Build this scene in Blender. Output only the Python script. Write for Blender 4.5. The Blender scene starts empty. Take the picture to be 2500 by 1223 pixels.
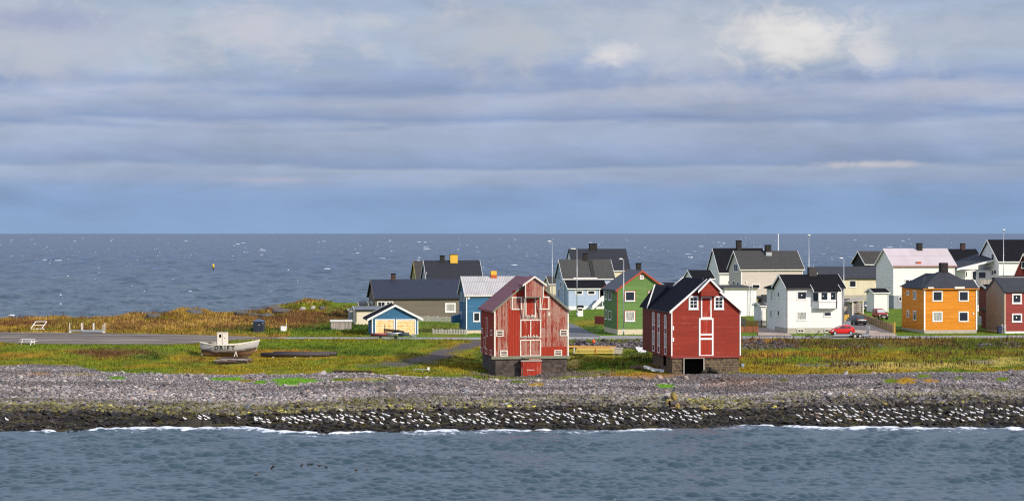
import bpy, math, random
import numpy as np
from mathutils import Vector, Matrix
S = bpy.context.scene
COL = S.collection
R = random.Random(7)
rng = np.random.default_rng(7)
# ---------------------------------------------------------------- camera, sky, sun, exposure
F, CX, HY, H = 5000.0, 1250.0, 568.0, 20.0      # focal length in photo pixels, principal point, camera height (m)
cd = bpy.data.cameras.new('camera'); cam = bpy.data.objects.new('camera', cd); COL.objects.link(cam)
cam.location = (0, 0, H); cam.rotation_euler = (math.radians(90), 0, 0)
cd.sensor_width = 36; cd.lens = 72; cd.shift_y = -0.0174; cd.clip_start = 1; cd.clip_end = 90000
S.camera = cam
S.view_settings.view_transform = 'Standard'; S.view_settings.look = 'None'
S.cycles.use_denoising = False; S.cycles.filter_width = 1.2; S.cycles.sample_clamp_direct = 4; S.cycles.sample_clamp_indirect = 3
S.view_settings.exposure = 0; S.view_settings.gamma = 1
SUN_AZ, SUN_EL = 128.0, 27.0                     # degrees clockwise from +Y
sl = bpy.data.lights.new('sun', 'SUN'); so = bpy.data.objects.new('sun', sl); COL.objects.link(so)
sl.energy = 4.7; sl.angle = math.radians(2.0); sl.color = (1.0, 0.92, 0.80)
_a, _e = math.radians(SUN_AZ), math.radians(SUN_EL)
so.rotation_euler = Vector((math.sin(_a)*math.cos(_e), math.cos(_a)*math.cos(_e), math.sin(_e))).to_track_quat('Z', 'Y').to_euler()
so.location = (120, -60, 90)

class G:
    """small helper round a node tree"""
    def __init__(s, nt): s.nt = nt
    def n(s, t, **k):
        x = s.nt.nodes.new(t)
        for a, b in k.items(): setattr(x, a, b)
        return x
    def put(s, sock, v):
        if isinstance(v, bpy.types.NodeSocket): s.nt.links.new(v, sock)
        elif v is not None:
            if sock.type == 'RGBA' and len(v) == 3: v = (*v, 1)
            sock.default_value = v
    def m(s, op, a, b=None, c=None, clamp=False):
        x = s.n('ShaderNodeMath', operation=op, use_clamp=clamp)
        s.put(x.inputs[0], a)
        if b is not None: s.put(x.inputs[1], b)
        if c is not None: s.put(x.inputs[2], c)
        return x.outputs[0]
    def mix(s, f, a, b, bt='MIX'):
        x = s.n('ShaderNodeMix', data_type='RGBA', blend_type=bt)
        s.put(x.inputs[0], f); s.put(x.inputs[6], a); s.put(x.inputs[7], b)
        return x.outputs[2]
    def xyz(s, v):
        x = s.n('ShaderNodeSeparateXYZ'); s.put(x.inputs[0], v); return x.outputs
    def vec(s, a, b, c):
        x = s.n('ShaderNodeCombineXYZ')
        for i, q in enumerate((a, b, c)): s.put(x.inputs[i], q)
        return x.outputs[0]
    def noise(s, v, sc=1.0, det=3.0, ro=.55, dist=0.0):
        x = s.n('ShaderNodeTexNoise'); s.put(x.inputs['Vector'], v)
        x.inputs['Scale'].default_value = sc; x.inputs['Detail'].default_value = det
        x.inputs['Roughness'].default_value = ro; x.inputs['Distortion'].default_value = dist
        return x.outputs['Fac']
    def wn(s, v):
        x = s.n('ShaderNodeTexWhiteNoise', noise_dimensions='3D'); s.put(x.inputs['Vector'], v); return x.outputs['Value']
    def vmul(s, v, k):
        x = s.n('ShaderNodeVectorMath', operation='MULTIPLY'); s.put(x.inputs[0], v); s.put(x.inputs[1], k); return x.outputs[0]
    def ramp(s, f, stops, interp='LINEAR'):
        x = s.n('ShaderNodeValToRGB'); cr = x.color_ramp; cr.interpolation = interp
        while len(cr.elements) < len(stops): cr.elements.new(1.0)
        for el, (p, c) in zip(cr.elements, stops):
            el.position = p; el.color = (*c, 1) if len(c) == 3 else c
        s.put(x.inputs[0], f); return x.outputs[0]
    def sm(s, v, a, b):
        x = s.n('ShaderNodeMapRange', interpolation_type='SMOOTHSTEP'); s.put(x.inputs[0], v)
        x.inputs[1].default_value = a; x.inputs[2].default_value = b; return x.outputs[0]
    def bump(s, h, st=.5, d=.05, nrm=None):
        x = s.n('ShaderNodeBump'); s.put(x.inputs['Height'], h)
        x.inputs['Strength'].default_value = st; x.inputs['Distance'].default_value = d
        if nrm is not None: s.put(x.inputs['Normal'], nrm)
        return x.outputs[0]
    def hsv(s, c, v):
        x = s.n('ShaderNodeHueSaturation'); s.put(x.inputs['Color'], c); s.put(x.inputs['Value'], v); return x.outputs[0]

# world: Nishita sky almost wholly covered by layered stratus
W = bpy.data.worlds.new('World'); S.world = W; W.use_nodes = True
g = G(W.node_tree); bg = W.node_tree.nodes['Background']; bg.inputs[1].default_value = 0.1
sky = g.n('ShaderNodeTexSky', sky_type='NISHITA'); sky.sun_disc = False
sky.sun_elevation = _e; sky.sun_rotation = _a; sky.air_density = 1.2; sky.dust_density = 1.0; sky.ozone_density = 2.0
tc = g.n('ShaderNodeTexCoord'); dx, dy, dz = g.xyz(tc.outputs['Generated'])
el = g.m('MULTIPLY', g.m('ARCSINE', dz), 180/math.pi)
az = g.m('MULTIPLY', g.m('ARCTAN2', dx, dy), 180/math.pi)
def sky_el(py): return math.degrees(math.atan((HY-py)/F))
def sky_az(px): return math.degrees(math.atan((px-CX)/F))
def skynoise(fa, fe, seed, det=4, ro=.55, dist=0.0):
    return g.noise(g.vec(g.m('MULTIPLY', az, fa), g.m('MULTIPLY', el, fe), seed), 1.0, det, ro, dist)
wa = skynoise(.10, .45, 3.1); wb = skynoise(.20, 1.0, 9.7, 4, .55); wc = skynoise(.07, .35, 31.0); wd_ = skynoise(.42, 1.7, 14.2, 5, .6)
amp = g.m('ADD', g.m('MULTIPLY', el, .20), .10)
def warped(n1, n2, k1, k2, off):
    e_ = g.m('ADD', el, g.m('MULTIPLY', g.m('SUBTRACT', n1, .5), g.m('MULTIPLY', amp, k1)))
    e_ = g.m('ADD', e_, g.m('MULTIPLY', g.m('SUBTRACT', n2, .5), g.m('MULTIPLY', amp, k2)))
    e_ = g.m('ADD', e_, g.m('MULTIPLY', g.m('SUBTRACT', wd_, .5), g.m('MULTIPLY', amp, .34)))
    return g.m('ADD', e_, g.m('MULTIPLY', amp, off))
e2 = warped(wa, wb, 1.3, .5, 0.0); e3 = warped(wc, wb, 1.3, .6, .30)
EMAX = 9.2
stops = [(575, (0.219, 0.389, 0.635)), (540, (0.209, 0.374, 0.621)), (490, (0.206, 0.348, 0.591)), (452, (0.242, 0.369, 0.581)), (434, (0.312, 0.405, 0.588)), (414, (0.332, 0.422, 0.588)), (403, (0.362, 0.45, 0.603)), (394, (0.229, 0.335, 0.537)), (362, (0.293, 0.392, 0.586)), (338, (0.345, 0.425, 0.59)), (318, (0.338, 0.418, 0.585)), (303, (0.372, 0.447, 0.6)), (288, (0.229, 0.322, 0.532)), (250, (0.37, 0.44, 0.595)), (224, (0.405, 0.468, 0.61)), (202, (0.229, 0.324, 0.537)), (176, (0.293, 0.382, 0.581)), (130, (0.4, 0.48, 0.601)), (60, (0.419, 0.497, 0.601)), (-10, (0.349, 0.429, 0.571)), (-110, (0.391, 0.485, 0.611)), (-220, (0.391, 0.5, 0.65))]
RS_ = [(max(0, sky_el(p)/EMAX), c) for p, c in stops]
col = g.mix(g.sm(skynoise(.13, .8, 44.0, 4), .42, .60), g.ramp(g.m('DIVIDE', e2, EMAX), RS_), g.ramp(g.m('DIVIDE', e3, EMAX), RS_))
flatc = g.ramp(g.m('DIVIDE', el, EMAX), [(0, (.228, .375, .635)), (.14, (.24, .355, .605)), (.24, (.315, .395, .60)), (.45, (.355, .42, .60)), (.62, (.41, .46, .61)), (1, (.40, .465, .64))])
col = g.mix(g.m('MULTIPLY', g.sm(skynoise(.16, 1.1, 60.0, 3), .42, .66), .22), col, flatc)
nb = g.noise(g.vec(g.m('MULTIPLY', az, .26), g.m('MULTIPLY', el, .9), 21.3), 1.0, 7, .60, .3)
col = g.hsv(col, g.m('ADD', .66, g.m('MULTIPLY', nb, .68)))
# thin puffs in the upper part and sunlit gaps
pf = g.noise(g.vec(g.m('MULTIPLY', az, .5), g.m('MULTIPLY', el, .95), 5.5), 1.0, 6, .6, .5)
col = g.mix(g.m('MULTIPLY', g.sm(pf, .50, .74), g.m('MULTIPLY', g.sm(el, 3.4, 5.2), .55)), col, (.60, .61, .64))
puff = g.noise(g.vec(g.m('MULTIPLY', az, .9), g.m('MULTIPLY', el, 1.5), 1.7), 1.0, 6, .62, .4)
def blob(px, py, rx, ry, c, k):
    global col
    u = g.m('DIVIDE', g.m('SUBTRACT', az, sky_az(px)), math.degrees(rx/F))
    v = g.m('DIVIDE', g.m('SUBTRACT', el, sky_el(py)), math.degrees(ry/F))
    d = g.m('SQRT', g.m('ADD', g.m('MULTIPLY', u, u), g.m('MULTIPLY', v, v)))
    d = g.m('ADD', d, g.m('MULTIPLY', g.m('SUBTRACT', puff, .5), 2.7))
    f = g.m('MULTIPLY', g.m('SUBTRACT', 1.0, g.sm(d, .0, 1.5)), k)
    col = g.mix(f, col, c)
for b in [(1750, 95, 430, 85, (.52, .56, .63), .75), (1930, 92, 190, 66, (.72, .71, .69), .95), (1990, 80, 120, 42, (.84, .83, .79), .7), (1890, 108, 80, 30, (.80, .79, .77), .6), (1500, 138, 60, 30, (.76, .74, .74), .85), (2125, 138, 60, 42, (.74, .73, .72), .8),
          (640, 82, 150, 62, (.60, .60, .66), .8), (60, 130, 170, 60, (.52, .53, .58), .7), (250, 95, 200, 50, (.46, .50, .60), .6), (1230, 90, 170, 90, (.50, .52, .56), .7),
          (900, 52, 70, 22, (.60, .61, .63), .6), (2300, 90, 200, 60, (.46, .52, .63), .5), (2120, 404, 130, 9, (.62, .60, .63), .8), (650, 440, 120, 8, (.45, .48, .62), .6),
          (1650, 225, 230, 26, (.50, .53, .62), .6), (2350, 225, 200, 30, (.50, .52, .61), .6), (160, 195, 170, 28, (.49, .51, .60), .5), (120, 60, 180, 34, (.335, .375, .55), .8)]:
    blob(*b)
hz = g.m('SUBTRACT', 1.0, g.sm(el, 0, 1.6)); col = g.mix(g.m('MULTIPLY', hz, .40), col, (.285, .40, .60))
col = g.mix(g.sm(el, 8.5, 26), col, (.63, .73, .95))      # thinner, brighter cloud overhead
cloud = g.mix(1.0, col, (10.15, 10.0, 10.3), 'MULTIPLY')
fin = g.mix(.90, sky.outputs[0], cloud)
g.put(bg.inputs[0], fin)
W.node_tree.links.new(bg.outputs[0], W.node_tree.nodes['World Output'].inputs[0])

# ---------------------------------------------------------------- mesh and object helpers
def prop(o, label=None, cat=None, group=None, kind=None):
    if label: o['label'] = label
    if cat: o['category'] = cat
    if group: o['group'] = group
    if kind: o['kind'] = kind
    return o
def empty(name, loc, rz=0, **k):
    o = bpy.data.objects.new(name, None); COL.objects.link(o); o.location = loc; o.rotation_euler = (0, 0, rz)
    o.empty_display_size = .3
    return prop(o, **k)
def np_mesh(name, V, Fc, mats, col=None, smooth=False, parent=None, fm=None):
    me = bpy.data.meshes.new(name); V = np.asarray(V, np.float32); Fc = np.asarray(Fc, np.int32); k = Fc.shape[1]
    me.vertices.add(len(V)); me.vertices.foreach_set('co', V.ravel())
    me.loops.add(Fc.size); me.loops.foreach_set('vertex_index', Fc.ravel())
    me.polygons.add(len(Fc)); me.polygons.foreach_set('loop_start', np.arange(len(Fc), dtype=np.int32)*k)
    if fm is not None: me.polygons.foreach_set('material_index', np.asarray(fm, np.int32))
    me.polygons.foreach_set('use_smooth', np.full(len(Fc), smooth, bool))
    if col is not None:
        for an, c in col.items():
            if c.ndim == 1:
                me.attributes.new(an, 'FLOAT', 'POINT').data.foreach_set('value', np.asarray(c, np.float32))
            else:
                c4 = np.ones((len(V), 4), np.float32); c4[:, :3] = c
                me.color_attributes.new(an, 'FLOAT_COLOR', 'POINT').data.foreach_set('color', c4.ravel())
    me.update(calc_edges=True)
    for m_ in (mats if isinstance(mats, (list, tuple)) else [mats]): me.materials.append(m_)
    o = bpy.data.objects.new(name, me); COL.objects.link(o)
    if parent: o.parent = parent
    return o
class MB:
    """collects faces, builds one mesh"""
    def __init__(s): s.v = []; s.f = []; s.mi = []; s.cur = 0
    def add(s, vs, fs):
        b = len(s.v); s.v += [tuple(p) for p in vs]; s.f += [tuple(b+i for i in f) for f in fs]; s.mi += [s.cur]*len(fs); return s
    def box(s, x0, x1, y0, y1, z0, z1, M=None):
        x0, x1 = min(x0, x1), max(x0, x1); y0, y1 = min(y0, y1), max(y0, y1); z0, z1 = min(z0, z1), max(z0, z1)
        vs = [(x, y, z) for z in (z0, z1) for x, y in ((x0, y0), (x1, y0), (x1, y1), (x0, y1))]
        if M is not None: vs = [M @ Vector(p) for p in vs]
        return s.add(vs, [(3, 2, 1, 0), (4, 5, 6, 7), (0, 1, 5, 4), (1, 2, 6, 5), (2, 3, 7, 6), (3, 0, 4, 7)])
    def prism(s, prof, axis, t0, t1):
        """profile (a,b) in the plane across axis: 'x' -> (y,z), 'y' -> (x,z), 'z' -> (x,y)"""
        n = len(prof)
        mp = {'x': lambda a, b, t: (t, a, b), 'y': lambda a, b, t: (a, t, b), 'z': lambda a, b, t: (a, b, t)}[axis]
        ar = sum(prof[i][0]*prof[(i+1) % n][1]-prof[(i+1) % n][0]*prof[i][1] for i in range(n))
        if (ar < 0) != (axis == 'y'): prof = prof[::-1]
        vs = [mp(a, b, t0) for a, b in prof]+[mp(a, b, t1) for a, b in prof]
        fs = [tuple(range(n))[::-1], tuple(range(n, 2*n))]+[(i, (i+1) % n, n+(i+1) % n, n+i) for i in range(n)]
        return s.add(vs, fs)
    def tube(s, p0, p1, r0, r1=None, seg=8, cap=True):
        r1 = r0 if r1 is None else r1
        p0, p1 = Vector(p0), Vector(p1); d = (p1-p0).normalized()
        a = d.orthogonal().normalized(); b = d.cross(a)
        vs = []
        for p, r in ((p0, r0), (p1, r1)):
            for i in range(seg):
                t = 2*math.pi*i/seg; vs.append(p+(a*math.cos(t)+b*math.sin(t))*r)
        fs = [(i, (i+1) % seg, seg+(i+1) % seg, seg+i) for i in range(seg)]
        if cap: fs += [tuple(range(seg))[::-1], tuple(range(seg, 2*seg))]
        return s.add(vs, fs)
    def bar(s, p0, p1, w, h=None):
        h = h or w; p0, p1 = Vector(p0), Vector(p1); d = (p1-p0).normalized()
        up = Vector((0, 0, 1)) if abs(d.z) < .95 else Vector((0, 1, 0))
        a = d.cross(up).normalized(); b = a.cross(d).normalized()
        vs = [p+a*(i*w/2)+b*(j*h/2) for p in (p0, p1) for i, j in ((-1, -1), (1, -1), (1, 1), (-1, 1))]
        return s.add(vs, [(3, 2, 1, 0), (4, 5, 6, 7), (0, 1, 5, 4), (1, 2, 6, 5), (2, 3, 7, 6), (3, 0, 4, 7)])
    def loft(s, rings, close=True, caps=True):
        n = len(rings[0]); b = [p for r in rings for p in r]; fs = []
        for i in range(len(rings)-1):
            for j in range(n if close else n-1):
                k = (j+1) % n; fs.append((i*n+j, i*n+k, (i+1)*n+k, (i+1)*n+j))
        if caps: fs += [tuple(range(n))[::-1], tuple(range((len(rings)-1)*n, len(rings)*n))]
        return s.add(b, fs)
    def build(s, name, mats, parent=None, smooth=False, bev=0, **k):
        me = bpy.data.meshes.new(name); me.from_pydata(s.v, [], s.f)
        for m_ in (mats if isinstance(mats, (list, tuple)) else [mats]): me.materials.append(m_)
        me.polygons.foreach_set('material_index', s.mi); me.polygons.foreach_set('use_smooth', [smooth]*len(s.f)); me.update()
        o = bpy.data.objects.new(name, me); COL.objects.link(o)
        if parent: o.parent = parent
        if bev:
            md = o.modifiers.new('bevel', 'BEVEL'); md.width = bev; md.segments = 2; md.limit_method = 'ANGLE'
        return prop(o, **k)
def copy_tree(o, parent=None):
    c = o.copy(); COL.objects.link(c)
    if parent: c.parent = parent
    for ch in list(o.children): copy_tree(ch, c)
    return c
# smooth lattice noise for the ground
_P = np.random.default_rng(11).random((256, 256))
def vn(x, y):
    xi = np.floor(x).astype(int); yi = np.floor(y).astype(int); fx = x-xi; fy = y-yi
    fx = fx*fx*(3-2*fx); fy = fy*fy*(3-2*fy)
    p = lambda a, b: _P[a & 255, b & 255]
    return (p(xi, yi)*(1-fx)+p(xi+1, yi)*fx)*(1-fy)+(p(xi, yi+1)*(1-fx)+p(xi+1, yi+1)*fx)*fy
def fbm(x, y, o=4):
    t = 0; a = .5; n = 0
    for i in range(o): t = t+a*vn(x+17.3*i, y+5.1*i); n += a; a *= .5; x = x*2.03; y = y*2.03
    return t/n
# ---------------------------------------------------------------- materials
def new_mat(name, rough=.6, spec=.4):
    m = bpy.data.materials.new(name); m.use_nodes = True; q = G(m.node_tree); q.b = m.node_tree.nodes['Principled BSDF']
    q.b.inputs['Roughness'].default_value = rough; q.b.inputs['Specular IOR Level'].default_value = spec
    q.co = q.n('ShaderNodeTexCoord').outputs['Object']
    return m, q
def plain(name, c, rough=.6, var=.12, sc=3.0, metal=0, spec=.4):
    m, q = new_mat(name, rough, spec); q.b.inputs['Metallic'].default_value = metal
    n = q.noise(q.co, sc, 4)
    q.put(q.b.inputs['Base Color'], q.hsv(c, q.m('ADD', 1-var, q.m('MULTIPLY', n, 2*var))))
    return m
def boards(name, c, width=.16, vert=False, var=.10, groove=.62, wear=0.0, wearc=(.5, .45, .4), rough=.65, dirt=.12):
    """painted timber cladding: every board its own shade, open joints, a little dirt and wear"""
    m, q = new_mat(name, rough, .3); x, y, z = q.xyz(q.co)
    t = q.m('DIVIDE', q.m('ADD', x, q.m('MULTIPLY', y, 1.0)) if vert else z, width)
    k = q.m('FLOOR', t); fr = q.m('FRACT', t)
    seg = q.m('FLOOR', q.m('ADD', q.m('MULTIPLY', q.m('ADD', x, y), .28), q.m('MULTIPLY', k, .37))) if not vert else q.m('FLOOR', q.m('MULTIPLY', z, .4))
    rnd = q.wn(q.vec(k, seg, 1.0))
    big = q.noise(q.co, .6, 4)
    val = q.m('ADD', q.m('MULTIPLY', q.m('SUBTRACT', rnd, .5), 2*var), q.m('ADD', 1-dirt*.5, q.m('MULTIPLY', big, dirt)))
    cc = q.hsv(c, val)
    sk = q.noise(q.vmul(q.co, (2.6, 2.6, .30)), 1.0, 4, .6); cc = q.hsv(cc, q.m('ADD', .91, q.m('MULTIPLY', sk, .18)))
    if wear:
        st = q.noise(q.vmul(q.co, (9, 9, .9) if vert else (.9, .9, 9)), 1.0, 5, .65)
        f = q.sm(q.m('ADD', st, q.m('MULTIPLY', q.m('SUBTRACT', rnd, .5), .25)), .68-wear*.4, .76-wear*.3)
        cc = q.mix(q.m('MULTIPLY', f, .85), cc, wearc)
    gap = q.m('LESS_THAN', fr, .10)
    cc = q.mix(q.m('MULTIPLY', gap, 1-groove), cc, (0, 0, 0))
    q.put(q.b.inputs['Base Color'], cc)
    q.put(q.b.inputs['Normal'], q.bump(q.m('ADD', fr if not vert else q.sm(fr, 0, .15), q.m('MULTIPLY', rnd, .3)), .6, .03))
    return m
def tiles(name, c, w=.30, h=.36, rough=.45, var=.25, lines=.55):
    """roof of pressed tiles: rows along the slope and ribs down it"""
    m, q = new_mat(name, rough, .4); x, y, z = q.xyz(q.co)
    a = q.m('DIVIDE', q.m('ADD', x, 0), w); b = q.m('DIVIDE', z, h*.7)
    rnd = q.wn(q.vec(q.m('FLOOR', a), q.m('FLOOR', b), 0))
    n = q.noise(q.co, .8, 4)
    val = q.m('ADD', 1-var, q.m('ADD', q.m('MULTIPLY', rnd, var*.7), q.m('MULTIPLY', n, var*1.3)))
    gap = q.m('MAXIMUM', q.m('LESS_THAN', q.m('FRACT', b), .2), q.m('MULTIPLY', q.m('LESS_THAN', q.m('FRACT', a), .18), .5))
    cc = q.mix(q.m('MULTIPLY', gap, lines), q.hsv(c, val), (c[0]*.3, c[1]*.3, c[2]*.3))
    q.put(q.b.inputs['Base Color'], cc)
    hgt = q.m('ADD', q.m('FRACT', b), q.m('MULTIPLY', q.m('SINE', q.m('MULTIPLY', a, 6.283)), .4))
    q.put(q.b.inputs['Normal'], q.bump(hgt, .5, .05))
    return m
def felt(name, c, rough=.85, var=.3, spec=.18):
    m, q = new_mat(name, rough, spec); x, y, z = q.xyz(q.co)
    n = q.noise(q.vmul(q.co, (.7, .7, 1.4)), 1.0, 5, .6); f = q.noise(q.co, 14, 2)
    lap = q.m('LESS_THAN', q.m('FRACT', q.m('DIVIDE', z, .62)), .05)
    sk = q.noise(q.vmul(q.co, (2.2, 2.2, .35)), 1.0, 5, .65)
    cc = q.hsv(c, q.m('ADD', 1-var, q.m('ADD', q.m('MULTIPLY', n, var*1.2), q.m('ADD', q.m('MULTIPLY', f, var*.4), q.m('MULTIPLY', q.m('SUBTRACT', sk, .3), var*1.6)))))
    q.put(q.b.inputs['Base Color'], q.mix(q.m('MULTIPLY', lap, .35), cc, (0, 0, 0)))
    q.put(q.b.inputs['Normal'], q.bump(f, .25, .01))
    return m
def corrugated(name, c, c2, axis='x', rough=.5, pitch=.24, rust=None, row=1.6, metal=0.0):
    m, q = new_mat(name, rough, .45); q.b.inputs['Metallic'].default_value = metal
    x, y, z = q.xyz(q.co); u = x if axis == 'x' else y
    t = q.m('DIVIDE', u, pitch); w = q.m('SINE', q.m('MULTIPLY', t, 6.283))
    sheet = q.wn(q.vec(q.m('FLOOR', q.m('DIVIDE', u, pitch*4)), q.m('FLOOR', q.m('DIVIDE', z, row)), 2))
    n = q.noise(q.vmul(q.co, (2.5, 2.5, .5)), 1.0, 5, .6)
    cc = q.mix(q.m('ADD', q.m('MULTIPLY', sheet, .5), q.m('MULTIPLY', n, .5)), c, c2)
    if rust: cc = q.mix(q.m('MULTIPLY', q.sm(q.noise(q.vmul(q.co, (3, 3, .8)), 1.0, 5, .65), .60, .72), .8), cc, rust)
    lap = q.m('MAXIMUM', q.m('LESS_THAN', q.m('FRACT', q.m('DIVIDE', z, row)), .035), q.m('MULTIPLY', q.m('LESS_THAN', w, -.72), .5))
    cc = q.mix(q.m('MULTIPLY', lap, .45), cc, (c[0]*.25, c[1]*.25, c[2]*.25))
    q.put(q.b.inputs['Base Color'], cc)
    q.put(q.b.inputs['Normal'], q.bump(w, .7, .03))
    return m
def masonry(name, c, c2, mortar, sx=.55, sz=.27, rough=.85, mw=.09):
    m, q = new_mat(name, rough, .2); x, y, z = q.xyz(q.co)
    wob = q.noise(q.co, 1.2, 2)
    rowz = q.m('ADD', q.m('DIVIDE', z, sz), q.m('MULTIPLY', wob, .5)); r = q.m('FLOOR', rowz)
    a = q.m('ADD', q.m('DIVIDE', q.m('ADD', x, y), sx), q.m('MULTIPLY', q.wn(q.vec(r, 3, 3)), 5)); a = q.m('ADD', a, q.m('MULTIPLY', q.noise(q.co, 2.3, 2), .7))
    rnd = q.wn(q.vec(q.m('FLOOR', a), r, 7)); n = q.noise(q.co, 9, 4)
    cc = q.hsv(q.mix(rnd, c, c2), q.m('ADD', .6, q.m('MULTIPLY', n, .8)))
    gap = q.m('MAXIMUM', q.m('LESS_THAN', q.m('FRACT', rowz), mw*1.6), q.m('LESS_THAN', q.m('FRACT', a), mw))
    q.put(q.b.inputs['Base Color'], q.mix(q.m('MULTIPLY', gap, .8), cc, mortar))
    q.put(q.b.inputs['Normal'], q.bump(q.m('ADD', q.m('MULTIPLY', gap, -1), q.m('MULTIPLY', n, .5)), .7, .04))
    return m
def attr_mat(name, rough=.85, var=.5, sc=6.0, spec=.2, transl=False, bump=0):
    m, q = new_mat(name, rough, spec)
    a = q.n('ShaderNodeAttribute'); a.attribute_name = 'col'
    n = q.noise(q.co, sc, 4, .6); n2 = q.noise(q.co, sc*.17, 3)
    val = q.m('ADD', 1-var, q.m('ADD', q.m('MULTIPLY', n, var*1.4), q.m('MULTIPLY', n2, var*.6)))
    q.put(q.b.inputs['Base Color'], q.hsv(a.outputs['Color'], val))
    if bump: q.put(q.b.inputs['Normal'], q.bump(n, bump, .08))
    return m
WHITE = (.84, .81, .77)
M = {}
M['white'] = plain('white_paint', WHITE, .55, .06)
M['oldwhite'] = plain('weathered_white_paint', (.74, .68, .58), .7, .32, 6)
M['wall_white'] = boards('white_boarding', (.86, .835, .80), .18, var=.03, groove=.85, dirt=.07)
M['wall_white_v'] = boards('white_upright_boarding', (.84, .80, .72), .22, True, .05, .8)
M['wall_cream'] = boards('cream_upright_boarding', (.72, .63, .45), .22, True, .05, .72)
M['wall_beige'] = boards('beige_boarding', (.62, .54, .47), .2, var=.04, groove=.8)
M['wall_orange'] = boards('orange_boarding', (.70, .25, .016), .17, var=.10, groove=.7, wear=.08, wearc=(.85, .48, .16))
M['wall_green'] = boards('green_boarding', (.135, .24, .062), .17, var=.09, groove=.7, wear=.12, wearc=(.22, .31, .13))
M['wall_red'] = boards('red_boarding', (.285, .033, .017), .17, var=.10, groove=.62, wear=.06, wearc=(.36, .11, .08))
M['wall_red_dull'] = boards('dull_red_boarding', (.30, .05, .042), .18, var=.08, groove=.66)
M['wall_darkred'] = boards('dark_red_boarding', (.16, .022, .018), .18, var=.08, groove=.66)
M['wall_blue'] = boards('blue_boarding', (.045, .15, .27), .18, var=.09, groove=.7, wear=.09, wearc=(.16, .28, .37))
M['wall_paleblue'] = boards('pale_blue_boarding', (.42, .50, .65), .3, var=.03, groove=.85)
M['wall_brown'] = boards('grey_brown_boarding', (.175, .145, .112), .2, var=.09, groove=.7)
M['wall_black'] = boards('brown_black_boarding', (.035, .028, .024), .2, True, .1)
M['wall_ochre'] = boards('ochre_boarding', (.50, .42, .10), .2, var=.09)
M['wall_grey'] = boards('grey_boarding', (.42, .42, .42), .2, var=.07, wear=.1)
M['plank_grey'] = boards('bare_grey_planks', (.36, .31, .27), .16, True, .28, .4, .1, (.22, .19, .17))
M['render'] = plain('grey_cement_render', (.30, .27, .225), .9, .22, 1.6)
M['render_white'] = plain('white_cement_render', (.85, .83, .80), .85, .08, 1.0)
M['concrete'] = plain('concrete', (.42, .38, .32), .9, .28, 2.2)
M['concrete_cream'] = plain('cream_concrete', (.62, .54, .38), .9, .15, 2.0)
M['concrete_grey'] = plain('grey_concrete', (.30, .32, .35), .9, .2, 2.0)
M['stone'] = masonry('dark_rubble_stone', (.045, .034, .031), (.115, .09, .078), (.105, .08, .066), .5, .28)
M['stone2'] = masonry('mortared_rubble_stone', (.045, .033, .033), (.125, .095, .070), (.30, .215, .085), .75, .32, mw=.10)
M['trim_red'] = plain('red_trim_paint', (.36, .06, .03), .6, .12)
M['trim_black'] = plain('black_trim', (.02, .02, .022), .6, .2)
M['green_trim'] = plain('grey_green_trim', (.20, .20, .14), .75, .3)
M['redpaint'] = boards('fresh_red_planks', (.36, .030, .010), .2, True, .10, .6, .05, (.5, .25, .18))
M['reddoor'] = boards('red_plank_door', (.35, .028, .012), .17, True, .14, .5, .10, (.45, .2, .15))
M['glass'] = plain('window_glass', (.018, .022, .028), .08, .4, 1.5, spec=.6)
M['curtain'] = boards('curtained_glass', (.42, .42, .38), .12, True, .25, .5, rough=.2)
M['slats'] = boards('dark_louvre', (.10, .03, .02), .14, var=.3, groove=.2)
M['r_tile'] = tiles('blue_black_tiles', (.024, .029, .050)); M['r_dark'] = tiles('charcoal_tiles', (.022, .022, .028))
M['r_black'] = felt('black_roofing', (.011, .011, .014), .95, .38, .08); M['r_felt'] = felt('grey_felt_roofing', (.055, .054, .053)); M['r_slate'] = felt('slate_felt_roofing', (.042, .045, .054), .8, .38)
M['r_navy'] = felt('navy_black_roofing', (.009, .011, .019), .9, .25, .10); M['r_greytile'] = tiles('grey_shingles', (.058, .057, .053), .3, .3, .8, .3, .4)
M['r_brown'] = felt('brown_grey_roofing', (.055, .050, .045))
M['r_redmetal'] = corrugated('faded_red_corrugated_iron', (.25, .048, .050), (.32, .088, .090), 'y', .55, .26, (.20, .045, .03), 1.55)
M['r_grey'] = corrugated('grey_corrugated_iron', (.38, .36, .35), (.52, .50, .50), 'x', .5, .26, None, 1.5)
M['r_pink'] = corrugated('pale_pink_corrugated_iron', (.52, .43, .44), (.62, .54, .55), 'x', .5, .26, None, 1.55)
M['r_sheet'] = corrugated('dark_corrugated_iron', (.08, .09, .10), (.15, .16, .18), 'x', .45, .3, None, 3.0)
M['r_light'] = corrugated('pale_corrugated_sheet', (.5, .5, .55), (.66, .66, .7), 'x', .4, .3, None, 3.0)
M['brick'] = masonry('black_brick', (.020, .018, .017), (.05, .042, .038), (.06, .055, .05), .25, .1)
M['brick_brown'] = masonry('brown_brick', (.05, .03, .027), (.10, .06, .05), (.1, .08, .07), .25, .1)
M['chim_yellow'] = plain('yellow_painted_brick', (.72, .42, .05), .8, .25, 5); M['chim_rust'] = plain('rusty_brick_base', (.45, .10, .03), .9, .35, 6)
M['steel'] = plain('galvanised_steel', (.44, .46, .47), .45, .15, 4, .6)
M['dark'] = plain('dark_opening', (.0015, .0013, .0013), 1.0, .2, spec=0)  # near-black colour; on flat opening panels it stands in for unlit depth
M['rust'] = plain('rusty_iron', (.060, .036, .028), .85, .5, 7); M['pipe'] = plain('dark_rusty_pipe', (.055, .042, .042), .7, .4, 2.5)
M['black'] = plain('black_rubber', (.012, .012, .012), .8, .3)
M['timber'] = plain('new_yellow_timber', (.72, .50, .12), .7, .22, 6); M['timber_o'] = plain('orange_brown_timber', (.50, .25, .06), .75, .3, 5)
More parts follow.
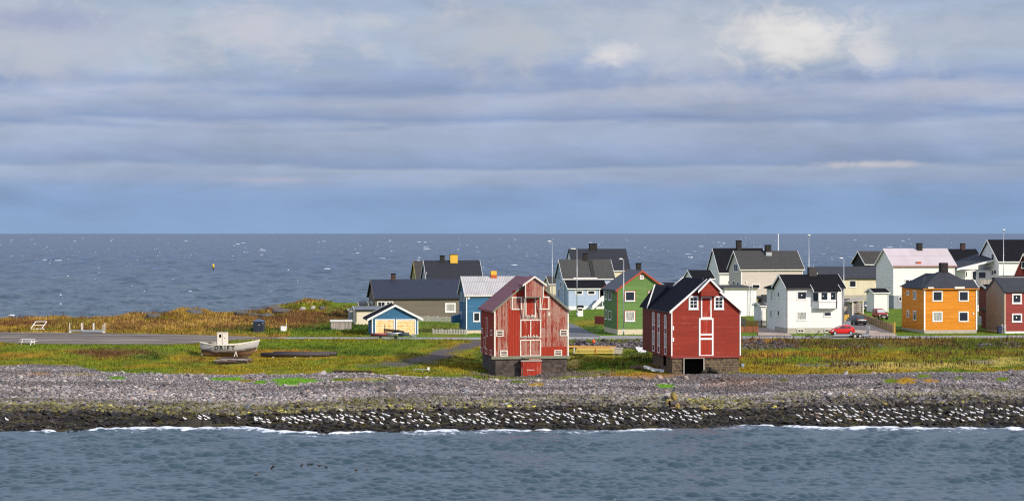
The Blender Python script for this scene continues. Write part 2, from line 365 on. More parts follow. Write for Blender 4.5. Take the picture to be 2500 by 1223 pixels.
M['oldwood'] = boards('old_brown_planks', (.12, .075, .058), .1, var=.45, groove=.3, wear=.15, wearc=(.3, .24, .2))
M['driftwood'] = plain('bleached_driftwood', (.55, .49, .40), .85, .3, 5)
M['fence_tan'] = boards('tan_fence_boards', (.42, .29, .15), .14, True, .2, .4); M['fence_yellow'] = boards('fresh_yellow_fence', (.62, .38, .07), .14, True, .15, .4)
M['fence_grey'] = boards('weathered_fence', (.30, .24, .17), .14, True, .3, .35); M['fence_red'] = boards('red_fence', (.34, .10, .05), .14, True, .3, .35, .1)
M['yellow'] = plain('yellow_paint', (.75, .48, .02), .5, .1); M['navy'] = plain('navy_plastic', (.02, .03, .08), .4, .1)
M['orange'] = plain('orange_float', (.80, .10, .012), .45, .1)
M['kiosk'] = boards('dark_blue_grey_panel', (.030, .036, .052), .3, True, .1, .7); M['kiosk_roof'] = felt('blue_grey_metal_roof', (.075, .11, .17), .5, .15)
M['carred'] = plain('red_car_paint', (.62, .018, .012), .25, .04, spec=.6); M['carred2'] = plain('faded_red_car_paint', (.34, .025, .028), .35, .12, spec=.5)
M['cargrey'] = plain('dark_grey_car_paint', (.022, .024, .034), .2, .05, spec=.7); M['carblue'] = plain('dark_blue_car_paint', (.012, .018, .06), .2, .05, spec=.7)
M['carglass'] = plain('car_glass', (.03, .04, .045), .06, .1, spec=.8); M['carglass_light'] = plain('car_glass_painted_reflection', (.42, .48, .48), .12, .2)  # the pale glass has its reflection painted into the base colour
M['lamp_red'] = plain('red_tail_lamp', (.4, .01, .01), .2, .05); M['lamp_white'] = plain('clear_head_lamp', (.7, .7, .68), .15, .05); M['plate'] = plain('white_number_plate', (.75, .75, .75), .4, .03)
M['tarp'] = plain('pale_grey_fibreglass', (.62, .62, .56), .6, .25, 3); M['netting'] = plain('old_brown_netting', (.16, .10, .08), .95, .5, 8)
M['gull_white'] = plain('white_feathers', (.82, .80, .77), .8, .04); M['gull_grey'] = plain('pale_grey_wing_feathers', (.50, .52, .56), .8, .08); M['gull_black'] = plain('black_wing_tips', (.02, .02, .02), .8, .1)
M['gull_brown'] = plain('mottled_brown_feathers', (.40, .31, .23), .85, .35, 30); M['gull_bill'] = plain('yellow_bill', (.65, .42, .05), .6, .05); M['gull_leg'] = plain('pinkish_legs', (.5, .35, .28), .7, .1)
M['duck'] = plain('dark_brown_feathers', (.03, .024, .02), .8, .3, 20); M['duck_head'] = plain('rusty_head_feathers', (.18, .07, .03), .8, .2)
M['rock'] = plain('dark_grey_rock', (.10, .092, .088), .9, .5, 2.5); M['rock_yellow'] = plain('yellow_lichened_rock', (.25, .185, .055), .9, .6, 5); M['rock_pale'] = plain('pale_rock', (.38, .34, .30), .9, .4, 2.5); M['rock_weed'] = plain('weed_covered_rock', (.028, .024, .014), .8, .6, 4)
M['lit'] = None
_m, _q = new_mat('lit_window_lamp'); _q.b.inputs['Emission Color'].default_value = (1, .75, .4, 1); _q.b.inputs['Emission Strength'].default_value = 1.2; M['lit'] = _m
# flaking red warehouse boards
def flaking(name, red, bare, lo, hi):
    m, q = new_mat(name, .8, .2); x, y, z = q.xyz(q.co)
    t = q.m('DIVIDE', q.m('ADD', x, y), .19); k = q.m('FLOOR', t); fr = q.m('FRACT', t); rnd = q.wn(q.vec(k, 2, 5))
    st = q.noise(q.vmul(q.co, (10, 10, .95)), 1.0, 6, .70); fine = q.noise(q.vmul(q.co, (22, 22, 3)), 1.0, 4, .6); big = q.noise(q.co, .35, 3)
    f = q.m('ADD', q.m('ADD', q.m('MULTIPLY', st, .8), q.m('MULTIPLY', fine, .3)), q.m('ADD', q.m('MULTIPLY', q.m('SUBTRACT', rnd, .5), .16), q.m('MULTIPLY', q.m('SUBTRACT', big, .5), .35)))
    f = q.sm(f, lo, hi)
    cc = q.mix(f, q.hsv(red, q.m('ADD', .75, q.m('MULTIPLY', rnd, .5))), q.hsv(bare, q.m('ADD', .6, q.m('MULTIPLY', fine, .8))))
    cc = q.mix(q.m('MULTIPLY', q.m('LESS_THAN', fr, .09), .55), cc, (.02, .01, .01))
    q.put(q.b.inputs['Base Color'], cc); q.put(q.b.inputs['Normal'], q.bump(q.m('SUBTRACT', q.sm(fr, 0, .1), q.m('MULTIPLY', f, .2)), .5, .02))
    return m
M['flake'] = flaking('flaking_red_boards', (.31, .030, .014), (.40, .225, .17), .43, .60)
M['flake_some'] = flaking('red_boards_starting_to_flake', (.31, .030, .014), (.50, .30, .225), .60, .72)
M['flake_side'] = flaking('less_flaked_red_side_boards', (.30, .034, .018), (.46, .27, .21), .68, .86)
# bleached garage doors
_m, _q = new_mat('bleached_orange_boards', .7, .3); _x, _y, _z = _q.xyz(_q.co)
_n = _q.noise(_q.vmul(_q.co, (2.2, 2.2, 4)), 1.0, 5, .65); _f = _q.sm(_n, .46, .66)
_c = _q.mix(_f, (.85, .66, .36), (.75, .36, .05)); _g = _q.m('LESS_THAN', _q.m('FRACT', _q.m('DIVIDE', _q.m('SUBTRACT', _z, .1), .42)), .07)
_q.put(_q.b.inputs['Base Color'], _q.mix(_q.m('MULTIPLY', _g, .6), _c, (.3, .1, .02))); M['garage_door'] = _m
# boat hull: paint bands by height
_m, _q = new_mat('flaking_white_hull_paint', .7, .3); _x, _y, _z = _q.xyz(_q.co)
_n = _q.noise(_q.vmul(_q.co, (.9, .9, 5)), 1.0, 6, .65); _n2 = _q.noise(_q.co, 7, 4, .6)
_sheer = _q.m('MULTIPLY', _q.m('POWER', _q.m('ABSOLUTE', _q.m('SUBTRACT', _x, -.6)), 2.0), .033)
_zz = _q.m('ADD', _q.m('SUBTRACT', _z, _sheer), _q.m('MULTIPLY', _q.m('SUBTRACT', _n, .5), .95))
_c = _q.ramp(_q.m('DIVIDE', _zz, 2.0), [(0, (.34, .20, .12)), (.17, (.25, .13, .08)), (.24, (.075, .045, .036)), (.33, (.085, .055, .044)), (.41, (.34, .32, .30)), (.52, (.48, .47, .46)), (.74, (.54, .52, .49)), (.79, (.74, .70, .60)), (1, (.78, .73, .62))])
_ln = _q.m('LESS_THAN', _q.m('FRACT', _q.m('DIVIDE', _q.m('SUBTRACT', _z, _sheer), .115)), .16)
_c = _q.mix(_q.m('MULTIPLY', _ln, .35), _c, (.05, .04, .035)); _c = _q.mix(_q.m('MULTIPLY', _q.sm(_n2, .54, .70), .6), _c, (.17, .13, .10))
_q.put(_q.b.inputs['Base Color'], _c); _q.put(_q.b.inputs['Normal'], _q.bump(_ln, -.4, .02)); M['hull'] = _m
# asphalt
def asphalt(name, c, c2, sx=.05):
    m, q = new_mat(name, .95, .1); n = q.noise(q.vmul(q.co, (sx, .8, 1)), 1.0, 6, .65); f = q.noise(q.co, 5, 3); p = q.noise(q.vmul(q.co, (.15, .3, 1)), 1.0, 4)
    cc = q.mix(q.sm(q.m('ADD', q.m('MULTIPLY', n, .6), q.m('MULTIPLY', p, .4)), .38, .66), c, c2)
    q.put(q.b.inputs['Base Color'], q.hsv(cc, q.m('ADD', .8, q.m('MULTIPLY', f, .4)))); q.put(q.b.inputs['Normal'], q.bump(f, .2, .02))
    return m
M['asphalt'] = asphalt('worn_asphalt', (.105, .088, .076), (.29, .245, .205), .022); M['road'] = asphalt('grey_road_asphalt', (.25, .24, .24), (.38, .37, .365)); M['street'] = asphalt('street_asphalt', (.125, .13, .14), (.19, .19, .20), .3)
M['gravel'] = asphalt('pinkish_gravel', (.34, .265, .215), (.50, .41, .34), .4)
M['ground'] = attr_mat('ground', .95, .55, 3.5, .15, bump=.6)
M['grassblade'] = attr_mat('grass_blades', .75, .35, 1.5, .2)
M['stones'] = attr_mat('stones', .8, .28, 9.0, .25); M['weedstones'] = attr_mat('wet_weedy_stones', .55, .45, 7.0, .4)
M['foam'] = plain('white_foam', (.66, .69, .73), .8, .2)
# sea water
_m, _q = new_mat('sea_water', .16, .75); _q.b.inputs['IOR'].default_value = 1.333
_geo = _q.n('ShaderNodeNewGeometry').outputs['Position']; _px, _py, _pz = _q.xyz(_geo)
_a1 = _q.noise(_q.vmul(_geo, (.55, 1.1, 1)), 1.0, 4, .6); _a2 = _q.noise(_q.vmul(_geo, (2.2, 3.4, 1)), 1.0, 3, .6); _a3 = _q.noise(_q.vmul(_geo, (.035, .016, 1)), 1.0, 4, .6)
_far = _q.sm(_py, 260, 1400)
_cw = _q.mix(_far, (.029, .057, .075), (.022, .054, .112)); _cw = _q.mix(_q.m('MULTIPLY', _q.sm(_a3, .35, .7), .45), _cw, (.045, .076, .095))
_m1 = _q.noise(_q.vmul(_geo, (.55, .16, 1)), 1.0, 4, .65); _m2 = _q.noise(_q.vmul(_geo, (.16, .022, 1)), 1.0, 4, .65)  # noise paints light and dark wave faces into the far water's colour
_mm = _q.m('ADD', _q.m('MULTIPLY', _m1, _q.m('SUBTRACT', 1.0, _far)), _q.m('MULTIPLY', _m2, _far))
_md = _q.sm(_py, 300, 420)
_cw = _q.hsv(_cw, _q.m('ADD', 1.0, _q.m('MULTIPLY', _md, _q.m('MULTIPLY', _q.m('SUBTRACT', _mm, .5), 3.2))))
_fa = _q.n('ShaderNodeAttribute'); _fa.attribute_name = 'foam'; _fn = _q.noise(_q.vmul(_geo, (1.6, 2.6, 1)), 1.0, 5, .68)
_ff = _q.sm(_q.m('ADD', _fa.outputs['Fac'], _q.m('MULTIPLY', _q.m('SUBTRACT', _fn, .5), 2.3)), .48, .95)
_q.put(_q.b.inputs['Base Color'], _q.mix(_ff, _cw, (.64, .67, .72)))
_q.put(_q.b.inputs['Roughness'], _q.m('MAXIMUM', _q.m('ADD', .25, _q.m('MULTIPLY', _far, .07)), _q.m('MULTIPLY', _ff, .9)))
_b1 = _q.n('ShaderNodeBump'); _b1.inputs['Distance'].default_value = .45; _q.put(_b1.inputs['Height'], _a1); _q.put(_b1.inputs['Strength'], _q.m('ADD', .10, _q.m('MULTIPLY', _far, .85)))
_b2 = _q.n('ShaderNodeBump'); _b2.inputs['Distance'].default_value = .14; _q.put(_b2.inputs['Height'], _a2); _q.put(_b2.inputs['Strength'], _q.m('ADD', .36, _q.m('MULTIPLY', _far, .54))); _q.put(_b2.inputs['Normal'], _b1.outputs[0])
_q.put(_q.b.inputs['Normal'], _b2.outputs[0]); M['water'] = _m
# ---------------------------------------------------------------- lie of the land (control lines measured along the photograph, turned into metres)
def line(pts):
    """pts: (px, py, z) -> arrays X, Y, Z sorted by X"""
    a = []
    for px, py, z in pts:
        Y = F*(H-z)/(py-HY); a.append(((px-CX)/F*Y, Y, z))
    a.sort(); return tuple(np.array(t) for t in zip(*a))
LN = {}
_sh = [(0, 1053), (200, 1053), (330, 1046), (430, 1048), (600, 1045), (680, 1056), (800, 1059), (900, 1055), (1050, 1054), (1200, 1052), (1500, 1053), (1700, 1047), (1800, 1039), (1900, 1041), (2000, 1047), (2200, 1047), (2500, 1047)]
LN[1] = line([(a, b, 0) for a, b in _sh])
LN[0] = (LN[1][0], LN[1][1]-16, LN[1][2]-2.2)
LN[2] = line([(0, 992, 1.1), (300, 998, 1.1), (500, 1004, 1.0), (700, 998, 1.1), (900, 992, 1.2), (1200, 985, 1.3), (1500, 980, 1.3), (1750, 986, 1.2), (1900, 984, 1.2), (2100, 978, 1.3), (2500, 974, 1.3)])
LN[3] = line([(0, 891, 3.0), (180, 892, 3.0), (250, 908, 2.9), (500, 914, 2.9), (720, 914, 2.9), (830, 906, 3.0), (950, 916, 2.9), (1100, 922, 2.7), (1220, 926, 2.35), (1380, 924, 2.35), (1460, 918, 2.7), (1600, 916, 2.8), (1700, 908, 2.9), (1850, 912, 2.9), (2100, 913, 2.9), (2300, 909, 3.0), (2500, 905, 3.0)])
LN[4] = line([(0, 878, 3.3), (250, 882, 3.3), (450, 876, 3.4), (620, 868, 3.5), (800, 872, 3.5), (1000, 878, 3.5), (1140, 880, 3.3), (1220, 886, 2.75), (1370, 886, 2.75), (1430, 866, 3.4), (1600, 858, 3.7), (1850, 872, 3.6), (2100, 868, 3.7), (2500, 868, 3.7)])
LN[5] = line([(0, 838, 4.5), (200, 843, 4.5), (440, 842, 4.5), (640, 828, 4.6), (900, 829, 4.8), (1150, 830, 5.0), (1400, 830, 5.0), (1600, 829, 5.0), (1850, 828, 5.0), (2100, 828, 5.0), (2500, 826, 5.0)])
LN[6] = line([(0, 811, 4.55), (250, 813, 4.55), (420, 816, 4.6), (560, 820, 4.65), (640, 823, 4.7), (900, 823.5, 4.85), (1150, 824, 5.05), (1400, 820, 5.05), (1850, 821, 5.05), (2100, 821, 5.05), (2500, 819, 5.05)])
LN[7] = (np.array([-140, -90, -60, -40, -25, 10, 40, 75, 140.]), np.array([338, 338, 340, 345, 365, 365, 365, 365, 365.]), np.array([4.6, 4.7, 4.9, 5.3, 5.3, 5.4, 6.3, 6.7, 7.0]))
_bk = line([(0, 784, 4.4), (100, 779, 4.6), (180, 784, 4.3), (300, 771, 4.9), (400, 766, 5.2), (455, 756, 5.9), (500, 762, 5.3), (560, 767, 5.0), (640, 762, 5.4), (690, 747, 6.4), (750, 736, 7.4), (820, 737, 7.3), (890, 739, 7.0)])
LN[8] = (np.concatenate([[-180], _bk[0], [-18, 10, 60, 140]]), np.concatenate([[352], _bk[1], [430, 470, 490, 490.]]), np.concatenate([[4.0], _bk[2], [5.6, 5.8, 7.3, 7.5]]))
LN[9] = (LN[8][0], LN[8][1]+18, LN[8][2]*0-2.2)
def LY(i, X): return np.interp(X, LN[i][0], LN[i][1])
def LZ(i, X): return np.interp(X, LN[i][0], LN[i][2])
def gz(X, Y):
    X = np.asarray(X, float); Y = np.asarray(Y, float); sc = X.ndim == 0
    X = np.atleast_1d(X); Y = np.atleast_1d(Y)
    ys = [LY(i, X) for i in range(10)]; zs = [LZ(i, X) for i in range(10)]
    wob = (fbm(X*.18, Y*.05, 3)-.5)
    ys[1] = ys[1]+wob*1.8+(fbm(X*.9, Y*.02+8, 3)-.5)*2.2; ys[2] = ys[2]+wob*3; ys[3] = ys[3]+(fbm(X*.25+40, Y*.02, 3)-.5)*4.0
    for i in range(1, 10): ys[i] = np.maximum(ys[i], ys[i-1]+.4)
    Z = np.where(Y < ys[0], zs[0], zs[9])
    for i in range(9):
        t = (Y-ys[i])/(ys[i+1]-ys[i]); k = (t >= 0) & (t < 1)
        if i in (4, 7): t = t*t*(3-2*t)
        Z = np.where(k, zs[i]+(zs[i+1]-zs[i])*t, Z)
    ss = lambda v, a, b: np.clip((v-a)/(b-a), 0, 1)
    flat = np.maximum(1-ss(np.abs(Y-(ys[5]+ys[6])/2)-(ys[6]-ys[5])/2, .2, 2.5), ss(Y, ys[6]+1, ys[6]+4)*ss(X, -36, -30))
    rough = np.where(Y < ys[2], .30, np.where(Y < ys[3], .10, .30))
    rough = np.where((Y > ys[6]) & (X < -30), .5, rough)
    Z = Z+(1-flat)*rough*(fbm(X*.35, Y*.35, 4)-.5)*2
    hill = ss(Y, 345, 362)*(1-ss(X, -34, -28))
    Z = Z+hill*(1-ss(Y, ys[8]+2, ys[9]))*(fbm(X*.10+3, Y*.14, 3)-.5)*1.5
    return float(Z[0]) if sc else Z
def hit(px, py, lo=200.0, hi=470.0):
    """the ground point seen at a pixel of the photograph"""
    t = (px-CX)/F; ys = np.arange(lo, hi, .1); z = gz(t*ys, ys); p = HY+F*(H-z)/ys
    k = np.argmax(p <= py); Y = float(ys[k]) if (p <= py).any() else hi
    return (t*Y, Y, float(gz(t*Y, Y)))
def at(px, py, Y): return Vector(((px-CX)/F*Y, Y, H-(py-HY)/F*Y))

C_OCH = (.25, .178, .013); C_GRN = (.115, .165, .009); C_LIME = (.125, .27, .018); C_DKG = (.045, .085, .010); C_BRN = (.125, .055, .024); C_GOLD = (.37, .225, .062)
C_DIRT = (.088, .074, .076); C_ORG = (.34, .155, .02); C_STRAW = (.52, .40, .12); C_GRAV = (.20, .175, .165)
# where one kind of ground cover gives way to another: px, py, rx, ry, colour, strength
PATCH = [
 (250, 793, 330, 14, C_GOLD, .75), (60, 792, 120, 8, C_BRN, .8), (60, 803, 130, 7, C_OCH, .7), (110, 806, 100, 5, C_GRN, .5), (190, 790, 60, 12, C_GRN, .45), (300, 800, 50, 12, C_BRN, .65), (420, 775, 90, 12, C_OCH, .6), (400, 770, 40, 8, C_BRN, .5), (380, 778, 60, 6, C_DKG, .5),
 (560, 785, 130, 15, C_GOLD, .7), (560, 803, 90, 10, C_BRN, .5), (660, 770, 80, 10, C_DKG, .7), (720, 750, 90, 12, C_GRN, .8), (820, 745, 70, 10, C_GRN, .85), (700, 758, 60, 8, C_BRN, .55), (720, 780, 130, 22, C_BRN, .75), (830, 768, 60, 18, C_BRN, .85), (610, 808, 120, 10, C_DKG, .8), (750, 806, 140, 10, C_DKG, .85), (860, 800, 50, 18, C_DKG, .9), (700, 814, 180, 4, C_GRN, .8), (880, 815, 60, 6, C_OCH, .5),
 (1080, 806, 70, 18, C_OCH, .5), (1070, 795, 50, 10, C_DKG, .5),
 (60, 850, 90, 14, C_GRN, .7), (40, 868, 90, 10, C_ORG, .5), (200, 846, 160, 6, C_GRN, .9), (300, 860, 120, 12, C_BRN, .85), (260, 866, 70, 10, C_BRN, .8), (370, 873, 60, 7, C_DKG, .85), (400, 850, 110, 10, C_GRN, .7), (440, 872, 40, 10, C_OCH, .6), (480, 880, 40, 10, C_BRN, .5), (200, 884, 220, 8, C_GRN, .55),
 (700, 843, 240, 14, C_GRN, .95), (900, 850, 200, 18, C_GRN, .9), (760, 852, 140, 7, C_DKG, .5), (690, 858, 110, 5, C_ORG, .6), (880, 862, 110, 8, C_DKG, .7), (560, 862, 60, 8, C_DKG, .8), (1000, 843, 90, 8, C_GRN, .8), (640, 880, 180, 8, C_OCH, .6), (1110, 895, 90, 12, C_OCH, .8), (1040, 905, 50, 8, C_GRN, .5), (1180, 868, 30, 14, C_DKG, .8),
 (1470, 892, 110, 20, (.12, .19, .012), .95), (1480, 876, 90, 8, C_OCH, .5), (1430, 790, 40, 9, C_OCH, .9), (1440, 798, 40, 5, C_DKG, .7), (1560, 868, 70, 12, C_DKG, .85), (1490, 843, 130, 9, C_DIRT, .9), (1560, 832, 70, 4, C_DKG, .8), (1400, 890, 18, 16, C_STRAW, .8), (1620, 895, 60, 12, C_ORG, .6), (1560, 916, 130, 9, C_ORG, .7), (1600, 882, 40, 10, C_DKG, .6),
 (1870, 842, 90, 12, C_DIRT, .6), (1850, 832, 60, 7, C_ORG, .8), (2200, 838, 420, 12, C_BRN, .65), (2050, 838, 120, 10, C_DKG, .6), (2380, 842, 120, 14, C_DKG, .7), (1980, 868, 220, 8, C_ORG, .6), (1950, 873, 30, 9, C_GRN, .9), (1995, 875, 20, 8, C_GRN, .9), (2180, 870, 170, 14, C_OCH, .8), (2330, 868, 120, 10, C_GRN, .55), (2200, 893, 260, 9, C_STRAW, .6), (2440, 885, 90, 12, C_STRAW, .55), (1900, 900, 100, 10, C_OCH, .8), (1850, 885, 60, 6, C_GRN, .5), (1990, 893, 50, 3, C_GRAV, .9), (2090, 888, 50, 4, C_GRAV, .7), (2400, 883, 40, 5, C_GRAV, .7), (1900, 892, 22, 3, C_BRN, .8), (2480, 830, 200, 5, C_GRN, .6),
 # thrift and moss cushions among the beach stones
 (718, 929, 64, 7, C_LIME, 1.3), (700, 936, 34, 5, C_LIME, 1.2), (560, 926, 42, 5, C_LIME, 1.2), (600, 930, 25, 3, C_OCH, 1), (640, 933, 18, 4, C_LIME, 1.2), (285, 923, 22, 4, C_LIME, 1.1), (830, 927, 30, 4, C_GRN, 1.1), (900, 926, 60, 4, C_OCH, .9), (920, 930, 40, 3, C_LIME, .8), (1312, 940, 20, 4, (.36, .23, .02), 1.2), (1270, 933, 26, 3, C_GRN, 1), (1626, 941, 26, 5, C_LIME, 1.2), (2175, 929, 26, 7, C_GRN, 1.2), (2212, 930, 28, 9, (.36, .215, .02), 1.2), (2270, 930, 22, 5, (.33, .175, .02), 1.1), (2255, 918, 20, 4, C_GRN, 1), (2342, 924, 14, 4, C_GRN, 1), (2447, 926, 16, 5, C_GRN, 1.2), (1915, 928, 12, 4, C_GRN, 1), (80, 912, 40, 4, C_ORG, .7), (190, 914, 40, 5, C_OCH, .5),
 (1800, 935, 110, 16, (.16, .095, .065), .9), (1290, 915, 150, 9, (.13, .11, .11), .9), (1430, 912, 70, 8, (.13, .11, .10), .7),
 (1162, 836, 26, 7, C_DIRT, .94), (1142, 842, 32, 8, C_DIRT, .94), (1122, 849, 34, 8, C_DIRT, .94), (1102, 857, 34, 8, C_DIRT, .94), (1082, 866, 36, 8, C_DIRT, .94), (1056, 874, 44, 7, C_DIRT, .94), (1020, 881, 52, 7, C_DIRT, .94), (975, 888, 60, 6, C_DIRT, .9), (925, 893, 60, 4, C_DIRT, .6),
]
def sstep(v, a, b): t = np.clip((v-a)/(b-a), 0, 1); return t*t*(3-2*t)
YARD = {
 'side_street': [((1376, 822), (1466, 822.5)), ((1376, 812), (1440, 812)), ((1362, 800), (1418, 801)), ((1340, 790), (1395, 791)), ((1310, 780), (1352, 780))],
 'driveway': [((2055, 821), (2192, 821.5)), ((2055, 812), (2178, 812)), ((2055, 800), (2145, 800)), ((2055, 788), (2112, 788)), ((2052, 776), (2096, 776))],
 'gravel_path': [((1852, 821), (1935, 821)), ((1850, 812), (1920, 812)), ((1845, 800), (1905, 800))]}
def gcol(X, Y, Z):
    """albedo of the ground cover and its height (m)"""
    px = CX+F*X/Y; py = HY+F*(H-Z)/Y
    n1 = fbm(X*.11, Y*.2, 4); n2 = fbm(X*.5+50, Y*.8, 4); n3 = fbm(X*1.9, Y*2.3+9, 3)
    ys = [LY(i, X) for i in range(10)]; w3 = (fbm(X*.25+40, Y*.02, 3)-.5)*4.0
    col = np.zeros((len(X), 3)); hgt = np.full(len(X), .20)
    g = sstep(n1*.6+n2*.4, .36, .62)[:, None]
    grass = np.array(C_OCH)*(1-g)+np.array(C_GRN)*g
    b = sstep(n2*.5+n3*.5, .56, .72)[:, None]*.6; grass = grass*(1-b)+np.array(C_BRN)*b
    col[:] = grass
    back = (Y > ys[6]-.5)
    left = back & (X < -33)
    fld = np.array(C_GOLD)*(1-g)+np.array(C_OCH)*g*.8+np.array(C_BRN)*g*.2
    col[left] = fld[left]; hgt[left] = .32
    lawn = back & (X >= -33)
    lg = np.array((.10, .17, .014))*(.8+.5*n2[:, None]); lo = sstep(n1, .5, .75)[:, None]*.5; lg = lg*(1-lo)+np.array(C_OCH)*.7*lo
    col[lawn] = lg[lawn]; hgt[lawn] = .12
    beach = (Y < ys[3]+w3); rock = Y < ys[2]+(n2-.5)*6
    col[beach] = (np.array((.13, .115, .115))*(.7+.6*n3[:, None]))[beach]; hgt[beach] = 0
    for cx, cy, rx, ry, c, st in PATCH:
        cush = st > .95 and ry < 10
        d = np.sqrt(((px-cx)/rx)**2+((py-cy)/ry)**2)+(n2-.5)*(1.1 if cush else 1.5)+(n3-.5)*(.8 if cush else .7)
        w = np.clip((1-sstep(d, .75 if cush else .45, 1.05 if cush else 1.15))*st, 0, 1)
        if c in (C_DIRT, C_GRAV): hgt = hgt*(1-w)
        elif cush: hgt = np.where(w > .4, .13, hgt)
        elif c in (C_DKG, C_BRN): hgt = np.where(beach, hgt, hgt*(1-w)+.30*w)
        w = np.where(rock, 0, w)[:, None]
        col = col*(1-w)+np.array(c)*w
    olive = (Y < ys[2]+7+(n1-.5)*10) & (Y > ys[2]-4) & ~((X > 26) & (Y < ys[2]+2))
    ow = np.where(olive & beach, sstep(n2, .35, .6), 0)[:, None]*.75; col = col*(1-ow)+np.array((.125, .115, .035))*ow
    rk = np.array((.014, .011, .008))*(.6+.9*n3[:, None])
    ol = sstep(n2, .52, .68)[:, None]; rk = rk*(1-ol)+np.array((.06, .05, .016))*ol
    col[rock] = rk[rock]; hgt[rock] = 0
    for cx, cy, rx, ry in ((68, 842, 24, 4), (566, 871, 76, 6), (632, 812, 20, 4), (694, 808, 14, 4), (571, 887, 44, 8), (730, 871, 98, 5), (212, 812, 50, 4), (94, 804, 24, 4), (1450, 867, 62, 4), (1592, 910, 34, 5), (1030, 909, 26, 4), (985, 921, 46, 4), (1296, 917, 60, 8), (1695, 912, 50, 5)):
        hgt = np.where(((px-cx)/rx)**2+((py-cy)/ry)**2 < 1, np.minimum(hgt, .07), hgt)
    for rw in YARD.values():
        q = rw[::-1]; pp = [(a[1]+b[1])/2 for a, b in q]; xl = np.interp(py, pp, [a[0] for a, b in q]); xr_ = np.interp(py, pp, [b[0] for a, b in q])
        k = (py > pp[0]) & (py < pp[-1]+1) & (px > xl-1) & (px < xr_+1) & back; hgt = np.where(k, 0, hgt); col[k] = (.2, .18, .16)
    shore = Y > ys[8]+4; col[shore] = (np.array((.14, .12, .11))*(.5+n3[:, None]))[shore]; hgt[shore] = 0
    return col, hgt
xs = np.arange(-150, 150.01, .5); yr = np.concatenate([np.arange(190, 300, .36), np.arange(300, 400, .6), np.arange(400, 520, 1.2)])
GX, GY = np.meshgrid(xs, yr); GXf, GYf = GX.ravel(), GY.ravel(); GZf = gz(GXf, GYf)
cg, hg = gcol(GXf, GYf, GZf)
nx, ny = len(xs), len(yr); ii = (np.arange(ny-1)[:, None]*nx+np.arange(nx-1)[None]).ravel()
land = np_mesh('ground', np.stack([GXf, GYf, GZf], 1), np.stack([ii, ii+1, ii+nx+1, ii+nx], 1), M['ground'], {'col': cg}, True)
prop(land, kind='structure')
# ---------------------------------------------------------------- roads and yards
def strip(name, pts, mat, lift=.05, n=5):
    """sheet between two rows of ground points"""
    mb = MB(); rows = []
    for (a, b) in pts:
        row = []
        for k in range(n+1):
            t = k/n; x = a[0]+(b[0]-a[0])*t; y = a[1]+(b[1]-a[1])*t; row.append((x, y, gz(x, y)+lift))
        rows.append(row)
    mb.loft(rows, close=False, caps=False)
    o = mb.build(name, mat, smooth=True, kind='structure')
    for p in o.data.polygons:
        if p.normal.z < 0: p.flip()
    return o
rx = np.arange(-34, 146, 2.0)
strip('road', [((x, float(LY(5, x))+.35), (x, float(LY(6, x))-.35)) for x in rx], M['road'])
rx = np.arange(-146, -33.9, 2.0)
strip('asphalt_yard', [((x, float(LY(5, x))+.35+.3*R.random()), (x, float(LY(6, x))-.35)) for x in rx], M['asphalt'])
def area(name, rows, mat, lift, sub=6):
    """rows of (left px,py),(right px,py) from near to far, subdivided"""
    P = []
    for i in range(len(rows)-1):
        for k in range(sub):
            t = k/sub; P.append(tuple(tuple(rows[i][s][c]*(1-t)+rows[i+1][s][c]*t for c in (0, 1)) for s in (0, 1)))
    P.append(rows[-1])
    return strip(name, [(hit(*a)[:2], hit(*b)[:2]) for a, b in P], mat, lift)
area('side_street', YARD['side_street'], M['street'], .09)
area('driveway', YARD['driveway'], M['gravel'], .08)
area('gravel_path', YARD['gravel_path'], M['gravel'], .08)
# ---------------------------------------------------------------- sea
def dpy(p): return F*H/p
pyr = np.concatenate([np.arange(662, 470, -.55), np.arange(470, 206, -4), np.arange(206, 40, -.48), np.arange(40, 2.5, -.33)])
SY = F*H/pyr; sx = np.linspace(-.42, .42, 1250)
WX = sx[None, :]*(SY[:, None]+25); WY = np.repeat(SY[:, None], len(sx), 1)
step = np.gradient(SY)
WZ = np.zeros_like(WX); DX = np.zeros_like(WX); DY = np.zeros_like(WX)
grp = .50+1.05*sstep(fbm((WX*.22-WY*.05).ravel(), (WY*.20).ravel(), 4), .34, .70).reshape(WX.shape); r2 = np.random.default_rng(3)
for k in range(52):
    lam = .62*(1.112**k); th_ = math.radians(-74)+r2.normal(0, .55); kx, ky = math.cos(th_)*2*math.pi/lam, math.sin(th_)*2*math.pi/lam
    A_near = .018*lam if lam < .85 else (.0300*lam if lam < 1.9 else .0250*(1.9/lam)**.85)
    A_far = .0145*lam**.85 if lam < 26 else .231*(26/lam)**1.2
    fr = np.clip((SY-300)/150, 0, 1); A = (A_near*(1-fr)+A_far*fr)*np.clip(lam/(np.abs(step)*np.where(SY > 330, .5, 2.2))-1, 0, 1)
    ph = kx*WX+ky*WY+r2.random()*6.28+1.3*np.sin(WX*.045+k)+.9*np.sin(WY*.03+2*k)
    AA = A[:, None]*(np.where(SY[:, None] < 330, grp, .75+.25*grp) if lam < 7 else 1.0)
    WZ += AA*np.sin(ph); DX -= AA*.8*math.cos(th_)*np.cos(ph); DY -= AA*.8*math.sin(th_)*np.cos(ph)
gust = .55+.9*fbm(WX.ravel()*.02, WY.ravel()*.025, 3).reshape(WX.shape); WZ *= np.where(SY[:, None] < 330, gust, 1)
xr, yr_ = WX.ravel(), WY.ravel(); frontd = LY(1, xr)+(fbm(xr*.18, LY(1, xr)*.05, 3)-.5)*1.8-yr_
foam = np.clip(1-np.abs(frontd-.7)/(.75+3.4*np.clip(fbm(xr*.11+7, xr*0, 3)-.30, 0, 1)*2), 0, 1)*np.where(yr_ < 225, 1, 0)
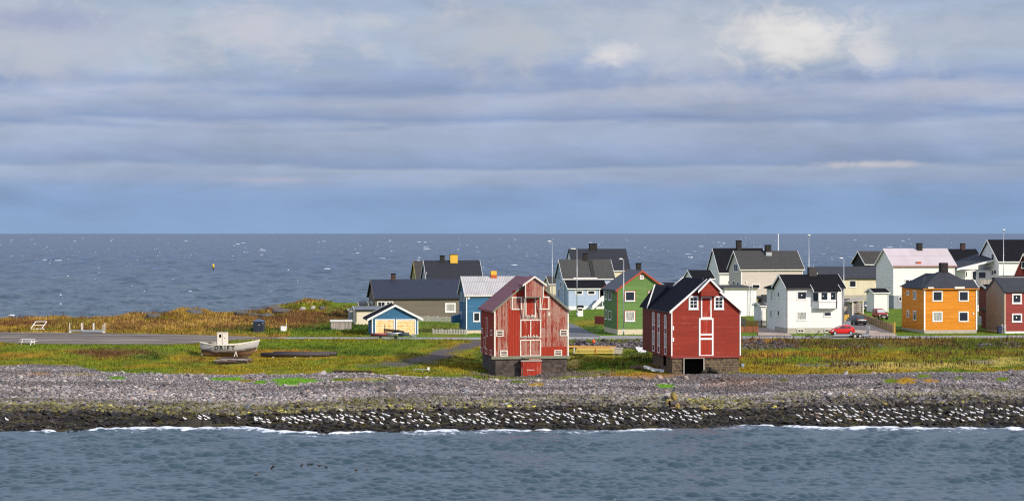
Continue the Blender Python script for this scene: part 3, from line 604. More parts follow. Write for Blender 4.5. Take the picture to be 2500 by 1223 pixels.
foam *= .25+.95*sstep(fbm(xr*.16, yr_*.1+3, 3), .36, .56)*(.45+.75*sstep(fbm(xr*.8, yr_*.9, 3), .3, .6))
wash = np.exp(-((frontd-3.2)/1.6)**2)*sstep(fbm(xr*.13+31, yr_*.25, 3), .52, .70)*np.where(yr_ < 225, .6, 0)
foam = np.maximum(foam, wash)
zz = WZ.ravel(); zz = zz*np.where((yr_ < 225), np.clip(.35+frontd/14, .3, 1), 1)+.22*foam*np.where(yr_ < 225, 1, 0)
cr = np.where(yr_ < 200, sstep(zz, .24, .34)*.7, 0)*sstep(fbm(xr*.3, yr_*.3, 3), .56, .66); foam = np.maximum(foam, 0)
nx, ny = len(sx), len(SY); ii = (np.arange(ny-1)[:, None]*nx+np.arange(nx-1)[None]).ravel()
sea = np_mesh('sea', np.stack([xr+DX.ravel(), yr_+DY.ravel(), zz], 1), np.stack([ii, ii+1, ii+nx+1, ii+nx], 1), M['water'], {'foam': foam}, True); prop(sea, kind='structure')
# breaking crests out at sea
mbv, mbf = [], []
for k in range(1150):
    p = 4+66*r2.random()**1.2 if k < 960 else 60+150*r2.random()
    Y = F*H/p; X = r2.uniform(-.30, .30)*Y
    if Y < 470: continue
    big = r2.random()**9; L = (.55+6.5*big)*(.8 if Y < 900 else 1)*min(1.5, max(.38, Y/1700)); hh = (.085+.24*big)*min(2.4, max(.40, Y/1700)); n = 5
    b0 = len(mbv); zb = float(.5*r2.random())
    for i in range(n+1):
        t = i/n; e_ = math.sin(math.pi*t)**.6; x = X+(t-.5)*L; jy = r2.normal(0, .25)
        h1 = hh*e_*r2.uniform(.35, 1)
        mbv += [(x, Y+jy-.7*e_, zb-.25), (x, Y+jy, zb+h1), (x, Y+jy+.9*e_, zb-.25)]
    for i in range(n): mbf += [(b0+3*i, b0+3*i+3, b0+3*i+4, b0+3*i+1), (b0+3*i+1, b0+3*i+4, b0+3*i+5, b0+3*i+2)]
o = np_mesh('whitecap_foam', mbv, mbf, M['foam'], None, True); prop(o, 'white foam of breaking crests scattered over the open sea', 'foam', kind='stuff')
# ---------------------------------------------------------------- loose stones and grass
def ico():
    p = (1+5**.5)/2; v = [(-1, p, 0), (1, p, 0), (-1, -p, 0), (1, -p, 0), (0, -1, p), (0, 1, p), (0, -1, -p), (0, 1, -p), (p, 0, -1), (p, 0, 1), (-p, 0, -1), (-p, 0, 1)]
    f = [(0, 11, 5), (0, 5, 1), (0, 1, 7), (0, 7, 10), (0, 10, 11), (1, 5, 9), (5, 11, 4), (11, 10, 2), (10, 7, 6), (7, 1, 8), (3, 9, 4), (3, 4, 2), (3, 2, 6), (3, 6, 8), (3, 8, 9), (4, 9, 5), (2, 4, 11), (6, 2, 10), (8, 6, 7), (9, 8, 1)]
    v = np.array(v, float); return v/np.linalg.norm(v[0]), np.array(f)
IV, IF = ico()
def stones(name, X, Y, size, col, mat, flat=.62, sink=.2, seed=1):
    r = np.random.default_rng(seed); n = len(X); Z = gz(X, Y)
    V = IV[None]*r.uniform(.72, 1.22, (n, 12, 1)); s = np.stack([size*r.uniform(.8, 1.35, n), size*r.uniform(.7, 1.1, n), size*flat*r.uniform(.7, 1.2, n)], 1)
    V = V*s[:, None, :]; a = r.uniform(0, 6.28, n); c, q = np.cos(a)[:, None], np.sin(a)[:, None]
    b = r.normal(0, .3, n)[:, None]; V = np.stack([V[..., 0], V[..., 1], V[..., 2]+V[..., 0]*b], -1)
    V = np.stack([V[..., 0]*c-V[..., 1]*q, V[..., 0]*q+V[..., 1]*c, V[..., 2]], -1)
    V += np.stack([X, Y, Z+size*flat*(1-2*sink)*.5], 1)[:, None, :]
    Fc = (IF[None]+12*np.arange(n)[:, None, None]).reshape(-1, 3)
    return np_mesh(name, V.reshape(-1, 3), Fc, mat, {'col': np.repeat(col, 12, 0)})
N = 142000; X = rng.uniform(-85, 85, N); Y = rng.uniform(216, 266, N)
ys2, ys3 = LY(2, X), LY(3, X)+(fbm(X*.25+40, Y*.02, 3)-.5)*4.0
k = (np.abs(X) < .31*Y) & (Y > ys2-3) & (Y < ys3+.6+2*rng.random(N)**3)
X, Y = X[k], Y[k]; Z = gz(X, Y); cg, hg = gcol(X, Y, Z); k = hg < .05; X, Y, Z, cg = X[k], Y[k], Z[k], cg[k]; ys2, ys3 = LY(2, X), LY(3, X)
n = len(X); t = np.clip((Y-ys2)/(ys3-ys2), 0, 1)
size = np.minimum(.30, (.066+.10*(1-t)**1.4)*np.exp(rng.normal(0, .40, n)))
base = np.array([(.28, .245, .24), (.34, .31, .295), (.21, .185, .19), (.235, .245, .26), (.31, .24, .205), (.15, .135, .135), (.55, .50, .44)])
pick = rng.choice(7, n, p=[.28, .22, .2, .1, .09, .08, .03]); cst = base[pick]*np.array((.78, .755, .74))*rng.uniform(.55, 1.4, (n, 1))
brown = (cg[:, 0] > 1.35*cg[:, 2]) ; mixk = np.where(brown, .55, .0)[:, None]; cst = cst*(1-mixk)+cg*1.3*mixk
low = sstep(5.2-(Y-ys2)+(fbm(X*.15, Y*.1, 3)-.5)*9, 0, 3)*(.30+.70*np.maximum(sstep(-X-2+10*(fbm(X*.1, Y*.1)-.5), -5, 5), np.exp(-((X-22)/5.0)**2)))
ol = rng.random(n) < low*.6; yl = ol & (rng.random(n) < .06)
cst[ol] = np.array((.175, .155, .055))*rng.uniform(.5, 1.35, (ol.sum(), 1)); cst[yl] = np.array((.42, .36, .06))*rng.uniform(.7, 1.2, (yl.sum(), 1))
wr = fbm(X*.045+3, (Y-ys2)*.33+.6*np.sin(X*.11), 4); cst *= (.70+.62*sstep(wr, .34, .64))[:, None]
bigk = rng.random(n) < .006; size[bigk] = rng.uniform(.26, .46, bigk.sum())
o = stones('beach_pebbles', X, Y, size, cst, M['stones'], seed=5); prop(o, 'grey and mauve rounded stones covering the beach', 'pebbles', kind='stuff')
N = 18000; X = rng.uniform(-84, 84, N); Y = rng.uniform(199, 232, N); w = (fbm(X*.18, LY(1, X)*.05, 3)-.5)*1.8
k = (np.abs(X) < .31*Y) & (Y > LY(1, X)+w-.9-2.2*(rng.random(N) < .02)) & (Y < LY(2, X)+1.5+(fbm(X*.3, Y*.3)-.5)*8); X, Y = X[k], Y[k]; n = len(X)
size = np.minimum(.42, .19*np.exp(rng.normal(0, .42, n))); wet = sstep(Y-LY(1, X), 0, 9)
b3 = np.array([(.024, .015, .010), (.038, .026, .014), (.060, .046, .014), (.055, .042, .032), (.015, .011, .009)]); pk = rng.choice(5, n, p=[.34, .26, .16, .10, .14])
c3 = .55*b3[pk]*rng.uniform(.6, 1.5, (n, 1))*(.75+.6*wet[:, None]); dry = rng.random(n) < np.clip((Y-LY(2, X)+5)/10, 0, .5)*np.where(X > 27, .12, 1); c3[dry] = np.array((.11, .10, .055))*rng.uniform(.6, 1.4, (dry.sum(), 1))
# rubble on the bank and round the warehouse feet
def rubble(n, px0, px1, py0, py1, s0, seed):
    r = np.random.default_rng(seed); out = []
    for i in range(n): q = hit(r.uniform(px0, px1), r.uniform(py0, py1)); out.append((q[0]+r.normal(0, .1), q[1]+r.normal(0, .3)))
    a = np.array(out); return a[:, 0], a[:, 1], s0*np.exp(r.normal(0, .45, n))
RB = [rubble(420, 1390, 1600, 833, 852, .16, 1), rubble(200, 1812, 1950, 834, 852, .14, 2), rubble(90, 2050, 2160, 836, 850, .11, 3), rubble(380, 1180, 1400, 903, 920, .12, 4), rubble(120, 1950, 2120, 886, 895, .10, 5), rubble(160, 2380, 2490, 832, 850, .12, 6)]
RX, RY, RS = (np.concatenate([t[i] for t in RB]) for i in range(3)); rr_ = np.random.default_rng(12)
o_ = stones('bank_rubble', RX, RY, RS, np.array((.115, .10, .105))*rr_.uniform(.4, 1.7, (len(RX), 1)), M['stones'], .65, .1, 9); prop(o_, 'dark rubble stones showing through the grass of the bank', 'rubble', kind='stuff')
o = stones('weedy_shore_stones', X, Y, size, c3, M['weedstones'], .6, .25, 6); prop(o, 'dark brown seaweed covered stones along the waterline', 'shore stones', kind='stuff')
def blades(name, n, xlo, xhi, ylo, yhi, sel, hm, wd, seed, label, cat, fixed=None):
    r = np.random.default_rng(seed); X = r.uniform(xlo, xhi, n); Y = r.uniform(ylo, yhi, n); k = (np.abs(X) < .30*Y+2) & sel(X, Y+r.normal(0, .5, n)); X, Y = X[k], Y[k]
    Z = gz(X, Y); c, h = gcol(X, Y, Z); k = h > .06; X, Y, Z, c, h = X[k], Y[k], Z[k], c[k], h[k]; m = len(X)
    clump = sstep(fbm(X*.9, Y*.9, 3), .3, .7); h = h*hm*r.uniform(.45, 1.3, m)*(.55+.9*clump); w = wd*r.uniform(.6, 1.4, m)*(.6+h)
    lx = h*(.25+r.normal(0, .35, m)); ly = h*r.normal(0, .3, m); a = r.uniform(-.9, .9, m)
    if fixed: h = r.uniform(fixed[1]*.6, fixed[1]*1.2, m); w = np.full(m, wd); lx = h*r.normal(.05, .1, m); ly = h*0; c = np.tile(np.array(fixed[0]), (m, 1))
    P = np.stack([np.stack([X-w*np.cos(a), Y-w*np.sin(a), Z-.03], 1), np.stack([X+w*np.cos(a), Y+w*np.sin(a), Z-.03], 1), np.stack([X+lx, Y+ly, Z+h], 1)], 1)
    v = r.uniform(.72, 1.28, (m, 1)); v = v*np.where(r.random((m, 1)) < .03, 1.4, 1)*(.78+.44*sstep(fbm(X*.7+9, Y*.55, 3), .3, .7))[:, None]; cc = c*v
    o = np_mesh(name, P.reshape(-1, 3), np.arange(3*m).reshape(-1, 3), M['grassblade'], {'col': np.clip(np.repeat(cc, 3, 0), 0, .8)})
    return prop(o, label, cat, kind='stuff')
offroad = lambda X, Y: (Y < LY(5, X)+.3) | (Y > LY(6, X)-.1)
blades('bank_grass', 220000, -90, 90, 236, 300, lambda X, Y: (Y < LY(5, X)+.5), 1.0, .075, 21, 'rough ochre and green grass on the bank below the road', 'grass')
blades('field_grass', 120000, -102, -22, 295, 395, lambda X, Y: (Y > LY(6, X)-.2) & (Y < LY(8, X)+4), 1.05, .10, 22, 'tall golden and brown grass on the field behind the asphalt', 'grass')
blades('lawn_grass', 60000, -34, 100, 293, 380, lambda X, Y: (Y > LY(6, X)+.05) & (X > -34), 1.0, .07, 23, 'short green grass between the houses', 'grass')
stalky = lambda X, Y: (fbm(X*.22+70, Y*.25, 3) > .52) & offroad(X, Y)
blades('dry_stalks', 7000, 12, 78, 252, 291, stalky, 1.0, .05, 24, 'dark brown dead dock stalks standing in the grass of the bank', 'stalks', ((.075, .032, .018), .75))
blades('field_stalks', 9000, -100, -30, 318, 372, stalky, 1.0, .06, 25, 'dark brown seed stalks standing in the golden field grass', 'stalks', ((.13, .055, .022), .85))
# ---------------------------------------------------------------- houses
class House:
    """one building: an Empty at its near-left corner; local u runs along the front, v into the depth, z up"""
    def __init__(s, name, label, cat, x0, x1, x2, Y, th=10, D=None, W=None, group=None):
        s.th = math.radians(th); c, q = math.cos(s.th), math.sin(s.th); s.Y1 = Y; s.X1 = (x1-CX)/F*Y
        t = (x2-CX)/F; s.W = W or (t*Y-s.X1)/(c-t*q)
        t0 = (x0-CX)/F; s.D = D or (s.X1-t0*Y)/(q+t0*c)
        s.zb = float(min(gz(s.X1, Y), gz(s.X1-s.D*q*.5, Y+s.D*c*.5), gz(s.X1+s.W*c, Y+s.W*q)))
        s.root = empty(name, (s.X1, Y, s.zb), s.th, label=label, cat=cat, group=group)
    def f(s, px, py, v=0.0):
        """pixel -> (u, z) on the vertical plane at depth v"""
        c, q = math.cos(s.th), math.sin(s.th); t = (px-CX)/F; X0, Y0 = s.X1-q*v, s.Y1+c*v
        u = (t*Y0-X0)/(c-t*q); return u, H-(py-HY)*(Y0+u*q)/F-s.zb
    def l(s, px, py, u=0.0):
        """pixel -> (v, z) on the vertical plane at u (side wall)"""
        c, q = math.cos(s.th), math.sin(s.th); t = (px-CX)/F; X0, Y0 = s.X1+c*u, s.Y1+q*u
        v = (X0-t*Y0)/(q+t*c); return v, H-(py-HY)*(Y0+v*c)/F-s.zb
    def body(s, wall, roof, eave, ridge, front='eave', found=None, fmat=None, trim=None, ov=.35, og=.3, th=.16, corner=None, barge=True, left=None, fascia=True, skirt=.6, fin=None):
        c = math.cos(s.th); s.front = front; s.trim = trim = trim or M['white']
        s.ze = s.f(CX+F*s.X1/s.Y1, eave)[1]
        if front == 'eave':
            s.zr = H-(ridge-HY)*(s.Y1+s.D/2*c)/F-s.zb; half = s.D/2; ax, L = 'x', s.W
        else:
            s.zr = H-(ridge-HY)*(s.Y1+s.W/2*math.sin(s.th))/F-s.zb; half = s.W/2; ax, L = 'y', s.D
        s.zr -= th; k = (s.zr-s.ze)/half; s.k = k; s.half = half
        s.zf = s.f(CX+F*s.X1/s.Y1, found)[1] if found else -skirt
        w = MB(); e = .02
        w.prism([(0, s.zf), (2*half, s.zf), (2*half, s.ze-e), (half, s.zr-e), (0, s.ze-e)], ax, 0, L)
        s.wall = w.build('wall', wall, s.root)
        if left:
            if front == 'eave': MB().prism([(0, s.zf), (s.D, s.zf), (s.D, s.ze-e), (half, s.zr-e), (0, s.ze-e)], 'x', -.03, -.002).build('side_wall', left, s.root)
            else: MB().prism([(0, s.zf), (s.D, s.zf), (s.D, s.ze-e), (0, s.ze-e)], 'x', -.03, -.002).build('side_wall', left, s.root)
        if found:
            i = -.03 if fin is None else fin
            MB().box(-i, s.W+i, -i, s.D+i, -skirt, s.zf-.003).build('foundation', fmat or M['concrete'], s.root)
        a = [(-ov, s.ze-k*ov), (half, s.zr), (2*half+ov, s.ze-k*ov)]
        prof = a+[(p, z+th) for p, z in a[::-1]]
        s.roof = MB().prism(prof, ax, -og, L+og).build('roof', roof, s.root)
        if barge:
            b = [(-ov-.02, s.ze-k*(ov+.02)-.12), (half, s.zr-.12), (2*half+ov+.02, s.ze-k*(ov+.02)-.12)]
            bp = b+[(p, z+th+.16) for p, z in b[::-1]]
            for t0, t1 in ((-og-.05, -og-.003), (L+og+.003, L+og+.05)): MB().prism(bp, ax, t0, t1).build('bargeboard', trim, s.root)
        if fascia:
            z0 = s.ze-k*ov
            if front == 'eave':
                MB().box(-og, s.W+og, -ov-.06, -ov-.003, z0-.06, z0+.12).build('gutter', trim if fascia is True else fascia, s.root)
            else: MB().box(-ov-.06, -ov-.003, -og+.02, s.D+og-.02, z0-.06, z0+.12).build('gutter', trim if fascia is True else fascia, s.root)
        if corner:
            for u in (0, s.W): MB().box(u-.07, u+.07, -.05, .07, s.zf, s.ze-(.0 if front != 'eave' else .05)-.05).build('corner_board', corner, s.root)
        return s
    def slab(s, mb, face, a0, a1, b0, b1, o0, o1):
        if face == 'F': mb.box(a0, a1, -o1, -o0, b0, b1)
        else: mb.box(-o1, -o0, a0, a1, b0, b1)
        return mb
    def ab(s, face, r, off=0.0):
        fn = s.f if face == 'F' else s.l
        a0, b1 = fn(r[0], r[1], off); a1, b0 = fn(r[2], r[3], off); a0, a1 = sorted((a0, a1)); return a0, a1, b0, b1
    def rect(s, face, r, mat, name, o0=-.02, o1=.05, parent=None, **k):
        return s.slab(MB(), face, *s.ab(face, r), o0, o1).build(name, mat, parent or s.root, **k)
    def win(s, face, r, fr=.11, nx=1, ny=1, pane='glass', trim=None, sill=True, o=0.0, name='window', out=.06, outer=None, lit=None):
        a0, a1, b0, b1 = s.ab(face, r); fr = min(fr, (a1-a0)*.22, (b1-b0)*.25); mb = MB(); T = trim or s.trim
        s.slab(mb, face, a0, a0+fr, b0, b1, o-.01, o+out); s.slab(mb, face, a1-fr, a1, b0, b1, o-.01, o+out)
        s.slab(mb, face, a0+fr, a1-fr, b1-fr, b1, o-.01, o+out-.002); s.slab(mb, face, a0+fr, a1-fr, b0, b0+fr, o-.01, o+out-.002)
        for i in range(1, nx): x = a0+fr+(a1-a0-2*fr)*i/nx; s.slab(mb, face, x-.03, x+.03, b0+fr, b1-fr, o-.01, o+out-.01)
        for i in range(1, ny): y = b0+fr+(b1-b0-2*fr)*i/ny; s.slab(mb, face, a0+fr, a1-fr, y-.03, y+.03, o-.01, o+out-.012)
        w = mb.build(name, T, s.root)
        s.slab(MB(), face, a0+fr, a1-fr, b0+fr, b1-fr, o-.01, o+.012).build('pane', M[pane], w)
        if sill: s.slab(MB(), face, a0-.06, a1+.06, b0-.07, b0-.003, o-.01, o+out+.05).build('sill', T, w)
        if outer:
            e = .09; mb = MB()
            s.slab(mb, face, a0-e, a0-.002, b0-e, b1+e, o-.01, o+.03); s.slab(mb, face, a1+.002, a1+e, b0-e, b1+e, o-.01, o+.03)
            s.slab(mb, face, a0, a1, b1+.002, b1+e, o-.01, o+.03); mb.build('casing', outer, w)
        if lit:
            a, b = s.f(*lit) if face == 'F' else s.l(*lit)
            mb = MB(); s.slab(mb, face, a-.07, a+.07, b-.07, b+.07, o+.014, o+.05); mb.build('window_lamp', M['lit'], w)
        return w
    def chim(s, r, mat, v=None, w=None, cap=True, drop=1.2):
        v = (s.D/2 if s.front == 'eave' else s.D*.5) if v is None else v
        a0, a1, b0, b1 = s.ab('F', r, v); d = w or (a1-a0)*.9; mb = MB(); mb.box(a0, a1, v-d/2, v+d/2, b0-drop, b1)
        c = mb.build('chimney', mat, s.roof)
        if cap: MB().box(a0-.06, a1+.06, v-d/2-.06, v+d/2+.06, b1+.002, b1+.09).build('chimney_cap', M['dark'] if cap is True else cap, s.roof)
        return c
    def pipe(s, px, top, bot, mat=None, o=.1):
        u, z1 = s.f(px, top); _, z0 = s.f(px, bot)
        return MB().tube((u, -o, z0), (u, -o, z1), .05).build('drainpipe', mat or M['trim_black'], s.root, True)
V = lambda *a: Vector(a)
WARE = 'gabled wooden warehouses standing on the shore'
# --- weathered red warehouse
h = House('warehouse', 'weathered red wooden warehouse with flaking paint and faded iron roof', 'warehouse', 1170, 1208, 1387, 251, 10.0, D=10.5, group=WARE); b1 = h
h.body(M['flake'], M['r_redmetal'], 757, 677, 'gable', 873, M['stone'], M['oldwhite'], ov=.30, og=.25, fascia=M['r_redmetal'], left=M['flake_side'], skirt=1.2, barge=False, fin=-.12)
for t0, t1, mt in ((-.30, -.253, M['green_trim']), (h.D+.253, h.D+.3, M['green_trim'])):
    b = [(-.32, h.ze-h.k*.32-.10), (h.half, h.zr-.10), (2*h.half+.32, h.ze-h.k*.32-.10)]
    MB().prism(b+[(p, z+.27) for p, z in b[::-1]], 'y', t0, t1).build('bargeboard', mt, h.root)
for u in (0, h.W): MB().box(u-.09, u+.09, -.055, .02, h.zf, h.ze-.15).build('corner_board', M['oldwhite'], h.root)
h.rect('F', (1200, 869.5, 1392, 874.5), M['green_trim'], 'sill_beam', -.02, .10)
h.rect('F', (1240.5, 753, 1269, 868.5), M['redpaint'], 'repainted_panel', -.01, .02, label='solid red strip of repainted boards')
h.rect('F', (1320.5, 846.5, 1383.5, 868.5), M['redpaint'], 'repainted_panel', -.01, .02, label='solid red repainted corner at the bottom')
h.rect('F', (1322, 700, 1334, 800), M['flake_some'], 'repainted_panel', -.01, .015)
h.rect('F', (1251, 709, 1279, 724), M['redpaint'], 'repainted_panel', -.01, .018)
# hoist hood over the loft doors
a0, a1, z0, z1 = h.ab('F', (1279.5, 690, 1322.5, 723.5)); am = (a0+a1)/2; zt = h.f(1301, 676)[1]; dp = 1.0
hood = MB().prism([(a0, z0), (a1, z0), (a1, z1-.05), (am, zt-.05), (a0, z1-.05)], 'y', -dp, -.02).build('hoist_hood', M['flake'], h.root)
pr = [(a0-.35, z1-.33), (am, zt), (a1+.35, z1-.33)]
MB().prism(pr+[(p, z+.10) for p, z in pr[::-1]], 'y', -dp-.25, 2.2).build('hood_roof', M['r_redmetal'], hood)
pr = [(a0-.40, z1-.45), (am, zt-.08), (a1+.40, z1-.45)]
MB().prism(pr+[(p, z+.24) for p, z in pr[::-1]], 'y', -dp-.30, -dp-.253).build('bargeboard', M['oldwhite'], hood)
for u in (a0, a1): MB().box(u-.06, u+.06, -dp-.04, -dp+.08, z0-.1, z1-.2).build('corner_board', M['oldwhite'], hood)
MB().box(a0, a1, -dp-.03, -dp+.05, z0-.11, z0-.002).build('bottom_board', M['green_trim'], hood)
for u, p in ((a0, (1276, 779)), (a1, (1318, 779))):
    uu, zz_ = h.f(*p); MB().bar((u, -dp+.1, z0), (uu, -.06, zz_), .09).build('hood_strut', M['oldwhite'], h.root)
def door(face, r, mats, name='door', fr=.13, leaves=1, mid=None, o=0.0, ledge=None):
    a0, a1, b0, b1 = h.ab(face, r); mb = MB()
    h.slab(mb, face, a0, a0+fr, b0, b1, o-.01, o+.08); h.slab(mb, face, a1-fr, a1, b0, b1, o-.01, o+.08)
    h.slab(mb, face, a0+fr, a1-fr, b1-fr, b1, o-.01, o+.078); h.slab(mb, face, a0+fr, a1-fr, b0, b0+fr, o-.01, o+.078)
    if leaves == 2: m_ = (a0+a1)/2; h.slab(mb, face, m_-.06, m_+.06, b0+fr, b1-fr, o-.01, o+.075)
    d = mb.build('door_frame', mats[0], h.root)
    h.slab(MB(), face, a0+fr, a1-fr, b0+fr, b1-fr, o-.01, o+.03).build(name, mats[1], d)
    return d
OW = M['oldwhite']
door('F', (1282.6, 725.5, 1308, 776), (OW, M['reddoor']), 'loft_door'); door('F', (1270, 780, 1320.8, 824.5), (OW, M['flake_some']), 'double_door', leaves=2); door('F', (1269.5, 829, 1320.8, 869.4), (OW, M['flake']), 'double_door', leaves=2)
for r in ((1284.5, 765, 1306, 773), (1272, 815, 1318, 822)):       # abandoned nests on the ledges
    a0, a1, b0, b1 = h.ab('F', r); mb = MB()
    for i in range(12): x = R.uniform(a0, a1); mb.tube((x, -.16, b0-.02), (x+R.uniform(-.1, .1), -.14, b0+R.uniform(.06, (b1-b0)*.8)), .10, .04, 6)
    mb.bar((a0, -.13, b0), (a1, -.13, b0), .1, .08); mb.build('nest_ledge', M['driftwood'], h.root)
for r, p in (((1249.3, 724.6, 1274.2, 756), 'flake'), ((1317.5, 724, 1341, 755.5), 'flake_some')):
    a0, a1, b0, b1 = h.ab('F', r); mb = MB(); fr = .14
    h.slab(mb, 'F', a0, a0+fr, b0, b1, 0, .07); h.slab(mb, 'F', a1-fr, a1, b0, b1, 0, .07); h.slab(mb, 'F', a0-.04, a1+.04, b1-fr, b1+.02, 0, .075); h.slab(mb, 'F', a0-.04, a1+.04, b0, b0+fr, 0, .075)
    w = mb.build('window', OW, h.root); h.slab(MB(), 'F', a0+fr, a1-fr, b0+fr, b1-fr, -.01, .035).build('shutter', M[p], w)
for r in ((1211, 806, 1229, 821.5), (1366.5, 804.5, 1385.5, 820), (1220.8, 855, 1239.5, 869.2), (1353, 854, 1372, 868.3)): h.win('F', r, .12, 1, 3, 'slats', OW, False, .02)
for r in ((1187.3, 774, 1191.2, 822), (1182, 822, 1186, 849), (1185, 849, 1190, 865), (1176, 800, 1180, 814), (1198, 804.5, 1202.4, 819.5), (1174, 847, 1178, 861.5), (1197, 853, 1201.6, 868)): h.win('L', r, .10, 1, 1, 'slats', OW, False)
h.rect('F', (1338.5, 762, 1342.3, 771), OW, 'sign_plate', 0, .04)
# cellar door in its red lean-to frame
a0, a1, b0, b1 = h.ab('F', (1271, 881, 1319.5, 917))
MB().box(a0-.05, a1+.05, -.75, .1, b1-.02, b1+.10).build('cellar_lintel', M['concrete'], h.root)
MB().box(a1-.35, a1, -.70, .1, b0-.4, b1-.03).build('cellar_post', M['flake_some'], h.root); MB().box(a0, a0+.12, -.70, .1, b0-.4, b1-.03).build('cellar_post', M['flake_some'], h.root)
cdoor = MB().box(a0+.18, a1-.36, -.82, -.70, b0-.35, b1-.08).build('cellar_door', M['reddoor'], h.root); MB().box(a0+.6, a1-.9, -.86, -.823, b0+.75, b0+.83).build('bolt', M['driftwood'], cdoor)
MB().box(a0+.05, a0+1.0, -.1, .05, b1+.12, b1+.38).build('cellar_hatch', M['dark'], h.root); MB().box(a0+1.02, a1, -.1, .05, b1+.12, b1+.38).build('cellar_panel', M['flake'], h.root)
# --- well kept red warehouse
h = House('warehouse', 'well kept red warehouse with white trim and dark open cellar doorway', 'warehouse', 1589, 1640, 1807, 249, 9.5, D=10.5, group=WARE); b2 = h
h.body(M['wall_red'], M['r_navy'], 757.5, 681, 'gable', 871.5, M['stone2'], M['white'], ov=.32, og=.30, fascia=M['trim_black'], skirt=1.3, corner=M['white'], fin=-.10)
h.rect('F', (1638, 868.8, 1809, 872.5), M['wall_red_dull'], 'sill_beam', -.02, .10); h.slab(MB(), 'L', 0, h.D, h.zf-.06, h.zf+.12, .032, .1).build('sill_beam', M['wall_red_dull'], h.root)
a0, a1, z0, z1 = h.ab('F', (1707, 706, 1749.5, 722)); am = (a0+a1)/2; zt = h.f(1729, 681)[1]; dp = .9
hood = MB().prism([(a0, z0), (a1, z0), (a1, z1-.05), (am, zt-.1), (a0, z1-.05)], 'y', -dp, -.02).build('hoist_hood', M['wall_red'], h.root)
pr = [(a0-.35, z1-.30), (am, zt+.02), (a1+.35, z1-.30)]
MB().prism(pr+[(p, z+.10) for p, z in pr[::-1]], 'y', -dp-.2, 1.5).build('hood_roof', M['r_navy'], hood)
pr = [(a0-.42, z1-.45), (am, zt-.16), (a1+.42, z1-.45)]
MB().prism(pr+[(p, z+.30) for p, z in pr[::-1]], 'y', -dp-.26, -dp-.203).build('bargeboard', M['white'], hood)
door('F', (1711, 724, 1737, 777), (M['white'], M['reddoor']), 'loft_door', .16)
door('F', (1706, 776.5, 1741.6, 870), (M['white'], M['reddoor']), 'hatch_door', .20)
for r in ((1708, 814.3, 1739.5, 818.2), (1708, 824.6, 1739.5, 829)): h.rect('F', r, M['white'], 'cross_bar', 0, .085)
for r in ((1681.3, 722.5, 1705, 755), (1743, 722.5, 1767, 755)): h.win('F', r, .20, 2, 3, 'glass', M['white'], True, 0)
for x, y in ((1641.5, 796), (1641.5, 824)): h.rect('F', (x, y, x+3.5, y+9.5), M['white'], 'wall_plate', 0, .10)
for xa, xb, ya, yb in ((1593.6, 1599.2, 762, 858), (1606.6, 1612, 765, 862), (1623, 1628.3, 768, 866)):
    v0, v1, zb_, zt_ = h.ab('L', (xa, ya, xb, yb)); hh_ = zt_-zb_; mb = MB()
    h.slab(mb, 'L', v0, v0+.13, zb_, zt_, .03, .09); h.slab(mb, 'L', v1-.13, v1, zb_, zt_, .03, .09)
    for k in (.98, .66, .50, .17, .0): h.slab(mb, 'L', v0+.13, v1-.13, zb_+hh_*k, zb_+hh_*k+.14, .03, .088)
    w = mb.build('tall_hatch', M['white'], h.root)
    for k0, k1, mt in ((.68, .98, 'wall_grey'), (.51, .66, 'wall_darkred'), (.19, .50, 'wall_grey'), (.015, .17, 'wall_darkred')): h.slab(MB(), 'L', v0+.13, v1-.13, zb_+hh_*k0+.04, zb_+hh_*k1, .025, .05).build('hatch_board', M[mt], w)
# cellar doorway
a0, a1, b0, b1 = h.ab('F', (1670.5, 875, 1717, 914)); MB().box(a0, a1, -.04, .12, b0-.5, b1).build('cellar_opening', M['dark'], h.root)
mb = MB(); mb.box(a0-.10, a0, -.10, .1, b0-.3, b1+.10); mb.box(a1, a1+.12, -.10, .1, b0-.5, b1+.10); mb.box(a0, a1, -.098, .1, b1, b1+.1); mb.build('cellar_frame', M['concrete'], h.root)
v0, v1, b0, b1 = h.ab('L', (1620, 868, 1624, 892)); h.slab(MB(), 'L', v0, v1, b0, b1, -.03, .02).build('side_hatch', M['dark'], h.root)
for o_ in [c for c in h.root.children if c.name.startswith('bargeboard') and c.data.vertices[0].co.y > h.D/2 and max(v.co.y for v in c.data.vertices) > h.D/2]:
    bpy.data.objects.remove(o_)
MB().bar((h.half-1.35, h.D+.33, h.zr-h.k*1.35+.12), (h.half, h.D+.33, h.zr+.12), .06, .3).build('bargeboard', M['white'], h.root)
# rear wing with its own lower roof
E = h.l(1580.5, 752.7, -.32); c_, q_ = math.cos(h.th), math.sin(h.th)
def locpt(px, py, Y):
    p = at(px, py, Y); d = p-Vector((h.X1, h.Y1, h.zb)); return (d.x*c_+d.y*q_, -d.x*q_+d.y*c_, d.z)
Yb = h.Y1+h.D*c_; K = locpt(1599, 695, Yb+2.4); K2 = (K[0]+4.6, K[1], K[2]); E0 = locpt(1580, 753, Yb+.1); E1 = (E0[0]+3.4, E0[1]-.1, E0[2])
mb = MB(); bk = [(E0[0]+.2, K[1]+3.4, E0[2]), (K2[0], K[1]+3.4, E0[2])]
mb.add([E0, (K2[0], E0[1], E0[2]), K2, K, bk[0], bk[1]], [(0, 1, 2, 3), (3, 2, 5, 4), (0, 3, 4), (1, 5, 2), (0, 4, 5, 1)]); wing = mb.build('rear_wing_roof', M['r_navy'], h.root)
MB().bar(E0, K, .10, .22).build('bargeboard', M['white'], wing)
MB().box(.05, K2[0]-.2, h.D+.01, K[1]+3.0, h.zf, E0[2]-.1).build('rear_wing', M['wall_darkred'], h.root)
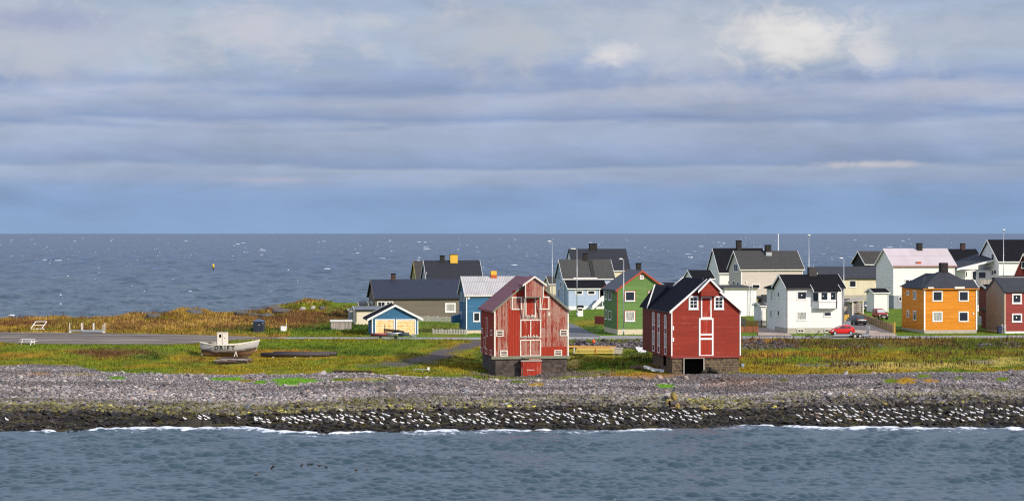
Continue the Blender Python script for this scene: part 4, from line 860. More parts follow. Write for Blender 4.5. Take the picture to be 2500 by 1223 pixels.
# --- blue double garage
h = House('garage', 'blue double garage with two bleached orange doors and white trim', 'garage', 897, 909, 1020, 301.5, 9.0, D=7)
h.body(M['wall_blue'], M['r_black'], 775, 743.5, 'gable', 818.5, M['concrete'], M['white'], ov=.75, og=.35, corner=M['white'], fascia=M['trim_black'], skirt=.5)
for r in ((915.7, 779, 963.7, 820), (966.3, 779, 1015.2, 820)): door('F', r, (M['white'], M['garage_door']), 'garage_door', .16)
# --- blue house with grey metal roof
h = House('blue_house', 'blue wooden house with grey corrugated roof and ochre chimney', 'house', 1121, 1139, 1262, 303.5, 10.0, D=7.2)
h.body(M['wall_blue'], M['r_grey'], 720, 674.4, 'eave', 806, M['concrete_cream'], M['white'], ov=.25, og=.3, corner=M['white'], fascia=M['oldwhite'])
h.chim((1198, 661.5, 1211.5, 678), M['chim_yellow'], cap=False, drop=.6); a = h.ab('F', (1198, 671, 1211.5, 681), h.D/2); MB().box(a[0]-.03, a[1]+.03, h.D/2-.45, h.D/2+.45, a[2]-.3, a[3]).build('chimney_base', M['chim_rust'], h.roof)
h.win('F', (1155.3, 762, 1172, 784.6), .14); h.rect('F', (1141.5, 725.5, 1146, 730), M['white'], 'vent_box', 0, .15)
for r in ((1123.8, 713, 1126.8, 735), (1131.3, 713, 1134.8, 736), (1123.6, 760, 1126.6, 781)): h.win('L', r, .10, sill=False)
v0, v1, b0, b1 = h.ab('L', (1112, 768, 1121, 786)); MB().prism([(-1.3, b0), (-.01, b0), (-.01, b1+.35), (-1.3, b1)], 'y', h.D-1.9, h.D-.3).build('porch', M['wall_blue'], h.root)
# --- long grey-brown house
h = House('long_house', 'long low grey brown house with blue black tiled roof', 'house', 893.7, 916, 1140, 349, 11.0, D=9)
h.body(M['wall_brown'], M['r_tile'], 727, 681.8, 'eave', 783, M['concrete'], M['wall_brown'], ov=.35, og=.3, fascia=M['trim_black'])
h.chim((955, 669, 965.3, 682), M['brick_brown'])
h.win('F', (921.3, 735.5, 941, 752), .14, 2, 1, 'glass', M['white']); h.win('F', (942, 735.5, 960, 752), .14, 2, 1, 'glass', M['white']); h.win('F', (1086.7, 739.5, 1112.2, 762), .22, 1, 1, 'curtain', M['white'])
h.win('L', (903, 735, 910, 750), .1, 2, 1, 'glass', M['white'], False)
# --- cream shed, tank, roof corner behind it
h = House('cream_shed', 'low cream rendered outbuilding with dark sheet roof beside blue garage', 'shed', 858.8, 868.5, 935, 330, 9, D=5)
h.body(plain('cream_render', (.70, .62, .45), .85, .12, 2), M['r_sheet'], 757, 747, 'eave', None, None, M['oldwhite'], ov=.25, og=.25, fascia=M['trim_black'], skirt=.8); h.pipe(869.5, 760, 787)
h = House('small_outbuilding', 'small pale flat roofed outhouse left of the cream outbuilding', 'shed', 851.5, 853, 861, 336, 9, D=2.5)
h.body(M['wall_grey'], M['r_sheet'], 757, 755.5, 'eave', None, None, M['oldwhite'], ov=.1, og=.1, fascia=False, skirt=.6)
h = House('lean_to_shed', 'low grey roofed lean-to at the left gable of the long house', 'shed', 871, 880, 895, 362, 9, D=4)
h.body(M['wall_grey'], M['r_slate'], 744.5, 736.5, 'eave', None, None, M['oldwhite'], ov=.2, og=.3, fascia=False, skirt=.8)
# --- weathered plank shed
h = House('plank_shed', 'small weathered plank shed with pale corrugated roof in the tall grass', 'shed', 803.5, 808, 858, 316, 6, D=1.7)
h.body(M['plank_grey'], M['r_light'], 784, 780.2, 'eave', None, None, M['plank_grey'], ov=.12, og=.15, fascia=M['oldwhite'], left=M['wall_blue'], skirt=.5, barge=False); h.rect('F', (807, 783.5, 859.5, 787), M['driftwood'], 'top_board', 0, .06)
# --- twins with black roofs far behind
TW = 'twin dark roofed houses behind the long house'
h = House('dark_roofed_house', 'house with charcoal tiled roof and one yellow chimney behind the long house', 'house', 1034, 1043, 1176, 398, 10, D=8, group=TW)
h.body(M['wall_grey'], M['r_dark'], 681, 635.5, 'eave', None, None, M['white'], ov=.3, og=.25, skirt=.8)
h.chim((1074.3, 624.5, 1085, 636), M['brick']); h.chim((1098.3, 622, 1116.2, 637), M['chim_yellow']); h.win('L', (1037.5, 664, 1041.5, 680), .1, sill=False)
h = House('dark_roofed_house', 'house with brown roof and ochre gable left of the yellow chimney house', 'house', 1009, 1018, 1060, 418, 10, D=9, group=TW)
h.body(M['wall_ochre'], M['r_brown'], 681, 636.6, 'eave', None, None, M['wall_ochre'], ov=.3, og=.25, skirt=.8); h.win('L', (1011, 664, 1015.5, 681), .1, sill=False)
# --- pale blue house with lean-to front
h = House('pale_blue_house', 'pale blue house with grey shingle roof and white outside stairs', 'house', 1358, 1376.5, 1498, 388, 9.5, D=8)
h.body(M['wall_paleblue'], M['r_greytile'], 679, 633.5, 'eave', None, None, M['white'], ov=.3, og=.3, skirt=1.2, corner=M['white'])
for r in ((1363.5, 662, 1367, 684), (1363, 705, 1367, 728), (1368, 688, 1371.5, 702)): h.win('L', r, .1, sill=False)
h.chim((1423.5, 620.5, 1433.5, 634), M['brick'])
v2 = h.f(1388, 705, -3.2); u0 = h.f(1388, 705, -3.2)[0]; u1 = h.f(1481, 705, -3.2)[0]; zt2 = h.f(1388, 687, 0)[1]; ze2 = v2[1]; zf2 = h.f(1388, 747, -3.2)[1]
MB().prism([(-3.2, zf2), (-.002, zf2), (-.002, zt2), (-3.2, ze2)], 'x', u0, u1).build('front_extension', M['wall_paleblue'], h.root)
MB().box(u0+.03, u1-.03, -3.17, 0, -1.2, zf2-.003).build('foundation', M['render_white'], h.root)
ext = MB().prism([(-3.5, ze2-.06), (-.0, zt2+.08), (-.0, zt2+.24), (-3.5, ze2+.10)], 'x', u0-.25, u1+.2).build('extension_roof', M['r_black'], h.root)
MB().prism([(-3.53, ze2-.16), (-.0, zt2-.02), (-.0, zt2+.30), (-3.53, ze2+.16)], 'x', u0-.31, u0-.253).build('bargeboard', M['white'], ext); MB().box(u0-.25, u1+.2, -3.56, -3.503, ze2-.12, ze2+.08).build('gutter', M['white'], ext)
def off(hh, v):
    """the same house read on a plane in front of its front wall"""
    n = House.__new__(House); n.__dict__.update(hh.__dict__); c, q = math.cos(hh.th), math.sin(hh.th)
    n.f = lambda px, py, vv=0: House.f(hh, px, py, v); n.vo = -v; return n
hx = off(h, -3.2)
for r in ((1404.5, 708, 1423.3, 720), (1433.6, 708, 1453.6, 720)):
    hx.win('F', r, .20, o=3.2, sill=False)
hx.rect('F', (1464.5, 708, 1474, 728), M['dark'], 'doorway', 3.19, 3.22); hx.rect('F', (1462.3, 706, 1464.4, 747), M['white'], 'door_post', 3.19, 3.3)
# stairs
p0 = hx.f(1444, 761)[0]; p1 = hx.f(1466, 733)[0]; za = hx.f(1444, 760)[1]; zb2 = hx.f(1466, 736)[1]; mb = MB()
for i in range(8): t = i/8; mb.box(p0+(p1-p0)*t, p0+(p1-p0)*(t+.16), -4.5, -3.4, za+(zb2-za)*t, za+(zb2-za)*t+.06)
st = mb.build('stairs', M['concrete_grey'], h.root)
MB().add([(p0-.1, -4.55, za+.25), (p1, -4.55, zb2+.1), (p1, -4.55, zb2+1.1), (p0-.1, -4.55, za+1.15), (p0-.1, -4.48, za+.25), (p1, -4.48, zb2+.1), (p1, -4.48, zb2+1.1), (p0-.1, -4.48, za+1.15)], [(0, 1, 2, 3), (7, 6, 5, 4), (0, 4, 5, 1), (3, 2, 6, 7), (1, 5, 6, 2), (0, 3, 7, 4)]).build('stair_rail', M['white'], st)
MB().box(p1, p1+1.6, -4.55, -3.3, zb2, zb2+.1).build('landing', M['concrete_grey'], st); MB().box(p1, p1+1.6, -4.56, -4.50, zb2+.102, zb2+1.1).build('landing_rail', M['white'], st); MB().box(p1+.1, p1+.22, -4.45, -4.33, -1, zb2-.003).build('landing_post', M['white'], st)
# roof ladder
mb = MB(); s0 = h.f(1449, 676, -.2); s1 = h.f(1441.5, 636.5, h.D/2-.3)
pa, pb = V(s0[0], -.2, h.ze+h.k*-.2+.25), V(s1[0], h.D/2-.3, h.zr+.12)
for dx_ in (-.25, .25): mb.bar(pa+V(dx_, 0, 0), pb+V(dx_, 0, 0), .06)
for i in range(11): p = pa.lerp(pb, i/10.5); mb.bar(p+V(-.25, 0, .03), p+V(.25, 0, .03), .07)
mb.build('roof_ladder', M['trim_black'], h.roof)
h.rect('F', (1399, 677.5, 1457, 679.5), M['white'], 'snow_guard', .35, .42)
# --- tiled back house
h = House('tiled_roof_house', 'house with large charcoal tiled roof rising behind the pale blue house', 'house', 1389, 1401, 1537, 432, 10, D=9)
h.body(M['wall_cream'], M['r_dark'], 659, 607.5, 'eave', None, None, M['white'], ov=.3, og=.25, skirt=1, left=M['wall_white'], barge=False); h.chim((1438.6, 595.5, 1456.7, 607), M['brick'], w=.9)
h = House('small_pale_house', 'small pale house half hidden behind the weathered warehouse gable', 'house', 1330, 1342.5, 1372, 402, 10, D=5.5)
h.body(M['wall_cream'], M['r_brown'], 693, 674, 'eave', None, None, M['white'], ov=.25, og=.25, skirt=1)
# --- green house
h = House('green_house', 'green two storey house with red trim and black tiled roof', 'house', 1474.5, 1507.7, 1626.5, 299.5, 10, D=9); gh_ = h
h.body(M['wall_green'], M['r_dark'], 707, 660, 'gable', 803.5, M['concrete_cream'], M['trim_red'], ov=.35, og=.3, fascia=M['trim_black'], corner=M['trim_red'])
for r in ((1525.8, 711, 1550, 735), (1525.8, 759.5, 1550, 784), (1583, 711, 1608, 735), (1583, 759.5, 1608, 784)): h.win('F', r, .13, 1, 1, 'glass' if r[1] < 720 and r[0] < 1560 else 'curtain', M['white'], True, 0, 'window', .06, M['trim_red'])
h.win('F', (1562, 671.5, 1571.7, 682), .12, 1, 1, 'curtain', M['white'], False, 0, 'window', .06, M['trim_red'])
for r in ((1478, 709.5, 1482.4, 731), (1486.5, 710.5, 1492.8, 733), (1477.5, 756, 1482.4, 779), (1486.3, 757.5, 1492.6, 780.5)): h.win('L', r, .09, 1, 1, 'glass', M['white'])
h.chim((1553.3, 643.5, 1564.5, 663), M['brick'], v=6.0)
# --- small black roofed house and white house, beige house
h = House('small_black_roofed_house', 'small white house with black roof behind the red warehouse ridge', 'house', 1675, 1692, 1742, 392, 10, D=6.5)
h.body(M['wall_white'], M['r_black'], 680, 659, 'eave', None, None, M['white'], ov=.3, og=.25, skirt=1)
h = House('low_black_roof_shed', 'low dark roof peeping between the green house and red warehouse', 'shed', 1618, 1625, 1652, 372, 10, D=6)
h.body(M['wall_white'], M['r_black'], 697, 689.5, 'eave', None, None, M['white'], ov=.3, og=.25, skirt=1)
h = House('white_house', 'tall white house with black roof behind the beige house', 'house', 1737, 1757.5, 1875, 402, 10, D=9)
h.body(M['wall_white_v'], M['r_black'], 663.5, 606, 'eave', None, None, M['white'], ov=.35, og=.3, skirt=1, left=M['wall_white'], corner=M['white']); h.chim((1797.8, 588, 1809.2, 608), M['brick'])
h.win('L', (1743.2, 642, 1747.3, 661), .1, sill=False); h.win('L', (1747.5, 685, 1750.5, 700), .1, sill=False); h.win('F', (1778.5, 686, 1786, 693), .05, sill=False, trim=M['trim_black'])
h = House('beige_house', 'beige house with grey felt roof and large dark chimney', 'house', 1785, 1810, 1959, 366, 10, D=8)
h.body(M['wall_beige'], M['r_felt'], 656.5, 612.3, 'eave', None, None, M['white'], ov=.3, og=.32, skirt=1, corner=M['white'], fascia=M['oldwhite'])
h.chim((1868.5, 599, 1881.3, 622), M['brick'], v=h.D/2-.5); MB().box(*h.ab('F', (1868, 618, 1882, 624), h.D/2-.6)[:2], h.D/2-1.2, h.D/2-.2, h.zr-.8, h.zr-.1).build('chimney_flashing', M['steel'], h.roof)
h.win('L', (1792, 643.5, 1801.5, 664), .12, 2); h.win('L', (1789.5, 685.5, 1794.5, 696.5), .1); h.win('L', (1799.5, 688, 1804.5, 704), .1); h.win('F', (1836, 694, 1855.3, 704.5), .10); h.rect('F', (1820.8, 687.5, 1824.3, 691), M['white'], 'vent_box', 0, .12)
# --- flat roofed white building with ladder
h = House('flat_roofed_building', 'white flat roofed building with a ladder on its wall', 'building', 1761, 1769, 1846.6, 345, 10, D=9)
zt = h.f(1769, 706)[1]; MB().box(0, h.W, 0, h.D, -1, zt).build('wall', M['render_white'], h.root)
MB().prism([(-.2, zt+.01), (h.D+.1, zt+.35), (h.D+.1, zt+.5), (-.2, zt+.2)], 'x', -.2, h.W+.2).build('roof', M['r_felt'], h.root)
MB().box(-.2, h.W+.2, -.26, -.203, zt-.02, zt+.22).build('fascia', M['green_trim'], h.root)
a0, b0_ = h.f(1838, 776); a1, b1_ = h.f(1831, 690); mb = MB(); pa, pb = V(a0, -.9, b0_), V(a1, -.15, b1_)
for d_ in (-.25, .25): mb.bar(pa+V(d_, 0, 0), pb+V(d_, 0, 0), .05)
for i in range(1, 20): p = pa.lerp(pb, i/20); mb.bar(p+V(-.25, 0, 0), p+V(.25, 0, 0), .04)
mb.build('ladder', M['steel'], h.root)
h = House('yellow_annex', 'small yellow annex with grey hatch behind the white flat roofed building', 'shed', 1842, 1846, 1870, 351, 10, D=5)
h.body(plain('pale_yellow_boards', (.72, .55, .22), .7, .1), M['r_felt'], 729, 722, 'eave', None, None, M['white'], ov=.1, og=.1, fascia=False, skirt=1, barge=False); h.win('F', (1851, 730, 1857.5, 742), .1, trim=M['rust'], sill=False); h.rect('F', (1856.5, 719, 1869.5, 740), M['r_slate'], 'grey_panel', .3, 1.2)
# --- white house with bay window
h = House('bay_window_house', 'white two storey house with black roof and bay window over the road', 'house', 1893.5, 1921.7, 2058, 301, 9.0, D=6.6); wb = h
h.body(M['wall_white'], M['r_black'], 701.5, 670, 'eave', 801, M['concrete'], M['white'], ov=.35, og=.32, corner=None, fascia=M['trim_black'])
h.chim((1973.3, 652, 1992, 672), plain('slate_clad_chimney', (.05, .046, .042), .8, .35, 4), w=1.0, cap=False)
h.win('F', (1946.3, 711, 1969, 731.5), .11, lit=(1957, 720.5)); h.win('F', (1946.3, 761, 1969, 781), .11, 1, 1, 'curtain'); h.win('F', (2010.8, 761.5, 2029.6, 772), .10)
for r in ((1946.5, 803.3, 1963, 811.7), (2012.5, 802.6, 2029.6, 811)): h.win('F', r, .12, 2, 1, 'glass', sill=False, trim=M['oldwhite'], o=.03)
for r in ((1896.3, 712.5, 1898.7, 733), (1896, 753, 1898.4, 774), (1887+.5, 712, 1892, 725.5)): pass
for r in ((1898.8, 712, 1903.6, 726), (1898.7, 757, 1903.6, 772)): h.win('L', r, .09)
h.pipe(1921.2, 704, 812); h.pipe(2057.6, 704, 800, M['steel'])
# bay
a0 = h.f(1982, 735)[0]; a1 = h.f(2045, 735)[0]; zt = h.f(1990, 711)[1]; zs = h.f(1990, 736)[1]; zb_ = h.f(1990, 752.5)[1]; dp = .95; sl_ = .8
bayp = [(a0, -.002), (a0+sl_, -dp), (a1-sl_*.35, -dp), (a1, -.002)]
bay = MB().prism(bayp, 'z', zb_, zs).build('bay_window', M['wall_white'], h.root)
MB().prism([(p[0]+(.08 if i > 1 else -.08), p[1]-(.08 if i in (1, 2) else 0)) for i, p in enumerate(bayp)], 'z', zs+.002, zs+.08).build('bay_sill', M['oldwhite'], bay)
MB().prism([(p[0]*1, p[1]+.06 if i in (1, 2) else p[1]) for i, p in enumerate(bayp)], 'z', zs+.085, zt-.12).build('pane', M['glass'], bay)
mb = MB()
for x0_, x1_ in ((a0+sl_-.08, a0+sl_+.36), ((a0+a1)/2+.10, (a0+a1)/2+.62), (a1-.6, a1-.22)): mb.box(x0_, x1_, -dp-.02, -dp+.12, zs+.09, zt-.12)
mb.box(a0+sl_, a1-.3, -dp-.018, -dp+.1, zs+.082, zs+.28); mb.prism(bayp, 'z', zt-.2, zt); mb.bar((a0+.1, -.1, zs+.1), (a0+.1, -.1, zt-.1), .16); mb.build('mullion', M['white'], bay)
kk = .42; MB().prism([(-dp-.3, zt-.02), (0, zt+.55), (.5, zt+.85), (.5, zt+.95), (-dp-.3, zt+.13)], 'x', a0-.1, a1+.15).build('bay_roof', M['r_black'], bay)
for x_ in (a0-.16, a1+.153): MB().prism([(-dp-.32, zt-.1), (0, zt+.45), (.35, zt+.72), (.35, zt+1.0), (-dp-.32, zt+.2)], 'x', x_, x_+.055).build('bargeboard', M['white'], bay)
MB().tube((a1-.45, -dp-.08, zb_), (a1-.45, -dp-.08, zt), .05).build('drainpipe', M['trim_black'], bay)
for lx in (2005, 2027):
    u = h.f(lx, 722)[0]; MB().box(u-.045, u+.045, -dp+.04, -dp+.07, zs+.78, zs+.87).build('window_lamp', M['lit'], bay)
# annex on the far left
MB().box(.3, 6, h.D+.01, h.D+5.2, -.6, h.ze-.35).build('rear_annex', M['wall_white'], h.root)
an = MB().prism([(-.1, h.ze-.45), (6.2, h.ze+1.4), (6.2, h.ze+1.55), (-.1, h.ze-.28)], 'y', h.D-.0, h.D+5.5).build('annex_roof', M['r_black'], h.root)
for r in ((1878.6, 713, 1880.6, 733), (1886.5, 713, 1891.5, 726), (1877.5, 757, 1880, 774), (1886.5, 757, 1891.5, 770)):
    v0, v1, b0, b1 = h.ab('L', r); mb = MB(); mb.box(.22, .29, v0, v1, b0, b1); w = mb.build('window', M['white'], h.root); MB().box(.20, .215, v0+.1, v1-.1, b0+.1, b1-.1).build('pane', M['glass'], w)
# --- cream house behind, pink roofed house, black gabled house, black roof house
h = House('cream_house', 'long cream boarded house with low slate roof behind the bay window house', 'house', 1996, 2005, 2170, 395, 9, D=8)
h.body(M['wall_cream'], M['r_slate'], 679, 650.5, 'eave', 721, M['concrete'], M['white'], ov=.3, og=.3, skirt=1.2, fascia=M['trim_black']); h.win('F', (2073.5, 684.5, 2090, 701), .11); h.rect('F', (2139, 683, 2144, 688.5), M['white'], 'vent_box', 0, .12)
h = House('pink_roofed_house', 'white house with pale pink corrugated roof behind the orange house', 'house', 2152.5, 2181.7, 2330, 362, 9.5, D=9)
h.body(M['wall_white'], M['r_pink'], 648, 606.5, 'eave', 721.7, M['concrete_grey'], M['white'], ov=.32, og=.32, skirt=1.4, left=M['wall_white'], corner=M['white'], fascia=plain('dull_red_gutter', (.38, .16, .12), .6))
h.chim((2238.8, 594.8, 2250.2, 612), M['brick'], v=h.D/2-.3); 
for r in ((2165.2, 636.5, 2170.8, 654), (2158.8, 681, 2164.5, 698), (2170.2, 681.5, 2176.2, 700)): h.win('L', r, .09, 2)
h.win('F', (2209, 682, 2231, 697), .12, 2); h.win('F', (2193.5, 723.5, 2202, 735.5), .12, sill=False, o=.03)
a0, a1, b0, b1 = h.ab('F', (2239, 637, 2250, 645)); MB().box(a0, a1, .15, .5, h.ze+h.k*.3+.1, h.ze+h.k*.3+.45).build('roof_patch', M['chim_rust'], h.roof)
h = House('black_gabled_house', 'brown black gabled house behind the cream house roof', 'house', 2085, 2114, 2172, 455, 9, D=9)
h.body(M['wall_black'], M['r_brown'], 643.5, 613, 'eave', None, None, M['white'], ov=.5, og=.4, skirt=1.2); h.win('F', (2127, 645.5, 2140, 653), .1, 2)
h = House('black_roofed_house', 'house with black hipped roof and brick chimney right of the pink roof', 'house', 2305, 2318, 2400, 425, 9, D=9)
h.body(M['wall_white'], M['r_black'], 641.5, 608, 'eave', None, None, M['trim_black'], ov=.3, og=.2, skirt=1.2); h.chim((2345.5, 595, 2355.3, 612), M['brick_brown'])
# --- tall white house at the right edge with porch wing
h = House('tall_white_house', 'tall white gabled house with black roof at the right edge', 'house', 2408.5, 2439, 2600, 372, 10, D=9.5)
h.body(M['wall_white'], M['r_black'], 636.5, 585, 'eave', None, None, M['white'], ov=.35, og=.32, skirt=1.2, corner=M['white'])
h.win('L', (2421, 619, 2427.3, 640), .1); d_ = h.rect('L', (2421.5, 659, 2427, 682), M['white'], 'door', .03, .08); h.rect('L', (2422.6, 661, 2426, 670), M['glass'], 'door_pane', .081, .09, d_)
for x_ in (2415, 2430.5): h.rect('L', (x_-1, 661, x_+1, 668), M['trim_black'], 'wall_lamp', .03, .2)
wv0, wz = h.l(2408, 655); 
# porch wing stands left of the tall house and is part of it
pl, pz = h.f(2352, 657, h.D*.3); pr_ = -.05
MB().box(pl+.5, pr_, h.D*.35, h.D-.5, -1.2, pz-.2).build('porch_wing', M['wall_white'], h.root)
zr2 = h.f(2405, 628, h.D*.3)[1]
MB().add([(pl-1.6, h.D*.3-.8, pz-.1), (pr_, h.D*.3-.8, zr2-.6), (pr_, h.D, zr2+.35), (pl-1.6, h.D, pz+.4), (pl-1.6, h.D*.3-.8, pz+.1), (pr_, h.D*.3-.8, zr2-.4), (pr_, h.D, zr2+.55), (pl-1.6, h.D, pz+.6)], [(3, 2, 1, 0), (4, 5, 6, 7), (0, 1, 5, 4), (1, 2, 6, 5), (2, 3, 7, 6), (3, 0, 4, 7)]).build('porch_roof', M['r_slate'], h.root)
MB().bar((pl-1.6, h.D*.3-.86, pz-.05), (pr_, h.D*.3-.86, zr2-.55), .06, .34).build('porch_fascia', M['white'], h.root)
for x0_, x1_, y0_, y1_ in ((2356.5, 2362, 662, 676), (2373, 2384, 661, 685), (2388, 2407, 663, 680)):
    a0, b1 = h.f(x0_, y0_, h.D*.35); a1, b0 = h.f(x1_, y1_, h.D*.35); w = MB().box(a0, a1, h.D*.35-.06, h.D*.35-.005, b0, b1).build('window', M['white'], h.root); MB().box(a0+.12, a1-.12, h.D*.35-.08, h.D*.35-.062, b0+.12, b1-.12).build('pane', M['glass'], w)
a0, b1 = h.f(2391, 683, -.3); a1, b0 = h.f(2430, 697, -.3); mb = MB(); mb.box(a0, a1, -.36, -.3, b0, b1); dk = mb.build('deck_railing', M['plank_grey'], h.root); MB().box(a0, a1, -.3, h.D*.34, b0-.12, b0-.002).build('deck_floor', M['plank_grey'], h.root)
p0 = h.f(2403, 722, -.3); p1 = h.f(2391, 698, -.3); mb = MB()
for i in range(9): t = i/9; mb.box(p0[0]+(p1[0]-p0[0])*t-.25, p0[0]+(p1[0]-p0[0])*t+.25, -1.3, -.38, p0[1]+(p1[1]-p0[1])*t, p0[1]+(p1[1]-p0[1])*t+.05)
for y_ in (-1.32, -.36): mb.bar((p0[0], y_, p0[1]), (p1[0], y_, p1[1]), .06, .2)
mb.build('deck_stairs', M['oldwood'], h.root)
# --- dark red house and its flat shed
h = House('dark_red_house', 'dark red gabled house cut by the right edge of the picture', 'house', 2476, 2478, 2518, 352, -15, D=7)
h.body(M['wall_darkred'], M['r_black'], 667, 618, 'gable', None, None, M['white'], ov=.3, og=.4, skirt=1.2, barge=True); h.win('F', (2493.5, 638.5, 2503, 655), .12)
h = House('dark_red_shed', 'low dark red shed with flat dark roof behind the concrete gable', 'shed', 2442, 2450, 2520, 330, 8, D=5)
h.body(M['wall_darkred'], M['r_black'], 678, 673, 'eave', None, None, M['oldwhite'], ov=.3, og=.4, skirt=1.2)
h = House('red_shed', 'small dark red shed tucked against the grey concrete gable', 'shed', 2407, 2412, 2424, 330, 8, D=4)
h.body(M['wall_darkred'], M['r_black'], 705, 694, 'eave', None, None, M['white'], ov=.2, og=.3, skirt=1.5)
h = House('red_lean_to', 'dark red lean-to low at the back of the concrete gable', 'shed', 2406.5, 2409, 2422, 312, 8, D=2.2)
h.body(M['wall_darkred'], M['r_slate'], 757, 752, 'eave', None, None, M['trim_black'], ov=.15, og=.2, skirt=1.0, fascia=False)
# --- red house with grey cement gable
h = House('red_house', 'dull red house with grey cement side wall and slate roof', 'house', 2414, 2453.4, 2600, 302, 9.5, D=7)
h.body(M['wall_red_dull'], M['r_slate'], 712, 677.5, 'eave', 808.5, M['render_white'], plain('blue_black_bargeboard', (.03, .045, .09), .5), ov=.2, og=.12, left=M['render'], corner=M['concrete_cream'], fascia=M['trim_black'])
h.win('F', (2470.7, 717, 2494.2, 741), .2, trim=M['white'], lit=(2481.5, 726)); h.win('F', (2470.4, 765.3, 2495, 786), .2, trim=M['white'], lit=(2481.5, 775))
# --- orange house
h = House('orange_house', 'square orange house with white window frames and grey hipped roof', 'house', 2201, 2257.2, 2384, 301.5, 10, D=9.3)
s = h; s.front = 'eave'; s.trim = M['white']; s.ze = s.f(2257.2, 704)[1]; s.zf = s.f(2257.2, 806)[1]; Wd, Dd = s.W, s.D
MB().box(0, Wd, 0, Dd, s.zf, s.ze).build('wall', M['wall_orange'], s.root); MB().box(-.05, Wd+.03, -.05, Dd, -.7, s.zf-.003).build('foundation', M['concrete'], s.root)
o_ = .35; zr = s.f(2302, 661, Dd*.42)[1]; ux = s.f(2302, 661, Dd*.42)[0]; uy = Dd*.42; zk = s.f(2262, 667, Dd*.75)[1]
vs = [(-o_, -o_, s.ze), (Wd+o_, -o_, s.ze), (Wd+o_, Dd*.80, s.ze), (-o_, Dd*.80, s.ze), (ux-.45, uy, zr), (ux+.45, uy, zr)]
s.roof = MB().add(vs+[(-o_, -o_, s.ze-.14), (Wd+o_, -o_, s.ze-.14), (Wd+o_, Dd*.80, s.ze-.14), (-o_, Dd*.80, s.ze-.14)], [(0, 1, 5, 4), (1, 2, 5), (2, 3, 4, 5), (3, 0, 4), (6, 7, 1, 0), (7, 8, 2, 1), (8, 9, 3, 2), (9, 6, 0, 3), (9, 8, 7, 6)]).build('roof', M['r_slate'], s.root)
ka = s.f(2260, 667, Dd*.72); kb = s.f(2300, 667, Dd*.72)
MB().add([(-o_-.01, .6, s.ze+.003), (-o_-.01, Dd+o_, s.ze+.003), (Wd*.8, Dd+o_, s.ze+.003), (Wd*.8, .6, s.ze+.003), (ka[0], Dd*.72, ka[1]), (kb[0], Dd*.72, ka[1])], [(1, 0, 4), (0, 3, 5, 4), (2, 1, 4, 5), (3, 2, 5), (0, 1, 2, 3)]).build('rear_roof', M['r_slate'], s.root)
ra = s.f(2345, 682.3, Dd*.45); rb = s.f(2375.5, 682.3, Dd*.45); rt = Wd+o_+.02
MB().add([(Wd*.55, -o_+.35, s.ze+.03), (rt, -o_+.30, s.ze+.03), (rb[0], Dd*.45, rb[1]), (Wd*.5, Dd*.45, rb[1]), (rt, Dd*.75, s.ze+.02), (Wd*.5, Dd*.75, s.ze+.02)], [(0, 1, 2, 3), (3, 2, 4, 5), (1, 4, 2), (0, 3, 5), (0, 5, 4, 1)]).build('right_roof', M['r_slate'], s.root)
MB().bar((rt, -o_+.28, s.ze), (rb[0]+.02, Dd*.45, rb[1]), .08, .12).build('bargeboard', M['white'], s.root)
s.chim((2295, 641.5, 2311.5, 662), M['brick'], v=uy, w=1.0, cap=False, drop=.8)
MB().box(-o_+.02, Wd+o_-.02, -o_-.06, -o_-.003, s.ze-.16, s.ze-.02).build('gutter', M['wall_orange'], s.root)
for u in (0, Wd): MB().box(u-.10, u+.10, -.06, .05, s.zf, s.ze-.16).build('corner_board', M['white'], s.root)
for r in ((2263, 700.5, 2277, 704), (2328, 699.5, 2352, 705)): s.rect('F', r, M['oldwhite'], 'eave_patch', .36, .5)
for i, r in enumerate(((2276.3, 710, 2301.2, 735.8), (2340.2, 710, 2365, 735.8), (2276.2, 760.2, 2301, 785.3), (2340, 760.2, 2364.6, 785.3))): s.win('F', r, .17, pane='curtain' if i == 2 else 'glass', sill=False)
for r in ((2214.5, 709.5, 2220.5, 721), (2230.5, 709, 2238, 732), (2215, 757, 2220.5, 775.5), (2230.3, 758, 2237.8, 782)): s.win('L', r, .11, sill=False, o=.03)
s.rect('F', (2374, 763.5, 2377.5, 767), M['white'], 'vent_box', 0, .12)
# --- sheds by the white house and pink roofed house
h = House('white_shed', 'small white shed with black gable roof against the pink roofed house', 'shed', 2128.5, 2135, 2168, 352, 9, D=4.2)
h.body(M['wall_white'], M['r_black'], 715, 703.5, 'eave', None, None, M['white'], ov=.2, og=.3, skirt=1.2, corner=M['white'])
h = House('slatted_shed', 'grey slatted drying shed with sloping roof beside the lawn', 'shed', 2075, 2082, 2107, 335, 9, D=3)
zt = h.f(2082, 737)[1]; mb = MB()
for i in range(8): mb.box(.1, h.W-.1, -.02, .03, .1+i*(zt-.2)/8, .1+i*(zt-.2)/8+.16)
mb.build('slat_panel', M['plank_grey'], h.root); MB().box(.05, h.W-.05, .9, h.D, -.8, zt).build('wall', M['plank_grey'], h.root)
for u in (0, h.W): MB().box(u-.09, u+.09, -.06, .12, -.8, zt+.2).build('post', M['oldwhite'], h.root)
MB().prism([(-.5, zt-.05), (h.W+.25, zt+.5), (h.W+.25, zt+.62), (-.5, zt+.08)], 'y', -.3, h.D+.2).build('roof', M['concrete'], h.root)
h = House('grey_shed', 'dark grey shed with flat roof between white house and slatted shed', 'shed', 2052, 2056, 2080, 345, 9, D=4)
h.body(M['plank_grey'], M['r_brown'], 744, 729, 'eave', None, None, M['plank_grey'], ov=.2, og=.2, skirt=1, fascia=False)
h = House('white_lean_to', 'white lean-to with sloping roof left of the bay window house', 'shed', 1854, 1858, 1870, 318, 9, D=4)
h.body(M['wall_white'], M['r_felt'], 747, 738, 'eave', None, None, M['white'], ov=.2, og=.2, skirt=1)
